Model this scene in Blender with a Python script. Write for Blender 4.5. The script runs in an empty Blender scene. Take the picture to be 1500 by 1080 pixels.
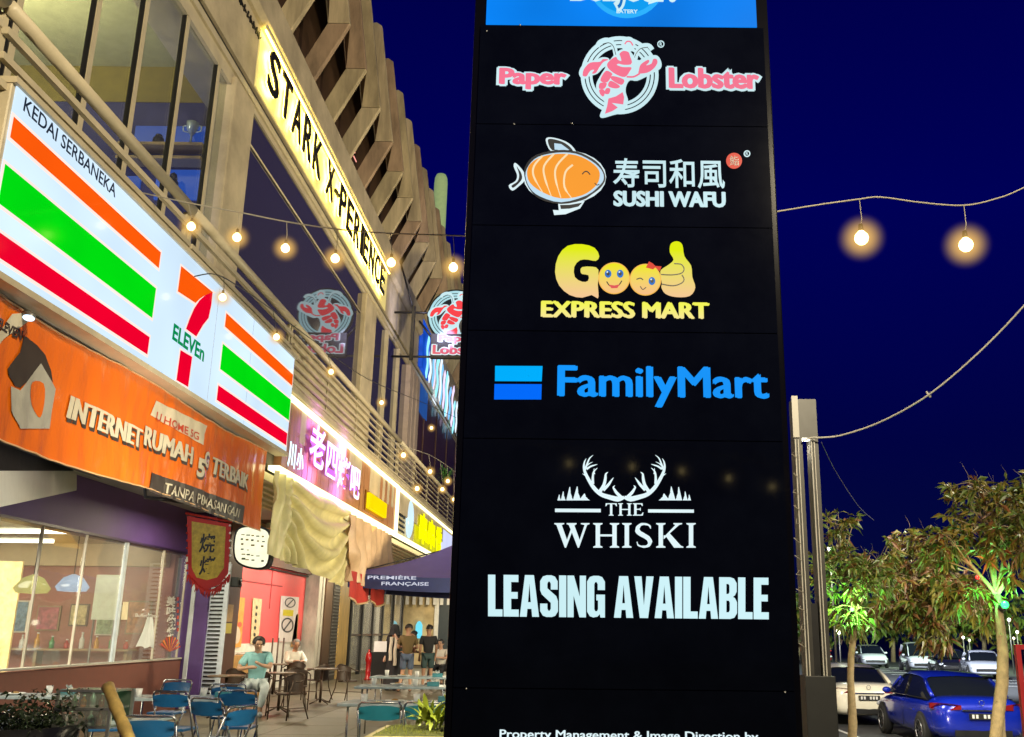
import bpy, bmesh, math, random
from mathutils import Vector, Matrix, noise
random.seed(7)
R = math.radians
SC = bpy.context.scene
COL = SC.collection

# ------------------------------------------------------------------ camera
F_PX, CX, CY = 1410.0, 840.0, 540.0
TH, PH, HC = math.atan(385 / 1410), 0.011, 1.6
_c, _s, _cp, _sp = math.cos(TH), math.sin(TH), math.cos(PH), math.sin(PH)
FW = Vector((0, _c, _s))
RT0, UP0 = Vector((1, 0, 0)), Vector((0, -_s, _c))
RT = RT0 * _cp + UP0 * _sp
UP = UP0 * _cp - RT0 * _sp
cam = bpy.data.cameras.new('camera')
camo = bpy.data.objects.new('camera', cam)
COL.objects.link(camo)
camo.matrix_world = Matrix(((RT.x, UP.x, -FW.x, 0), (RT.y, UP.y, -FW.y, 0), (RT.z, UP.z, -FW.z, HC), (0, 0, 0, 1)))
cam.sensor_width = 36
cam.lens = F_PX / 1500 * 36
cam.shift_x = (750 - CX) / 1500
cam.clip_start = 0.05
cam.clip_end = 2000
SC.camera = camo

def sc(r, g, b):
    f = lambda c: (c / 255 / 12.92) if c / 255 <= 0.04045 else ((c / 255 + 0.055) / 1.055) ** 2.4
    return (f(r), f(g), f(b))

# ------------------------------------------------------------------ night sky
w = bpy.data.worlds.new('World'); SC.world = w; w.use_nodes = True
nt = w.node_tree; nt.nodes.clear()
wo = nt.nodes.new('ShaderNodeOutputWorld'); bg = nt.nodes.new('ShaderNodeBackground')
tc = nt.nodes.new('ShaderNodeTexCoord'); sx = nt.nodes.new('ShaderNodeSeparateXYZ'); cr = nt.nodes.new('ShaderNodeValToRGB')
nz = nt.nodes.new('ShaderNodeTexNoise'); nz.inputs['Scale'].default_value = 2.2; nz.inputs['Detail'].default_value = 3
mx = nt.nodes.new('ShaderNodeMath'); mx.operation = 'MULTIPLY_ADD'; mx.inputs[1].default_value = 0.10
nt.links.new(tc.outputs['Generated'], sx.inputs[0]); nt.links.new(tc.outputs['Generated'], nz.inputs['Vector'])
nt.links.new(nz.outputs['Fac'], mx.inputs[0]); nt.links.new(sx.outputs['Z'], mx.inputs[2])
nt.links.new(mx.outputs[0], cr.inputs[0]); nt.links.new(cr.outputs[0], bg.inputs[0]); nt.links.new(bg.outputs[0], wo.inputs[0])
els = cr.color_ramp.elements
els[0].position = 0.0; els[0].color = (*sc(3, 12, 42), 1)
els[1].position = 1.0; els[1].color = (*sc(0, 0, 66), 1)
for p, c_ in ((0.12, (3, 8, 58)), (0.24, (1, 3, 66)), (0.46, (0, 1, 86)), (0.72, (1, 1, 70))):
    e = els.new(p); e.color = (*sc(*c_), 1)
bg.inputs[1].default_value = 1.0
SC.view_settings.view_transform = 'Standard'
SC.view_settings.look = 'None'
SC.view_settings.exposure = 0
SC.view_settings.gamma = 1
SC.render.engine = 'CYCLES'
SC.cycles.max_bounces = 6
SC.cycles.diffuse_bounces = 2
SC.cycles.glossy_bounces = 4
SC.cycles.transparent_max_bounces = 16
SC.cycles.sample_clamp_indirect = 3
SC.cycles.sample_clamp_direct = 12
SC.cycles.use_denoising = True
SC.cycles.caustics_reflective = False
SC.cycles.caustics_refractive = False

def lamp(name, kind, loc, energy, color, size=0.3, to=None, spot=90, sy=None):
    l = bpy.data.lights.new(name, kind); l.energy = energy; l.color = color
    if kind == 'AREA':
        l.size = size
        if sy: l.shape = 'RECTANGLE'; l.size_y = sy
    else:
        l.shadow_soft_size = size
    if kind == 'SPOT': l.spot_size = R(spot); l.spot_blend = 0.8
    o = bpy.data.objects.new(name, l); COL.objects.link(o); o.location = loc
    if to is not None:
        o.rotation_euler = (Vector(to) - Vector(loc)).to_track_quat('-Z', 'Y').to_euler()
    return o
WARM, COOL = (1.0, 0.80, 0.44), (0.75, 0.88, 1.0)
lamp('street_light_or_sign_spill', 'AREA', (4.5, -3, 9), 2900, (1.0, 0.85, 0.57), 1.2, (-5, 17, 10))
lamp('street_light_or_sign_spill', 'AREA', (4.5, 20, 2.6), 1300, (1.0, 0.84, 0.54), 1.0, (-5, 27, 11))
lamp('street_light_or_sign_spill', 'SPOT', (-3.9, 25.5, 10.2), 170, (0.62, 0.60, 1.0), 0.3, (-5.2, 29.5, 11.5), 120)  # added lilac spot for the projecting sign's spill, not a street lamp

# ------------------------------------------------------------------ helpers
def ray(px, py):
    return FW + RT * ((px - CX) / F_PX) + UP * (-(py - CY) / F_PX)
def P(px, py, X=None, Y=None, Z=None):
    r = ray(px, py)
    t = X / r.x if X is not None else Y / r.y if Y is not None else (Z - HC) / r.z
    return Vector((r.x * t, r.y * t, r.z * t + HC))

_mats = {}
def mat(name, col, rough=0.6, metal=0.0, em=0.0, emcol=None, var=0.12, nscale=6.0, bump=0.0, bscale=40.0,
        spec=0.5, coat=0.0, alpha=1.0, trans=0.0, stretch=None, col2=None, bdist=0.01):
    if name in _mats: return _mats[name]
    m = bpy.data.materials.new(name); m.use_nodes = True
    n = m.node_tree; b = n.nodes['Principled BSDF']; L = n.links
    b.inputs['Roughness'].default_value = rough; b.inputs['Metallic'].default_value = metal
    b.inputs['Specular IOR Level'].default_value = spec; b.inputs['Coat Weight'].default_value = coat
    b.inputs['Coat Roughness'].default_value = 0.05
    b.inputs['Transmission Weight'].default_value = trans
    b.inputs['Alpha'].default_value = alpha
    b.inputs['Base Color'].default_value = (*col, 1)
    if em:
        b.inputs['Emission Color'].default_value = (*(emcol or col), 1); b.inputs['Emission Strength'].default_value = em
    tcn = n.nodes.new('ShaderNodeTexCoord'); vec = tcn.outputs['Object']
    if stretch:
        mp = n.nodes.new('ShaderNodeMapping'); mp.inputs['Scale'].default_value = stretch
        L.new(vec, mp.inputs[0]); vec = mp.outputs[0]
    if var:
        t = n.nodes.new('ShaderNodeTexNoise'); t.inputs['Scale'].default_value = nscale; t.inputs['Detail'].default_value = 5
        t.inputs['Roughness'].default_value = 0.65
        L.new(vec, t.inputs['Vector'])
        mr = n.nodes.new('ShaderNodeMapRange'); mr.inputs[1].default_value = 0.3; mr.inputs[2].default_value = 0.7
        L.new(t.outputs['Fac'], mr.inputs[0])
        mixn = n.nodes.new('ShaderNodeMix'); mixn.data_type = 'RGBA'
        a = col2 if col2 else tuple(c * (1 - var) for c in col)
        bb = col if col2 else tuple(min(1, c * (1 + var)) for c in col)
        mixn.inputs['A'].default_value = (*a, 1); mixn.inputs['B'].default_value = (*bb, 1)
        L.new(mr.outputs[0], mixn.inputs['Factor'])
        L.new(mixn.outputs['Result'], b.inputs['Base Color'])
        rr = n.nodes.new('ShaderNodeMapRange'); rr.inputs[3].default_value = max(0.02, rough * 0.8); rr.inputs[4].default_value = min(1, rough * 1.2)
        L.new(t.outputs['Fac'], rr.inputs[0]); L.new(rr.outputs[0], b.inputs['Roughness'])
    if bump:
        t2 = n.nodes.new('ShaderNodeTexNoise'); t2.inputs['Scale'].default_value = bscale; t2.inputs['Detail'].default_value = 4
        L.new(vec, t2.inputs['Vector'])
        bp = n.nodes.new('ShaderNodeBump'); bp.inputs['Strength'].default_value = bump; bp.inputs['Distance'].default_value = bdist
        L.new(t2.outputs['Fac'], bp.inputs['Height']); L.new(bp.outputs[0], b.inputs['Normal'])
    _mats[name] = m
    return m
def glow(name, rgb, strength=1.0, var=0.05, nscale=1.5):
    """something that gives off light: lit panels, neon, bulbs; slight unevenness of the lamps behind"""
    if name in _mats: return _mats[name]
    m = bpy.data.materials.new(name); m.use_nodes = True; n = m.node_tree; n.nodes.clear()
    o = n.nodes.new('ShaderNodeOutputMaterial'); e = n.nodes.new('ShaderNodeEmission')
    e.inputs[0].default_value = (*sc(*rgb), 1); e.inputs[1].default_value = strength
    if var:
        t = n.nodes.new('ShaderNodeTexNoise'); t.inputs['Scale'].default_value = nscale; t.inputs['Detail'].default_value = 1
        tcn = n.nodes.new('ShaderNodeTexCoord'); n.links.new(tcn.outputs['Object'], t.inputs['Vector'])
        mr = n.nodes.new('ShaderNodeMapRange'); mr.inputs[1].default_value = 0.25; mr.inputs[2].default_value = 0.75
        mr.inputs[3].default_value = strength * (1 - var); mr.inputs[4].default_value = strength * (1 + var)
        n.links.new(t.outputs['Fac'], mr.inputs[0]); n.links.new(mr.outputs[0], e.inputs[1])
    g = n.nodes.new('ShaderNodeBsdfGlossy'); g.inputs['Roughness'].default_value = 0.12
    mxs = n.nodes.new('ShaderNodeAddShader'); g.inputs[0].default_value = (0.04, 0.04, 0.04, 1)
    n.links.new(e.outputs[0], mxs.inputs[0]); n.links.new(g.outputs[0], mxs.inputs[1])
    n.links.new(mxs.outputs[0], o.inputs[0])
    _mats[name] = m
    return m
def _unused(): pass
def glassmat(name, tint=(0.9, 0.95, 0.95), refl=1.0, rough=0.02, dirt_haze=0.03, dirt_haze_col=(0.7, 0.7, 0.65)):
    if name in _mats: return _mats[name]
    m = bpy.data.materials.new(name); m.use_nodes = True; n = m.node_tree; n.nodes.clear()
    o = n.nodes.new('ShaderNodeOutputMaterial'); t = n.nodes.new('ShaderNodeBsdfTransparent'); t.inputs[0].default_value = (*tint, 1)
    g = n.nodes.new('ShaderNodeBsdfGlossy'); g.inputs['Roughness'].default_value = rough
    fr = n.nodes.new('ShaderNodeLayerWeight'); fr.inputs[0].default_value = 0.5
    pw = n.nodes.new('ShaderNodeMath'); pw.operation = 'POWER'; pw.inputs[1].default_value = 5.0
    mu = n.nodes.new('ShaderNodeMath'); mu.operation = 'MULTIPLY_ADD'; mu.inputs[1].default_value = 0.95 * refl; mu.inputs[2].default_value = 0.05 * refl; mu.use_clamp = True
    mx_ = n.nodes.new('ShaderNodeMixShader'); n.links.new(fr.outputs['Facing'], pw.inputs[0]); n.links.new(pw.outputs[0], mu.inputs[0]); n.links.new(mu.outputs[0], mx_.inputs[0])
    n.links.new(t.outputs[0], mx_.inputs[1]); n.links.new(g.outputs[0], mx_.inputs[2])
    d = n.nodes.new('ShaderNodeBsdfDiffuse'); d.inputs[0].default_value = (*dirt_haze_col, 1)
    m2 = n.nodes.new('ShaderNodeMixShader'); m2.inputs[0].default_value = dirt_haze
    n.links.new(mx_.outputs[0], m2.inputs[1]); n.links.new(d.outputs[0], m2.inputs[2]); n.links.new(m2.outputs[0], o.inputs[0])
    _mats[name] = m
    return m

def tag(o, label=None, cat=None, group=None, kind=None):
    if label: o['label'] = label
    if cat: o['category'] = cat
    if group: o['group'] = group
    if kind: o['kind'] = kind
    return o
def thing(name, label, cat, loc=(0, 0, 0), rz=0.0, group=None):
    o = bpy.data.objects.new(name, None); COL.objects.link(o); o.location = loc; o.rotation_euler = (0, 0, rz)
    o.empty_display_size = 0.2
    return tag(o, label, cat, group)
def wloc(o):
    v = Vector((0, 0, 0))
    while o is not None:
        v = v + Vector(o.location); o = o.parent
    return v
def wmat(o):
    ms = []
    while o is not None:
        ms.append(Matrix.Translation(o.location) @ Matrix.Rotation(o.rotation_euler.z, 4, 'Z')); o = o.parent
    r = Matrix()
    for q in reversed(ms): r = r @ q
    return r

class MB:
    def __init__(s): s.v = []; s.f = []; s.smooth = []
    def add(s, vs, fs, smooth=False):
        n = len(s.v); s.v += [tuple(v) for v in vs]
        for f in fs: s.f.append([i + n for i in f]); s.smooth.append(smooth)
        return s
    def box(s, a, b):
        x0, x1 = sorted((a[0], b[0])); y0, y1 = sorted((a[1], b[1])); z0, z1 = sorted((a[2], b[2]))
        return s.add([(x0, y0, z0), (x1, y0, z0), (x1, y1, z0), (x0, y1, z0), (x0, y0, z1), (x1, y0, z1), (x1, y1, z1), (x0, y1, z1)],
                     [(0, 3, 2, 1), (4, 5, 6, 7), (0, 1, 5, 4), (1, 2, 6, 5), (2, 3, 7, 6), (3, 0, 4, 7)])
    def cbox(s, c, d):
        return s.box([c[i] - d[i] / 2 for i in range(3)], [c[i] + d[i] / 2 for i in range(3)])
    def prism(s, poly, dvec):
        n = len(poly); d = Vector(dvec); P0 = [Vector(p) for p in poly]; P1 = [p + d for p in P0]
        fs = [list(range(n))[::-1], list(range(n, 2 * n))] + [(i, (i + 1) % n, n + (i + 1) % n, n + i) for i in range(n)]
        return s.add(P0 + P1, fs)
    def tube(s, pts, r, n=8, cap=True):
        pts = [Vector(p) for p in pts]; m = len(pts)
        rs = r if isinstance(r, (list, tuple)) else [r] * m
        ref = Vector((0, 0, 1)); vs = []
        prev = None
        for i, p in enumerate(pts):
            d = (pts[min(i + 1, m - 1)] - pts[max(i - 1, 0)])
            d = d.normalized() if d.length > 1e-9 else Vector((0, 0, 1))
            if prev is None:
                u = d.cross(ref)
                if u.length < 0.05: u = d.cross(Vector((1, 0, 0)))
            else:
                u = prev - d * prev.dot(d)
                if u.length < 1e-6: u = d.cross(ref)
            u.normalize(); prev = u; v = d.cross(u)
            for k in range(n):
                a = 2 * math.pi * k / n
                vs.append(p + (u * math.cos(a) + v * math.sin(a)) * rs[i])
        fs = [(i * n + k, i * n + (k + 1) % n, (i + 1) * n + (k + 1) % n, (i + 1) * n + k) for i in range(m - 1) for k in range(n)]
        if cap: fs += [list(range(n))[::-1], list(range((m - 1) * n, m * n))]
        return s.add(vs, fs, True)
    def cyl(s, a, b, r, n=16, r2=None): return s.tube([a, b], [r, r if r2 is None else r2], n)
    def ball(s, c, r, n=10, m=7, sc_=(1, 1, 1)):
        c = Vector(c); vs = [c + Vector((0, 0, -r * sc_[2]))]
        for j in range(1, m):
            t = -math.pi / 2 + math.pi * j / m
            for k in range(n):
                a = 2 * math.pi * k / n
                vs.append(c + Vector((r * sc_[0] * math.cos(t) * math.cos(a), r * sc_[1] * math.cos(t) * math.sin(a), r * sc_[2] * math.sin(t))))
        vs.append(c + Vector((0, 0, r * sc_[2])))
        fs = [(0, 1 + (k + 1) % n, 1 + k) for k in range(n)]
        for j in range(m - 2):
            for k in range(n):
                fs.append((1 + j * n + k, 1 + j * n + (k + 1) % n, 1 + (j + 1) * n + (k + 1) % n, 1 + (j + 1) * n + k))
        fs += [(len(vs) - 1, 1 + (m - 2) * n + k, 1 + (m - 2) * n + (k + 1) % n) for k in range(n)]
        return s.add(vs, fs, True)
    def grid(s, fn, nu, nv, smooth=True):
        vs = [fn(i / nu, j / nv) for i in range(nu + 1) for j in range(nv + 1)]
        fs = [(i * (nv + 1) + j, (i + 1) * (nv + 1) + j, (i + 1) * (nv + 1) + j + 1, i * (nv + 1) + j + 1) for i in range(nu) for j in range(nv)]
        return s.add(vs, fs, smooth)
    def lathe(s, prof, c=(0, 0, 0), n=20):
        c = Vector(c); m = len(prof)
        vs = [c + Vector((r * math.cos(2 * math.pi * k / n), r * math.sin(2 * math.pi * k / n), z)) for r, z in prof for k in range(n)]
        return s.add(vs, [(i * n + k, i * n + (k + 1) % n, (i + 1) * n + (k + 1) % n, (i + 1) * n + k) for i in range(m - 1) for k in range(n)], True)
    def mesh(s, name, m, inv=None):
        me = bpy.data.meshes.new(name)
        vs = s.v if inv is None else [tuple(inv @ Vector(v)) for v in s.v]
        me.from_pydata(vs, [], s.f); me.materials.append(m)
        me.polygons.foreach_set('use_smooth', s.smooth)
        me.update(); return me
    def obj(s, name, m, parent=None, world=True, loc=None):
        """link as one object. world=True: the vertices are world coordinates."""
        if parent is not None and world:
            inv = wmat(parent).inverted(); me = s.mesh(name, m, inv); o = bpy.data.objects.new(name, me)
        elif loc is not None:
            me = s.mesh(name, m, Matrix.Translation(loc).inverted()); o = bpy.data.objects.new(name, me); o.location = loc
        else:
            o = bpy.data.objects.new(name, s.mesh(name, m))
        o.parent = parent; COL.objects.link(o); return o
def bevel(o, wd=0.01, seg=2):
    bm = bmesh.new(); bm.from_mesh(o.data)
    bmesh.ops.remove_doubles(bm, verts=bm.verts, dist=1e-5)
    bmesh.ops.bevel(bm, geom=[e for e in bm.edges if len(e.link_faces) == 2 and e.calc_face_angle(0) > 0.5], offset=wd, segments=seg, affect='EDGES', profile=0.7)
    bm.to_mesh(o.data); bm.free(); return o
def dup(root, loc=None, rz=None, label=None, group=None):
    r = root.copy(); COL.objects.link(r)
    if loc is not None: r.location = loc
    if rz is not None: r.rotation_euler = (0, 0, rz)
    if label: r['label'] = label
    if group: r['group'] = group
    for ch in list(root.children):
        c = ch.copy(); COL.objects.link(c); c.parent = r
        for g in list(ch.children):
            d = g.copy(); COL.objects.link(d); d.parent = c
    return r

# ---- flat shapes (lettering, logos): contours in (a, b) plane coords -> filled, thin solid in 3-D
def fillmesh(contours, offset=0.0, res=1):
    cu = bpy.data.curves.new('shape', 'CURVE'); cu.dimensions = '2D'; cu.fill_mode = 'BOTH'; cu.offset = offset
    for c in contours:
        sp = cu.splines.new('POLY'); sp.points.add(len(c) - 1)
        for i, p in enumerate(c): sp.points[i].co = (p[0], p[1], 0, 1)
        sp.use_cyclic_u = True
    ob = bpy.data.objects.new('shape', cu); COL.objects.link(ob)
    bpy.context.view_layer.update()
    me = bpy.data.meshes.new_from_object(ob.evaluated_get(bpy.context.evaluated_depsgraph_get()))
    bpy.data.objects.remove(ob); bpy.data.curves.remove(cu)
    vs = [tuple(v.co) for v in me.vertices]; fs = [list(p.vertices) for p in me.polygons]
    bpy.data.meshes.remove(me); return vs, fs
_tcache = {}
def textmesh(s, offset=0.0, spacing=1.0, shear=0.0):
    key = (s, offset, spacing, shear)
    if key in _tcache: return _tcache[key]
    cu = bpy.data.curves.new('txt', 'FONT'); cu.body = s; cu.size = 1; cu.offset = offset; cu.space_character = spacing
    cu.resolution_u = 3; cu.shear = shear
    ob = bpy.data.objects.new('txt', cu); COL.objects.link(ob)
    bpy.context.view_layer.update()
    me = bpy.data.meshes.new_from_object(ob.evaluated_get(bpy.context.evaluated_depsgraph_get()))
    bpy.data.objects.remove(ob); bpy.data.curves.remove(cu)
    vs = [tuple(v.co) for v in me.vertices]; fs = [list(p.vertices) for p in me.polygons]
    bpy.data.meshes.remove(me); _tcache[key] = (vs, fs); return vs, fs

class Plane3:
    """a plane in space: origin o, unit a (reading direction), unit b (up), normal n towards the viewer"""
    def __init__(s, o, a, b): s.o = Vector(o); s.a = Vector(a); s.b = Vector(b); s.n = s.a.cross(s.b).normalized()
    def p(s, u, v, d=0.0): return s.o + s.a * u + s.b * v + s.n * d
    def flat(s, name, vf, m, parent, d=0.004, t=0.003):
        """filled 2-D mesh -> thin solid standing t proud, from d-t to d"""
        vs, fs = vf; n = len(vs)
        # curve fills give faces with +z normals
        mb = MB()
        mb.add([s.p(v[0], v[1], d) for v in vs], fs)
        ed = {}
        for f in fs:
            for i in range(len(f)):
                k = (f[i], f[(i + 1) % len(f)]); ed[k] = 1
        base = [s.p(v[0], v[1], d - t) for v in vs]
        side = [(a, b) for (a, b) in ed if (b, a) not in ed]
        if t > 0 and len(side) < 6000:
            vv = [s.p(vs[i][0], vs[i][1], d) for i in range(n)] + base
            mb.add(vv, [(b, a, a + n, b + n) for a, b in side])
        return mb.obj(name, m, parent)
    def text(s, string, u0, v0, u1, v1, name, m, parent, d=0.004, t=0.003, off=0.0, spacing=1.0, shear=0.0, outline=0.0, fat=0.0):
        """lettering fitted to the box (u0,v0)-(u1,v1); outline = extra width measured in em"""
        bv, bf = textmesh(string, off, spacing, shear)
        xs = [v[0] for v in bv]; ys = [v[1] for v in bv]
        kx = (u1 - u0) / (max(xs) - min(xs)); ky = (v1 - v0) / (max(ys) - min(ys)); mx0, my0 = min(xs), min(ys)
        vs, fs = (bv, bf) if not outline else textmesh(string, off + outline, spacing, shear)
        vs = [(u0 + (v[0] - mx0) * kx, v0 + (v[1] - my0) * ky) for v in vs]
        if fat:
            mb = MB(); f_ = fat * (v1 - v0)
            for j, (dx, dy) in enumerate(((0, 0), (-f_, 0), (f_, 0), (-f_ / 2, f_ / 2), (f_ / 2, -f_ / 2))):
                mb.add([s.p(a + dx, b + dy, d + 0.00025 * j) for a, b in vs], fs)
            return mb.obj(name, m, parent)
        return s.flat(name, (vs, fs), m, parent, d, t)

def smoothpoly(pts, k=4, closed=True):
    n = len(pts); out = []
    for i in range(n if closed else n - 1):
        p0, p1, p2, p3 = (pts[(i - 1) % n] if closed or i > 0 else pts[0]), pts[i], pts[(i + 1) % n], (pts[(i + 2) % n] if closed or i + 2 < n else pts[-1])
        for j in range(k):
            t = j / k
            out.append(tuple(0.5 * ((2 * p1[q]) + (-p0[q] + p2[q]) * t + (2 * p0[q] - 5 * p1[q] + 4 * p2[q] - p3[q]) * t * t + (-p0[q] + 3 * p1[q] - 3 * p2[q] + p3[q]) * t ** 3) for q in (0, 1)))
    if not closed: out.append(tuple(pts[-1]))
    return out
def circ(cx, cy, r, n=40, ry=None): return [(cx + r * math.cos(2 * math.pi * i / n), cy + (ry or r) * math.sin(2 * math.pi * i / n)) for i in range(n)]
def strokepoly(pts, wds):
    n = len(pts); L = []; Rr = []
    ws = wds if isinstance(wds, (list, tuple)) else [wds] * n
    if len(ws) != n: ws = [ws[min(len(ws) - 1, int(i * len(ws) / n))] for i in range(n)]
    for i, p in enumerate(pts):
        a = pts[max(0, i - 1)]; b = pts[min(n - 1, i + 1)]
        dx, dy = b[0] - a[0], b[1] - a[1]; l = math.hypot(dx, dy) or 1
        nx, ny = -dy / l * ws[i] / 2, dx / l * ws[i] / 2
        L.append((p[0] + nx, p[1] + ny)); Rr.append((p[0] - nx, p[1] - ny))
    return L + Rr[::-1]

# ------------------------------------------------------------------ materials
TAN = mat('painted_concrete', (0.44, 0.37, 0.25), 0.75, var=0.26, nscale=1.4, bump=0.25, bscale=30)
TAN2 = mat('painted_metal_cream', (0.52, 0.45, 0.31), 0.45, var=0.12, nscale=3, bump=0.1, bscale=60)
GRC = mat('precast_fin', (0.46, 0.38, 0.24), 0.7, var=0.42, nscale=3.2, bump=0.4, bscale=18, stretch=(1, 1, 0.12))
BROWN = mat('dark_brown_cladding', (0.05, 0.025, 0.012), 0.6, var=0.35, nscale=2)
DGLASS = mat('dark_reflective_glass', (0.05, 0.045, 0.06), 0.025, var=0, spec=1.0); DGLASS.node_tree.nodes['Principled BSDF'].inputs['IOR'].default_value = 1.9
FROST = glassmat('window_glass', (0.86, 0.88, 0.84), 0.8, 0.02, 0.02)
SHOPG = glassmat('shopfront_glass', (0.95, 0.97, 0.95), 1.3, 0.03, 0.08, (0.8, 0.74, 0.72))  # pinkish veil over the dirt stands in for hazy reflections
CONC = mat('plaza_concrete', (0.20, 0.165, 0.10), 0.42, var=0.3, nscale=1.3, bump=0.2, bscale=25)
ASPH = mat('asphalt', (0.05, 0.052, 0.055), 0.7, var=0.3, nscale=3, bump=0.4, bscale=60)
BLACKG = mat('gloss_black_acrylic', (0.0015, 0.002, 0.004), 0.06, var=0.3, nscale=3, spec=0.3)
BLACKM = mat('black_metal', (0.012, 0.012, 0.013), 0.4, 0.2, var=0.2)
GREYM = mat('grey_metal', (0.2, 0.19, 0.17), 0.4, 0.5, var=0.2)
STEEL = mat('brushed_steel', (0.55, 0.55, 0.53), 0.3, 0.9, var=0.15, nscale=20)
WHITE = mat('white_paint', (0.72, 0.72, 0.70), 0.5, var=0.07)
WIREM = mat('cable', (0.35, 0.32, 0.25), 0.5, var=0.1)
WIREB = mat('black_cable', (0.02, 0.02, 0.02), 0.5, var=0.1)

# ------------------------------------------------------------------ ground
def struct(name, mb, m):
    o = mb.obj(name, m); o['kind'] = 'structure'; return o
struct('car_park_ground', MB().box((-400, -60, -1.0), (400, 700, -0.6)), ASPH)
# raised plaza made of large concrete slabs with joints
pz = tag(thing('plaza_paving', None, None, (0, 0, 0)), kind='structure')
MB().box((-14, -8, -0.6), (3.6, 75, -0.03)).obj('bedding', mat('joint_grout', (0.06, 0.05, 0.035), 0.9), pz)
slabs = {}
for i in range(11):
    for j in range(26):
        x0, y0 = -9.6 + i * 1.2, 4 + j * 1.5
        if x0 + 1.2 > 3.7: continue
        mb = MB().box((0.006, 0.006, -0.029 ), (1.194, 1.494, 0.0))
        key = random.randint(0, 3)
        if key not in slabs:
            f_ = 0.85 + 0.1 * key
            mm = mat('plaza_slab_%d' % key, (0.10 * f_, 0.085 * f_, 0.052 * f_), 0.42, var=0.25, nscale=1.5, bump=0.25, bscale=22)
            slabs[key] = mb.mesh('slab', mm)
        o = bpy.data.objects.new('slab', slabs[key]); COL.objects.link(o); o.parent = pz; o.location = (x0, y0, 0)
struct('kerb', MB().box((3.6, -8, -0.6), (3.75, 75, 0.03)), mat('kerb_stone', (0.10, 0.095, 0.08), 0.8, bump=0.3))
mb = MB()
for k in range(12):
    mb.box((6.0 + 2.45 * 0, 22.0 + k * 0.01, -0.596), (6.0, 22.0, -0.596)) if False else None
for xx in (6.35, 9.35, 12.1, 14.9):
    mb.box((xx, 19.0, -0.6), (xx + 0.1, 24.5, -0.596))
for yy in (46, 49, 52, 55, 58, 61, 64, 67, 70):
    mb.box((18.5, yy, -0.6), (24, yy + 0.12, -0.596))
struct('parking_lines', mb, WHITE)

# ------------------------------------------------------------------ building
XF, XG, XB = -5.3, -5.4, -4.5      # fascia face, glazing plane, balcony edge
B = thing('shophouse_building', 'long cream commercial building with folded concrete fins above a glazed upper floor and balcony', 'building', (-5.3, 20, 0))
Y0, Y1 = 2.0, 64.0
# main carcass
MB().box((-14, Y0, 12.1), (-5.55, Y1, 16.2)).obj('upper_wall', BROWN, B)
MB().box((-14, 14.6, 4.6), (-13.8, Y1, 12.0)).obj('back_wall', TAN, B)
# fascia band with joints, cornice strip
y = Y0; k = 0
while y < Y1:
    y2 = min(y + 4.9, Y1)
    o = MB().box((-6.0, y + 0.012, 10.17), (XF, y2 - 0.012, 11.30)).obj('fascia_panel', TAN, B)
    o = MB().prism([(-6.0, y + 0.008, 11.31), (-5.24, y + 0.008, 11.31), (-5.16, y + 0.008, 11.40), (-5.20, y + 0.008, 12.10), (-6.0, y + 0.008, 12.10)][::-1], (0, y2 - y - 0.016, 0)).obj('cornice', TAN, B)
    y = y2
MB().box((-6.0, Y0, 10.10), (XF - 0.05, Y1, 10.165)).obj('shadow_gap', BLACKM, B)
# window head mouldings (three stepped beads)
MB().box((-6.1, Y0, 9.98), (-5.33, Y1, 10.095)).obj('window_head', TAN2, B)
MB().box((-6.1, Y0, 9.88), (-5.37, Y1, 9.975)).obj('window_head', TAN2, B)
# balcony slab
MB().box((-8.0, Y0, 4.55), (XB, Y1, 5.38)).obj('balcony_slab', TAN, B)
MB().box((-14, Y0, 4.30), (XG - 0.35, Y1, 4.95)).obj('floor_slab', TAN, B)
# folded fins
fin_mats = [GRC, mat('precast_fin_rosy', (0.34, 0.24, 0.155), 0.7, var=0.42, nscale=3.0, bump=0.3, bscale=18, stretch=(1, 1, 0.25)),
            mat('precast_fin_pale', (0.40, 0.33, 0.20), 0.7, var=0.4, nscale=2.6, bump=0.3, bscale=18, stretch=(1, 1, 0.25))]
FT = 0.13
for k in range(-5, 28):
    fy = 16.95 + 1.62 * k
    bx = 0.0 if fy < 34 else (fy - 34) ** 2 * 0.0015
    top, el = 16.75, 13.42
    def X(v): return v + bx
    # upper leg: near-vertical, leaning in towards the top
    up = [(X(-5.05), el), (X(-4.60), el), (X(-5.08), top), (X(-5.22), top + 0.10), (X(-5.60), top)]
    lo = [(X(-5.05), el - 0.012), (X(-5.68), 12.10), (X(-5.24), 12.10), (X(-4.60), el - 0.012)]
    o = MB().prism([(a, fy, b) for a, b in up], (0, FT, 0)).obj('fin', fin_mats[k % 3], B); bevel(o, 0.012, 1)
    o = MB().prism([(a, fy, b) for a, b in lo[::-1]], (0, FT, 0)).obj('fin', fin_mats[(k + 1) % 3], B); bevel(o, 0.012, 1)
    # folded return between two fins: the vertical crease seen in each bay
    ret = MB().prism([(X(-5.30), fy + FT, 12.10), (X(-4.92), fy + FT, 12.82), (X(-5.02), fy + 0.75, 12.82), (X(-5.36), fy + 0.75, 12.10)], (-0.03, 0, 0))
    # outer face: folded plate leaning back to the next fin, above the elbow
    MB().add([(X(-4.62), fy + FT, el), (X(-5.10), fy + FT, top), (X(-5.46), fy + 1.60, top - 0.1), (X(-5.03), fy + 1.60, el)], [(0, 1, 2, 3), (3, 2, 1, 0)]).obj('folded_plate', fin_mats[(k + 2) % 3], B)
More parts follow.
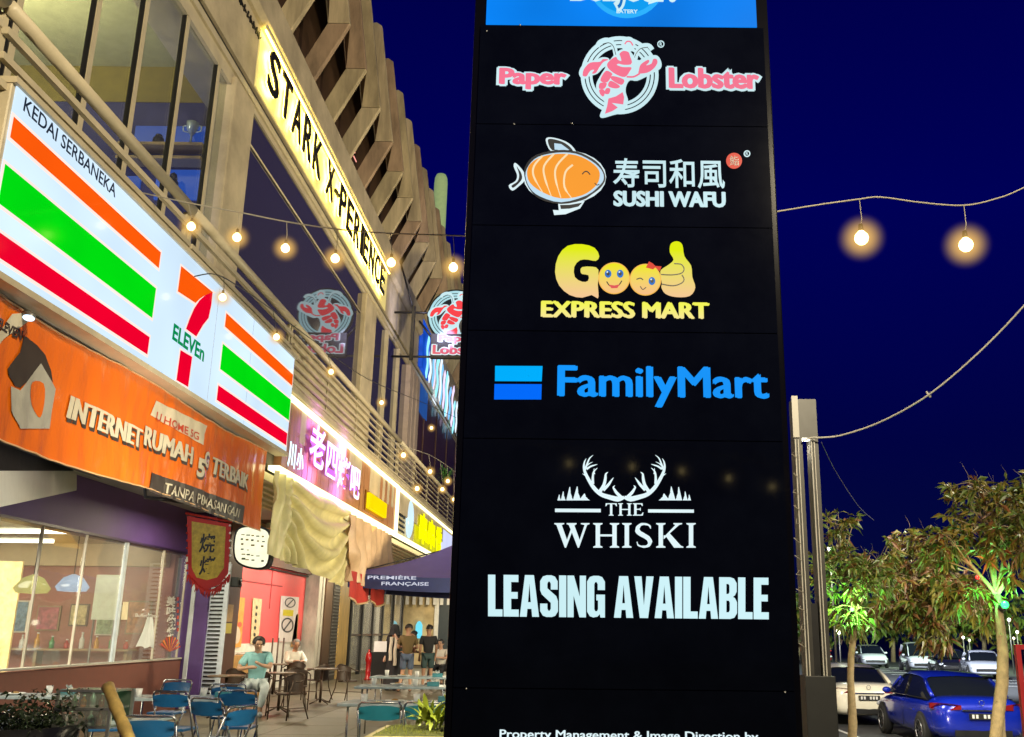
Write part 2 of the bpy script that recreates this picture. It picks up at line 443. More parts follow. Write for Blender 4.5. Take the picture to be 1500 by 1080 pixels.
# little red and warm service lights seen in the recesses
for (px, py, l) in ((425, 44, .35), (472, 87, .45), (520, 233, .3), (533, 258, .15), (437, 18, .12), (519, 222, .15)):
    c = P(px, py, X=-5.45)
    MB().cbox(c, (0.02, l, 0.025)).obj('service_light', glow('red_tube_light', (255, 165, 150), 1.2), B)

# ---- upper-floor glazing
def win_col(y0, y1, m=TAN, x=XG + 0.12, name='column'):
    o = MB().box((-5.56, y0, 5.4), (x, y1, 9.875)).obj(name, m, B); bevel(o, 0.02, 1); return o
# columns and mullions placed by their depth along the front
col_y = [(13.25, 14.15), (23.2, 24.5)]
for a, b in col_y: win_col(a, b)
mull = [7.05, 8.02, 9.35, 10.4, 11.55, 12.75]
for yy in mull:
    MB().box((XG - 0.03, yy - 0.03, 5.4), (XG + 0.045, yy + 0.05, 9.875)).obj('mullion', TAN2, B)
    MB().box((XG - 0.03, yy - 0.045, 5.4), (XG + 0.03, yy - 0.031, 9.875)).obj('mullion_seal', BLACKM, B)
MB().box((XG - 0.1, 6, 9.72), (XG + 0.05, 13.25, 9.875)).obj('window_transom', TAN2, B)
pn = [6.0] + mull + [13.25]
for a, b in zip(pn[:-1], pn[1:]):
    MB().box((XG - 0.02, a + 0.06, 5.45), (XG - 0.005, b - 0.04, 9.72)).obj('pane', FROST, B)
# big mirror-dark panes between the columns
for a, b in ((14.15, 23.2),):
    MB().box((XG - 0.05, a + 0.02, 5.45), (XG, b - 0.02, 9.87)).obj('pane', DGLASS, B)
MB().tube([(XG + 0.02, 14.3, 9.3), (XG + 0.02, 23.1, 9.3)], 0.018, 6).obj('window_rail', TAN2, B)
for a, b in ((24.5, 26.3), (26.45, 28.2), (28.35, 30.0)):
    MB().box((XG - 0.05, a + 0.02, 5.45), (XG, b - 0.02, 9.87)).obj('pane', DGLASS, B)
for yy in (26.38, 28.28):
    MB().box((XG - 0.06, yy - 0.07, 5.45), (XG + 0.09, yy + 0.07, 9.87)).obj('mullion', TAN2, B)
for q, yy in enumerate((30.3, 31.0, 31.8)):
    MB().box((XG - 0.4, yy - 0.28, 5.45), (XG + 0.15, yy + 0.22, 9.87)).obj('column', mat('rosy_column', (0.42, 0.33, 0.27), 0.6), B)
WOODP = mat('dark_wood_panel', (0.07, 0.03, 0.015), 0.4, var=0.5, nscale=5, stretch=(1, 3, 0.3), coat=0.2)
for a in range(8):
    MB().box((XG - 0.3, 32.2 + a * 1.6, 5.45), (XG + 0.05 + 0.03 * (a % 2), 33.77 + a * 1.6, 9.87)).obj('wall_panel', WOODP, B)
MB().box((XG + 0.02, 32.3, 8.9), (XG + 0.10, 34.2, 9.9)).obj('lit_blue_panel', glow('blue_lit_panel', (38, 80, 150), 0.9), B)

# ---- lit room behind the left panes
OL = mat('olive_ceiling_paint', (0.34, 0.33, 0.19), 0.8)
MB().box((-12, 3, 10.62), (XG - 0.3, 14.4, 10.75)).obj('room_ceiling', OL, B)
MB().box((-12, 14.2, 9.96), (XG - 0.15, 14.4, 10.62)).obj('room_wall', mat('olive_wall', (0.22, 0.17, 0.04), 0.8), B)
NAVY = mat('navy_wall', (0.035, 0.035, 0.13), 0.7)
MB().box((-12, 14.21, 5.0), (XG - 0.15, 14.41, 9.957)).obj('room_wall', NAVY, B)
MB().box((-12, 3, 5.0), (-11.8, 14.2, 10.62)).obj('room_wall', NAVY, B)
MB().box((XG - 0.50, 14.05, 5.0), (XG - 0.34, 14.19, 9.96)).obj('room_pillar', mat('olive_wall', (0, 0, 0)), B)
for (xa, xb, za, zb, s_) in ((-7.2, -5.95, 9.06, 9.50, .7), (-9.1, -8.5, 9.2, 9.55, .5), (-6.75, -5.95, 8.2, 8.72, 1.0), (-7.5, -7.0, 8.1, 8.6, .8), (-9.8, -9.2, 8.8, 9.3, .6)):
    MB().box((xa, 14.16, za), (xb, 14.2, zb)).obj('shelf_backlight', glow('blue_backlight_%d' % int(s_ * 100), (28, 88, 205), s_), B)
for (xa, xb, z_) in ((-7.3, -5.95, 9.0), (-7.3, -5.95, 8.76)):
    MB().box((xa, 13.85, z_), (xb, 14.16, z_ + 0.05)).obj('shelf', mat('shelf_wood', (0.35, 0.24, 0.12), 0.5), B)
def figurine(x, z, h, kind):
    t = thing('trophy_cup' if kind else 'display_jar', ('tall two-handled pale trophy cup on the blue-lit shelf upstairs' if kind == 1 else 'small dark lidded jar on the blue-lit shelf upstairs' if kind == 0 else 'dark bust-like ornament before the lower blue-lit shelf back'), 'trophy' if kind else 'jar', (x, 14.0, z))
    if kind == 1:
        MB().lathe([(0, 0), (.06, 0), (.05, .03), (.018, .06), (.015, h * .45), (.05, h * .55), (.09, h * .75), (.10, h), (.085, h), (.0, h * .6)], (x, 14.0, z), 14).obj('cup', mat('pale_glass', (0.5, 0.6, 0.75), 0.15, 0.3), t)
        for s_ in (-1, 1):
            MB().tube([(x + s_ * .09, 14, z + h * .9), (x + s_ * .15, 14, z + h * .85), (x + s_ * .14, 14, z + h * .65), (x + s_ * .06, 14, z + h * .6)], 0.012, 6).obj('handle', mat('pale_glass', (0, 0, 0)), t)
    else:
        MB().lathe([(0, 0), (.07, 0), (.09, h * .3), (.085, h * .6), (.05, h * .72), (.06, h * .76), (.05, h * .9), (.012, h * .96), (0, h)], (x, 14.0, z), 14).obj('body', BLACKM, t)
        MB().tube([(x - .07, 14, z + h * .7), (x, 13.95, z + h * .82), (x + .07, 14, z + h * .7)], 0.012, 6).obj('rim', GREYM, t)
figurine(-6.2, 9.05, .42, 1); figurine(-6.72, 9.05, .22, 0); figurine(-6.40, 8.15, .45, 2)
lamp('room_lamp', 'AREA', (-8.5, 11, 9.2), 300, (1.0, 0.93, 0.6), 2.0, (-8.5, 11.2, 12))
lamp('room_lamp', 'AREA', (-7.5, 12.0, 6.6), 60, (0.4, 0.5, 1.0), 1.0, (-7.5, 14, 8))

# ---- covered walkway under the balcony
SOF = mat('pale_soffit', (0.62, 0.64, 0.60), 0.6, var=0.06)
MB().box((-14, Y0, 4.18), (XB - 0.12, 14.2, 4.29)).obj('soffit', SOF, B)
for q in range(15):     # slatted soffit beyond the first shop
    xx = -4.72 - q * 0.215
    MB().box((xx - 0.045, 14.3 if q < 6 else 22.0, 3.78), (xx + 0.045, 46, 3.90)).obj('soffit_slat', mat('warm_white_slat', (0.75, 0.68, 0.45), 0.5), B)
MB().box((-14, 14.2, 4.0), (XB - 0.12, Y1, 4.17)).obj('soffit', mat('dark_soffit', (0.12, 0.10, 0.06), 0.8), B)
MB().box((-8.3, 14.25, 3.96), (-6.02, 21.9, 3.999)).obj('soffit', SOF, B)
# purple bulkhead over the shopfront, pale raking beam
PUR = mat('purple_bulkhead', (0.09, 0.045, 0.20), 0.6, var=0.25, nscale=0.8)
MB().box((-8.3, 7, 3.10), (-8.02, 20.75, 4.18)).obj('bulkhead', PUR, B)
MB().box((-8.3, 4, 3.06), (-7.98, 20.75, 3.10)).obj('head_trim', mat('purple_trim', (0.03, 0.015, 0.06), 0.4), B)
a0, a1 = P(0, 737, X=-5.5), P(112, 715, X=-8.0)
b0, b1 = P(0, 690, X=-5.5), P(112, 690, X=-8.0)
e0, e1 = a0 + (a0 - a1) * 0.6, a1
f0 = b0 + (b0 - b1) * 0.6
MB().prism([e1, e0, f0, b1], (-0.1, 0.25, 0)).obj('raking_beam', SOF, B)
g0, g1 = P(-60, 650, X=-4.75), P(112, 690, X=-7.9)
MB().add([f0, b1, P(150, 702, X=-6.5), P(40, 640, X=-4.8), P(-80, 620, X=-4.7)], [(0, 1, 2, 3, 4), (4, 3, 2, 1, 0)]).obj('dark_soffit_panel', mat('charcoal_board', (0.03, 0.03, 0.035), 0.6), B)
# back of the first shop and its ceiling
RED = mat('terracotta_wall', (0.33, 0.115, 0.075), 0.55, var=0.15, nscale=1.2)
MB().box((-13.6, 4, 0), (-13.4, 20.75, 3.3)).obj('shop_wall', RED, B)
MB().box((-13.6, 20.55, 0), (-8.3, 20.75, 3.3)).obj('shop_wall', RED, B)
MB().box((-13.4, 20.3, 2.80), (-8.4, 20.54, 3.25)).obj('shop_bulkhead', mat('shop_bulkhead_tan', (0.50, 0.40, 0.24), 0.8), B)
MB().box((-13.4, 4, 2.75), (-13.1, 20.3, 3.25)).obj('shop_bulkhead', mat('shop_bulkhead_tan', (0, 0, 0)), B)
MB().box((-13.6, 4, 3.25), (-8.3, 20.75, 3.35)).obj('shop_ceiling', mat('cream_ceiling', (0.66, 0.64, 0.48), 0.8), B)
for (yy, x0, x1) in ((14.6, -12.6, -9.0), (17.2, -12.8, -8.9), (19.2, -12.4, -10.2)):
    MB().box((x0, yy - 0.03, 3.17), (x1, yy + 0.03, 3.23)).obj('tube_light', glow('shop_tube', (255, 250, 225), 7, 0), B)
lamp('shop_ceiling_lamp', 'AREA', (-10.8, 15.5, 3.1), 1300, (1, 0.93, 0.72), 4, (-10.8, 16.5, 0), sy=6)
MB().box((-8.14, 4, 0.0), (-7.97, 20.6, 0.95)).obj('stall_riser', mat('riser_brown', (0.16, 0.06, 0.045), 0.5), B)
MB().box((-8.12, 4, 0.97), (-7.95, 20.6, 1.0)).obj('sill', mat('sill_grey', (0.4, 0.38, 0.34), 0.5), B)
gy = [10.6, 12.2, 13.6, 14.78, 16.15, 17.62, 19.3, 20.5]
for q, yy in enumerate(gy):
    wd = 0.04 if yy == 17.62 else 0.012
    MB().box((-8.05, yy - wd, 1.0), (-8.02 + wd * .6, yy + wd, 3.06)).obj('shopfront_mullion', mat('pale_blue_aluminium', (0.55, 0.62, 0.68), 0.35) if wd > .03 else mat('thin_mullion', (0.42, 0.38, 0.30), 0.4), B)
for a, b in zip(gy[:-1], gy[1:]):
    MB().box((-8.045, a + 0.06, 1.0), (-8.035, b - 0.06, 3.06)).obj('shopfront_pane', SHOPG, B)
# pillar group between the first and second shop
bevel(MB().box((-8.2, 20.62, 0), (-7.55, 21.0, 4.0)).obj('purple_pillar', PUR, B), 0.01)
bevel(MB().box((-7.9, 20.58, 0), (-7.82, 20.64, 3.0)).obj('pillar_trim', mat('pale_blue_aluminium', (0, 0, 0)), B), 0.005)
bevel(MB().box((-8.0, 21.05, 0), (-7.35, 22.0, 4.0)).obj('brown_pillar', mat('brown_pillar_paint', (0.10, 0.045, 0.028), 0.5), B), 0.01)
o = MB().box((-7.60, 20.72, 0.0), (-7.18, 20.78, 2.9)).obj('vent_strip', mat('blue_white_enamel', (0.62, 0.70, 0.82), 0.4), B)
for q in range(34):
    MB().box((-7.52, 20.695, 0.12 + q * 0.082), (-7.27, 20.719, 0.155 + q * 0.082)).obj('vent_slot', BLACKM, B)
# second shop: pink wall over white
MB().box((-8.4, 22.0, 1.22), (-8.15, 30.3, 3.2)).obj('pink_wall', mat('coral_pink_paint', (0.80, 0.10, 0.10), 0.5, var=0.05, em=0.0), B)
MB().box((-8.4, 22.0, 0), (-8.148, 30.3, 1.217)).obj('white_wall', mat('off_white_wall', (0.66, 0.64, 0.56), 0.6), B)
MB().box((-8.5, 22.0, 3.2), (-8.0, 31.9, 3.78)).obj('brown_header', mat('brown_pillar_paint', (0, 0, 0)), B)
MB().tube([(-8.1, 22.1, 3.14), (-8.1, 30.3, 3.14)], 0.03, 6).obj('track', BLACKM, B)
for q in (24.3, 26.8):
    MB().box((-8.147, q, 2.1), (-8.135, q + 0.03, 3.1)).obj('wall_groove', mat('coral_groove', (0.3, 0.04, 0.04), 0.6), B)
MB().box((-8.147, 23.5, 2.72), (-8.13, 27.8, 2.75)).obj('wall_groove', mat('coral_groove', (0, 0, 0)), B)
for a, b, c_, nm in ((30.4, 30.75, (0.55, 0.52, 0.44), 'door_frame'), (30.9, 31.1, (0.45, 0.42, 0.36), 'door_frame'), (31.3, 32.2, (0.11, 0.06, 0.03), 'door_panel'),
                     (32.3, 33.2, (0.04, 0.03, 0.02), 'louvre_shutter'), (33.3, 34.8, (0.62, 0.40, 0.12), 'gold_panel')):
    bevel(MB().box((-8.3, a, 0), (-7.75, b, 3.5)).obj(nm, mat(nm + '_finish_%d' % int(a), c_, 0.45, var=0.3, nscale=4, stretch=(1, 3, .4)), B), 0.01)
for q in range(30):
    MB().box((-7.748, 32.35, 0.15 + q * 0.105), (-7.72, 33.15, 0.19 + q * 0.105)).obj('louvre', GREYM, B)
# third shop: glass doors with slim black posts
MB().box((-8.6, 34.8, 0), (-8.4, 46, 3.6)).obj('shop_wall', mat('warm_stone_wall', (0.50, 0.42, 0.27), 0.6, var=0.35, nscale=1.2), B)
for q, yy in enumerate((35.1, 37.0, 39.0, 41.0, 43.4, 45.8)):
    MB().box((-7.86, yy - 0.08, 0), (-7.72, yy + 0.08, 3.6)).obj('black_post', BLACKM, B)
for q in range(5):
    ya = (35.1, 37.0, 39.0, 41.0, 43.4, 45.8)
    MB().box((-7.80, ya[q] + 0.09, 0.1), (-7.79, ya[q + 1] - 0.09, 3.5)).obj('glass_door', SHOPG, B)
MB().box((-7.84, 35.2, 1.35), (-7.74, 45.7, 1.42)).obj('door_rail', mat('dark_wood_panel', (0, 0, 0)), B)
# far end wall closing the walkway with a lit doorway
MB().box((-9, 47.6, 0), (-1.6, 47.9, 4.0)).obj('end_wall', mat('warm_end_wall', (0.45, 0.34, 0.17), 0.6, var=0.45, nscale=0.9), B)
MB().box((-6.3, 47.5, 0.0), (-4.1, 47.58, 3.1)).obj('doorway', mat('doorway_dark', (0.03, 0.04, 0.045), 0.3), B)
for xx in (-6.4, -4.0, -2.6, -2.1): MB().box((xx - 0.1, 47.4, 0), (xx + 0.1, 47.6, 3.3)).obj('door_frame', mat('pale_frame', (0.6, 0.57, 0.5), 0.5), B)
for (xx, z0, z1) in ((-7.2, 1.2, 2.0), (-4.9, 1.35, 2.1)):
    m_ = MB(); cpts = [(xx - .16, z0), (xx + .16, z0), (xx + .16, z1 - .2), (xx + .08, z1 - .04), (xx, z1), (xx - .08, z1 - .04), (xx - .16, z1 - .2)]
    m_.prism([(a, 47.35, b) for a, b in cpts], (0, 0.04, 0)).obj('arched_light', glow('cyan_window_light', (110, 220, 240), 1.1), B)
for q in range(7): MB().box((-7.9 + q * .33, 47.3, 2.75), (-7.75 + q * .33, 47.36, 3.25)).obj('batten', mat('pale_frame', (0, 0, 0)), B)
# walkway lamps
for i_, (yy, e_, xx) in enumerate(((18, 50, -6.6), (24, 52, -6.8), (31, 42, -6.8), (39, 75, -6.2), (45, 55, -5.8))):
    MB().cyl((xx, yy, 3.70), (xx, yy, 3.76), 0.09, 12).obj('downlight', glow('downlight_glow', (255, 236, 190), 6, 0), B)
    lamp('walkway_downlight', 'AREA', (xx, yy, 3.66), e_ * 2.6, (1, 0.86, 0.58), 0.5, (xx, yy, 0))
lamp('walkway_downlight', 'AREA', (-6.3, 11, 4.1), 60, (0.85, 0.93, 1.0), 0.6, (-6.5, 11, 0))
lamp('walkway_downlight', 'AREA', (-6.9, 26.5, 3.5), 190, (1, 0.86, 0.72), 1.0, (-8.2, 26.8, 1.7), sy=5)

# ------------------------------------------------------------------ pylon sign
PY = 5.7
pyl = thing('pylon_sign', 'tall black glossy tenant sign pylon with stacked lit shop logos between walkway and car park', 'sign', (0.31, 5.8, 0))
bevel(MB().box((-0.70, PY, 0), (1.30, PY + 0.45, 7.6)).obj('body', mat('pylon_black', (0.002, 0.002, 0.003), 0.12, var=0, spec=0.25), pyl), 0.008)
zs = [0.05, P(900, 1010, Y=PY).z, P(900, 645, Y=PY).z, P(900, 487, Y=PY).z, P(900, 333, Y=PY).z, P(900, 185, Y=PY).z, P(900, 40, Y=PY).z]
for a, b in zip(zs[:-1], zs[1:]):
    MB().box((-0.655, PY - 0.012, a + 0.003), (1.262, PY - 0.002, b - 0.003)).obj('panel', BLACKG, pyl)
for (px, py) in ((683, 1009), (713, 46), (1150, 1014), (762, 37), (838, 181), (753, 182)):
    c = P(px, py, Y=PY - 0.014); MB().cyl(c, c + Vector((0, -0.004, 0)), 0.006, 8).obj('screw', STEEL, pyl)
zt = zs[-1]
MB().box((-0.62, PY - 0.012, zt + 0.006), (1.22, PY - 0.002, 7.0)).obj('lit_panel', glow('sky_blue_lightbox', (10, 132, 246), 1.0, 0.25, 1.2), pyl)
PP = Plane3((0, PY - 0.0125, 0), (1, 0, 0), (0, 0, 1))
def q(px, py):
    v = P(px, py, Y=PY - 0.0125); return (v.x, v.z)
def zf(ox, oy, k):
    return lambda x, y: q(ox + x / k, oy + y / k)
def shape(pl, mp, contours, name, m, parent, d, sm=0, closed=True):
    cs = []
    for c in contours:
        c2 = smoothpoly(c, sm) if sm else c
        cs.append([mp(*p) for p in c2])
    return pl.flat(name, fillmesh(cs), m, parent, d, 0.002)
def line(pl, mp, pts, wd, name, m, parent, d, sm=4):
    p2 = smoothpoly(pts, sm, False) if sm and len(pts) > 2 else pts
    return pl.flat(name, fillmesh([[mp(*p) for p in strokepoly(p2, wd)]]), m, parent, d, 0.002)
G_WHT = glow('lit_white', (226, 246, 250), 1.0)
G_PINK = glow('lit_pink', (246, 118, 146), 1.0)
G_CYANW = glow('lit_pale_cyan', (205, 238, 244), 1.0)
G_BLK = mat('print_black', (0.01, 0.012, 0.02), 0.3, var=0)
G_ORG = glow('lit_orange', (252, 160, 52), 1.0)
G_YEL = glow('lit_yellow', (238, 240, 60), 1.0, 0.1, 6)
G_SKY = glow('lit_azure', (20, 150, 252), 1.0)
def ell(cx, cy, rx, ry=None, n=36): return [(cx + rx * math.cos(2 * math.pi * i / n), cy + (ry or rx) * math.sin(2 * math.pi * i / n)) for i in range(n)]

def lobster(pl, mp, par, wht, pnk, ringm, hang=False):
    """lobster emblem inside a double ring, in the zoom coordinates of the drawing"""
    L = Empty = par
    d = 0.003
    cx, cy = 522, 545
    for ro, ri in ((440, 398), (386, 352), (340, 308)):
        shape(pl, mp, [ell(cx, cy, ro, n=56), ell(cx, cy, ri, n=56)], 'ring', ringm, L, d)
    d += 0.0035
    body_back = [(300, 560), (350, 480), (380, 420), (450, 330), (500, 280), (560, 255), (640, 280), (690, 340), (740, 380), (790, 350), (880, 325), (950, 330), (992, 400), (985, 470), (900, 520), (840, 555), (720, 610), (640, 605), (600, 660), (590, 740), (618, 850), (560, 960), (440, 1000), (330, 1030), (298, 1000), (340, 900), (350, 850), (280, 760), (255, 660)]
    shape(pl, mp, [body_back], 'emblem_backing', wht, L, d, 3)
    shape(pl, mp, [[(62, 520), (90, 450), (160, 400), (260, 370), (330, 345), (400, 360), (400, 420), (330, 470), (270, 530), (180, 560), (120, 590), (80, 570)]], 'emblem_backing', wht, L, d, 3)
    # feelers and cap
    line(pl, mp, [(270, 225), (300, 175), (380, 150), (450, 200), (480, 320)], 52, 'feeler', wht, L, d)
    line(pl, mp, [(700, 360), (720, 280), (770, 220), (850, 215), (890, 260)], 50, 'feeler', wht, L, d)
    shape(pl, mp, [ell(620, 200, 80, 86)], 'cap', wht, L, d)
    line(pl, mp, [(330, 200), (400, 185), (450, 225), (478, 320)], 7, 'feeler_line', G_BLK, L, d + 0.003)
    line(pl, mp, [(690, 350), (712, 300), (760, 250), (840, 235)], 7, 'feeler_line', G_BLK, L, d + 0.003)
    line(pl, mp, [(580, 200), (605, 170), (645, 175), (670, 215)], 14, 'cap_curl', pnk, L, d + 0.003)
    d += 0.003
    P_ = lambda c, nm='lobster_part', s_=3: shape(pl, mp, [c], nm, pnk, L, d, s_)
    P_([(380, 425), (430, 370), (480, 345), (500, 375), (540, 390), (530, 340), (520, 310), (560, 278), (620, 290), (640, 340), (660, 400), (640, 430), (560, 432), (510, 420), (490, 436), (560, 460), (650, 462), (640, 500), (580, 570), (480, 540), (400, 480)], 'head')
    P_([(104, 540), (120, 480), (190, 410), (300, 400), (330, 370), (395, 375), (340, 400), (300, 450), (255, 522), (210, 530), (235, 490), (190, 500), (150, 560), (112, 560)], 'left_claw')
    P_([(738, 500), (760, 430), (840, 378), (855, 400), (820, 440), (880, 420), (900, 370), (940, 372), (945, 420), (900, 480), (830, 522), (740, 530)], 'right_claw')
    line(pl, mp, [(600, 568), (680, 568), (750, 530)], 18, 'arm', pnk, L, d)
    P_([(375, 500), (435, 530), (430, 560), (380, 630), (305, 615), (330, 545)], 'tail_segment')
    P_([(440, 560), (570, 600), (540, 660), (430, 600)], 'tail_segment')
    P_([(300, 640), (375, 640), (350, 700), (290, 700)], 'tail_segment')
    P_([(395, 640), (430, 615), (525, 675), (480, 700), (400, 680)], 'tail_segment')
    P_([(292, 715), (345, 715), (350, 770), (330, 790), (300, 760)], 'tail_segment')
    P_([(370, 700), (415, 705), (400, 760), (350, 755)], 'tail_segment')
    P_([(395, 815), (480, 790), (555, 742), (572, 800), (562, 880), (430, 862), (500, 915), (440, 955), (356, 985), (380, 900)], 'tail_fan', 1)
    return d
lobster(PP, zf(840, 40, 7.713), pyl, G_CYANW, G_PINK, G_CYANW)
def fit(pl, mapf, s, x0, y0, x1, y1, name, m, par, d, **k):
    a = mapf(x0, y1); b = mapf(x1, y0)
    return pl.text(s, a[0], a[1], b[0], b[1], name, m, par, d, 0.002, **k)
ident = lambda x, y: q(x, y)
for s_, x0, x1, y0, y1 in (('Paper', 732, 829, 102, 131), ('Lobster', 981, 1110, 102, 130)):
    fit(PP, ident, s_, x0, y0, x1, y1, 'lettering_outline', G_CYANW, pyl, 0.003, off=0.02, outline=0.05, fat=0.1)
    fit(PP, ident, s_, x0, y0, x1, y1, 'lettering', G_PINK, pyl, 0.0075, off=0.02, fat=0.045)
shape(PP, ident, [ell(968, 65, 5.2), ell(968, 65, 3.8)], 'registered_mark', G_CYANW, pyl, 0.003)
fit(PP, ident, 'R', 966.2, 62.5, 970, 67.5, 'registered_mark', G_CYANW, pyl, 0.003, off=0.02)
# blue panel writing: script lettering over a ring, mostly above the frame
shape(PP, ident, [ell(918, -26, 56, 53), ell(918, -26, 50, 46)], 'ring', glow('lit_ring_cyan', (44, 176, 250), 1.0), pyl, 0.003)
shape(PP, ident, [ell(918, -26, 50, 46)], 'disc', glow('lit_disc_azure', (12, 155, 238), 1.0), pyl, 0.002)
fit(PP, ident, 'Bonjour!', 838, -46, 994, 13, 'lettering_outline', G_CYANW, pyl, 0.006, off=0.03, outline=0.06, shear=0.25)
fit(PP, ident, 'Bonjour!', 838, -46, 994, 13, 'lettering', glow('lit_teal', (10, 110, 190), 1.0), pyl, 0.009, off=0.0, shear=0.25)
fit(PP, ident, 'EATERY', 903, 15, 934, 20, 'lettering', G_CYANW, pyl, 0.006, off=0.02)
# fish emblem
fz = zf(700, 0, 3.2727)
fishb = [(222, 840), (232, 790), (280, 745), (380, 722), (470, 728), (545, 760), (590, 800), (612, 855), (590, 900), (545, 935), (500, 962), (400, 980), (300, 958), (245, 905)]
shape(PP, fz, [smoothpoly(ell(417, 850, 198, 128, 24), 1)], 'fish_outline', G_WHT, pyl, 0.003, 0)
shape(PP, fz, [fishb], 'fish_gap', G_BLK, pyl, 0.0055, 3)
shape(PP, fz, [[(228, 845), (245, 795), (290, 755), (380, 735), (470, 740), (545, 775), (590, 815), (604, 855), (585, 890), (520, 940), (400, 972), (300, 945), (250, 905)]], 'fish_belly', glow('lit_fish_belly', (196, 226, 244), 1), pyl, 0.008, 3)
shape(PP, fz, [[(236, 830), (252, 790), (300, 758), (380, 742), (470, 748), (540, 780), (580, 820), (582, 862), (560, 900), (500, 940), (400, 955), (310, 925), (250, 880)]], 'fish_fillet', G_ORG, pyl, 0.0105, 3)
for pts in ([(310, 752), (270, 800), (268, 850), (310, 925)], [(365, 742), (318, 800), (322, 860), (352, 945)], [(430, 742), (378, 800), (372, 860), (398, 952)], [(455, 795), (420, 830), (415, 900), (450, 955)]):
    line(PP, fz, pts, [9] * 3 + [4], 'fillet_stripe', glow('lit_cream', (255, 228, 180), 1), pyl, 0.013)
line(PP, fz, [(500, 840), (512, 828), (525, 828), (538, 842)], 5, 'eye', G_BLK, pyl, 0.013)
line(PP, fz, [(560, 882), (570, 892), (582, 888)], 4, 'mouth', G_BLK, pyl, 0.013)
tail = [(148, 890), (165, 915), (195, 895), (225, 865), (222, 830), (200, 800), (178, 782), (172, 800), (188, 840), (180, 870)]
shape(PP, fz, [tail], 'fish_tail_outline', G_WHT, pyl, 0.003, 3)
shape(PP, fz, [[(162, 892), (170, 902), (195, 882), (212, 858), (208, 832), (195, 812), (186, 800), (198, 840), (190, 872)]], 'fish_tail', G_BLK, pyl, 0.0055, 3)
shape(PP, fz, [[(352, 728), (325, 672), (350, 660), (410, 675), (450, 700), (470, 735), (410, 720)]], 'fish_fin_outline', G_WHT, pyl, 0.003, 3)
shape(PP, fz, [[(356, 722), (335, 678), (352, 668), (405, 682), (440, 705), (455, 728), (410, 716)]], 'fish_fin_gap', G_BLK, pyl, 0.0055, 3)
shape(PP, fz, [[(368, 720), (366, 690), (400, 694), (438, 722)]], 'fish_fin', glow('lit_fish_belly', (0, 0, 0)), pyl, 0.008, 0)
shape(PP, fz, [[(385, 975), (388, 1010), (360, 1008), (366, 1032), (420, 1028), (490, 1000), (512, 965)]], 'fish_fin_outline', G_WHT, pyl, 0.003, 0)
shape(PP, fz, [[(394, 985), (398, 1004), (440, 1002), (482, 992), (500, 974), (440, 984)]], 'fish_fin_gap', G_BLK, pyl, 0.0055, 0)
fit(PP, fz, '寿司和風', 648, 765, 1180, 900, 'lettering', G_CYANW, pyl, 0.003, off=0.012)
fit(PP, fz, 'SUSHI WAFU', 652, 922, 1184, 990, 'lettering', G_CYANW, pyl, 0.003, off=0.025, fat=0.035)
shape(PP, fz, [ell(1228, 772, 38)], 'seal', glow('lit_seal_red', (226, 84, 66), 1), pyl, 0.003)
fit(PP, fz, '鮨', 1208, 750, 1250, 796, 'seal_print', G_BLK, pyl, 0.006)
shape(PP, fz, [ell(1290, 738, 16), ell(1290, 738, 11)], 'registered_mark', G_CYANW, pyl, 0.003)
fit(PP, fz, 'R', 1284, 731, 1296, 745, 'registered_mark', G_CYANW, pyl, 0.003)
# green-yellow smiling wordmark
gz = zf(700, 330, 3.2727)
def grad(name, c_lo, c_hi, z0, z1):
    m = bpy.data.materials.new(name); m.use_nodes = True; n = m.node_tree; n.nodes.clear()
    o = n.nodes.new('ShaderNodeOutputMaterial'); e = n.nodes.new('ShaderNodeEmission'); r = n.nodes.new('ShaderNodeValToRGB')
    g = n.nodes.new('ShaderNodeNewGeometry'); s_ = n.nodes.new('ShaderNodeSeparateXYZ'); mr = n.nodes.new('ShaderNodeMapRange')
    mr.inputs[1].default_value = z0; mr.inputs[2].default_value = z1
    r.color_ramp.elements[0].color = (*sc(*c_lo), 1); r.color_ramp.elements[1].color = (*sc(*c_hi), 1)
    n.links.new(g.outputs['Position'], s_.inputs[0]); n.links.new(s_.outputs['Z'], mr.inputs[0]); n.links.new(mr.outputs[0], r.inputs[0])
    n.links.new(r.outputs[0], e.inputs[0]); n.links.new(e.outputs[0], o.inputs[0]); return m
zlo, zhi = gz(0, 335)[1], gz(0, 110)[1]
GG = grad('two_tone_print_yellow', (246, 200, 150), (226, 238, 20), zlo, zhi)
shape(PP, gz, [[(582, 150), (560, 110), (500, 92), (430, 100), (385, 150), (370, 225), (390, 290), (440, 335), (500, 348), (545, 335), (575, 352), (578, 325), (575, 285), (578, 215), (548, 200), (500, 202), (492, 220), (500, 235), (530, 240), (528, 268), (500, 272), (465, 250), (462, 200), (490, 168), (530, 166), (565, 172)]], 'letter', GG, pyl, 0.003, 2)
FACE = grad('face_print', (250, 190, 140), (240, 232, 40), gz(0, 330)[1], gz(0, 185)[1])
for (cx, cy) in ((653, 255), (803, 262)):
    shape(PP, gz, [ell(cx, cy, 76)], 'smiling_face_rim', glow('lit_gold_rim', (250, 190, 90), 1), pyl, 0.003)
    shape(PP, gz, [ell(cx, cy, 71)], 'smiling_face', FACE, pyl, 0.0055)
BLUE_E = glow('lit_eye_blue', (60, 120, 200), 1)
for (cx, cy) in ((624, 235), (682, 235), (834, 270)):
    shape(PP, gz, [ell(cx, cy, 16, 19)], 'eye', BLUE_E, pyl, 0.008); shape(PP, gz, [ell(cx, cy, 8, 9)], 'pupil', G_BLK, pyl, 0.0105); shape(PP, gz, [ell(cx - 4, cy - 7, 4)], 'glint', G_WHT, pyl, 0.013, 0)
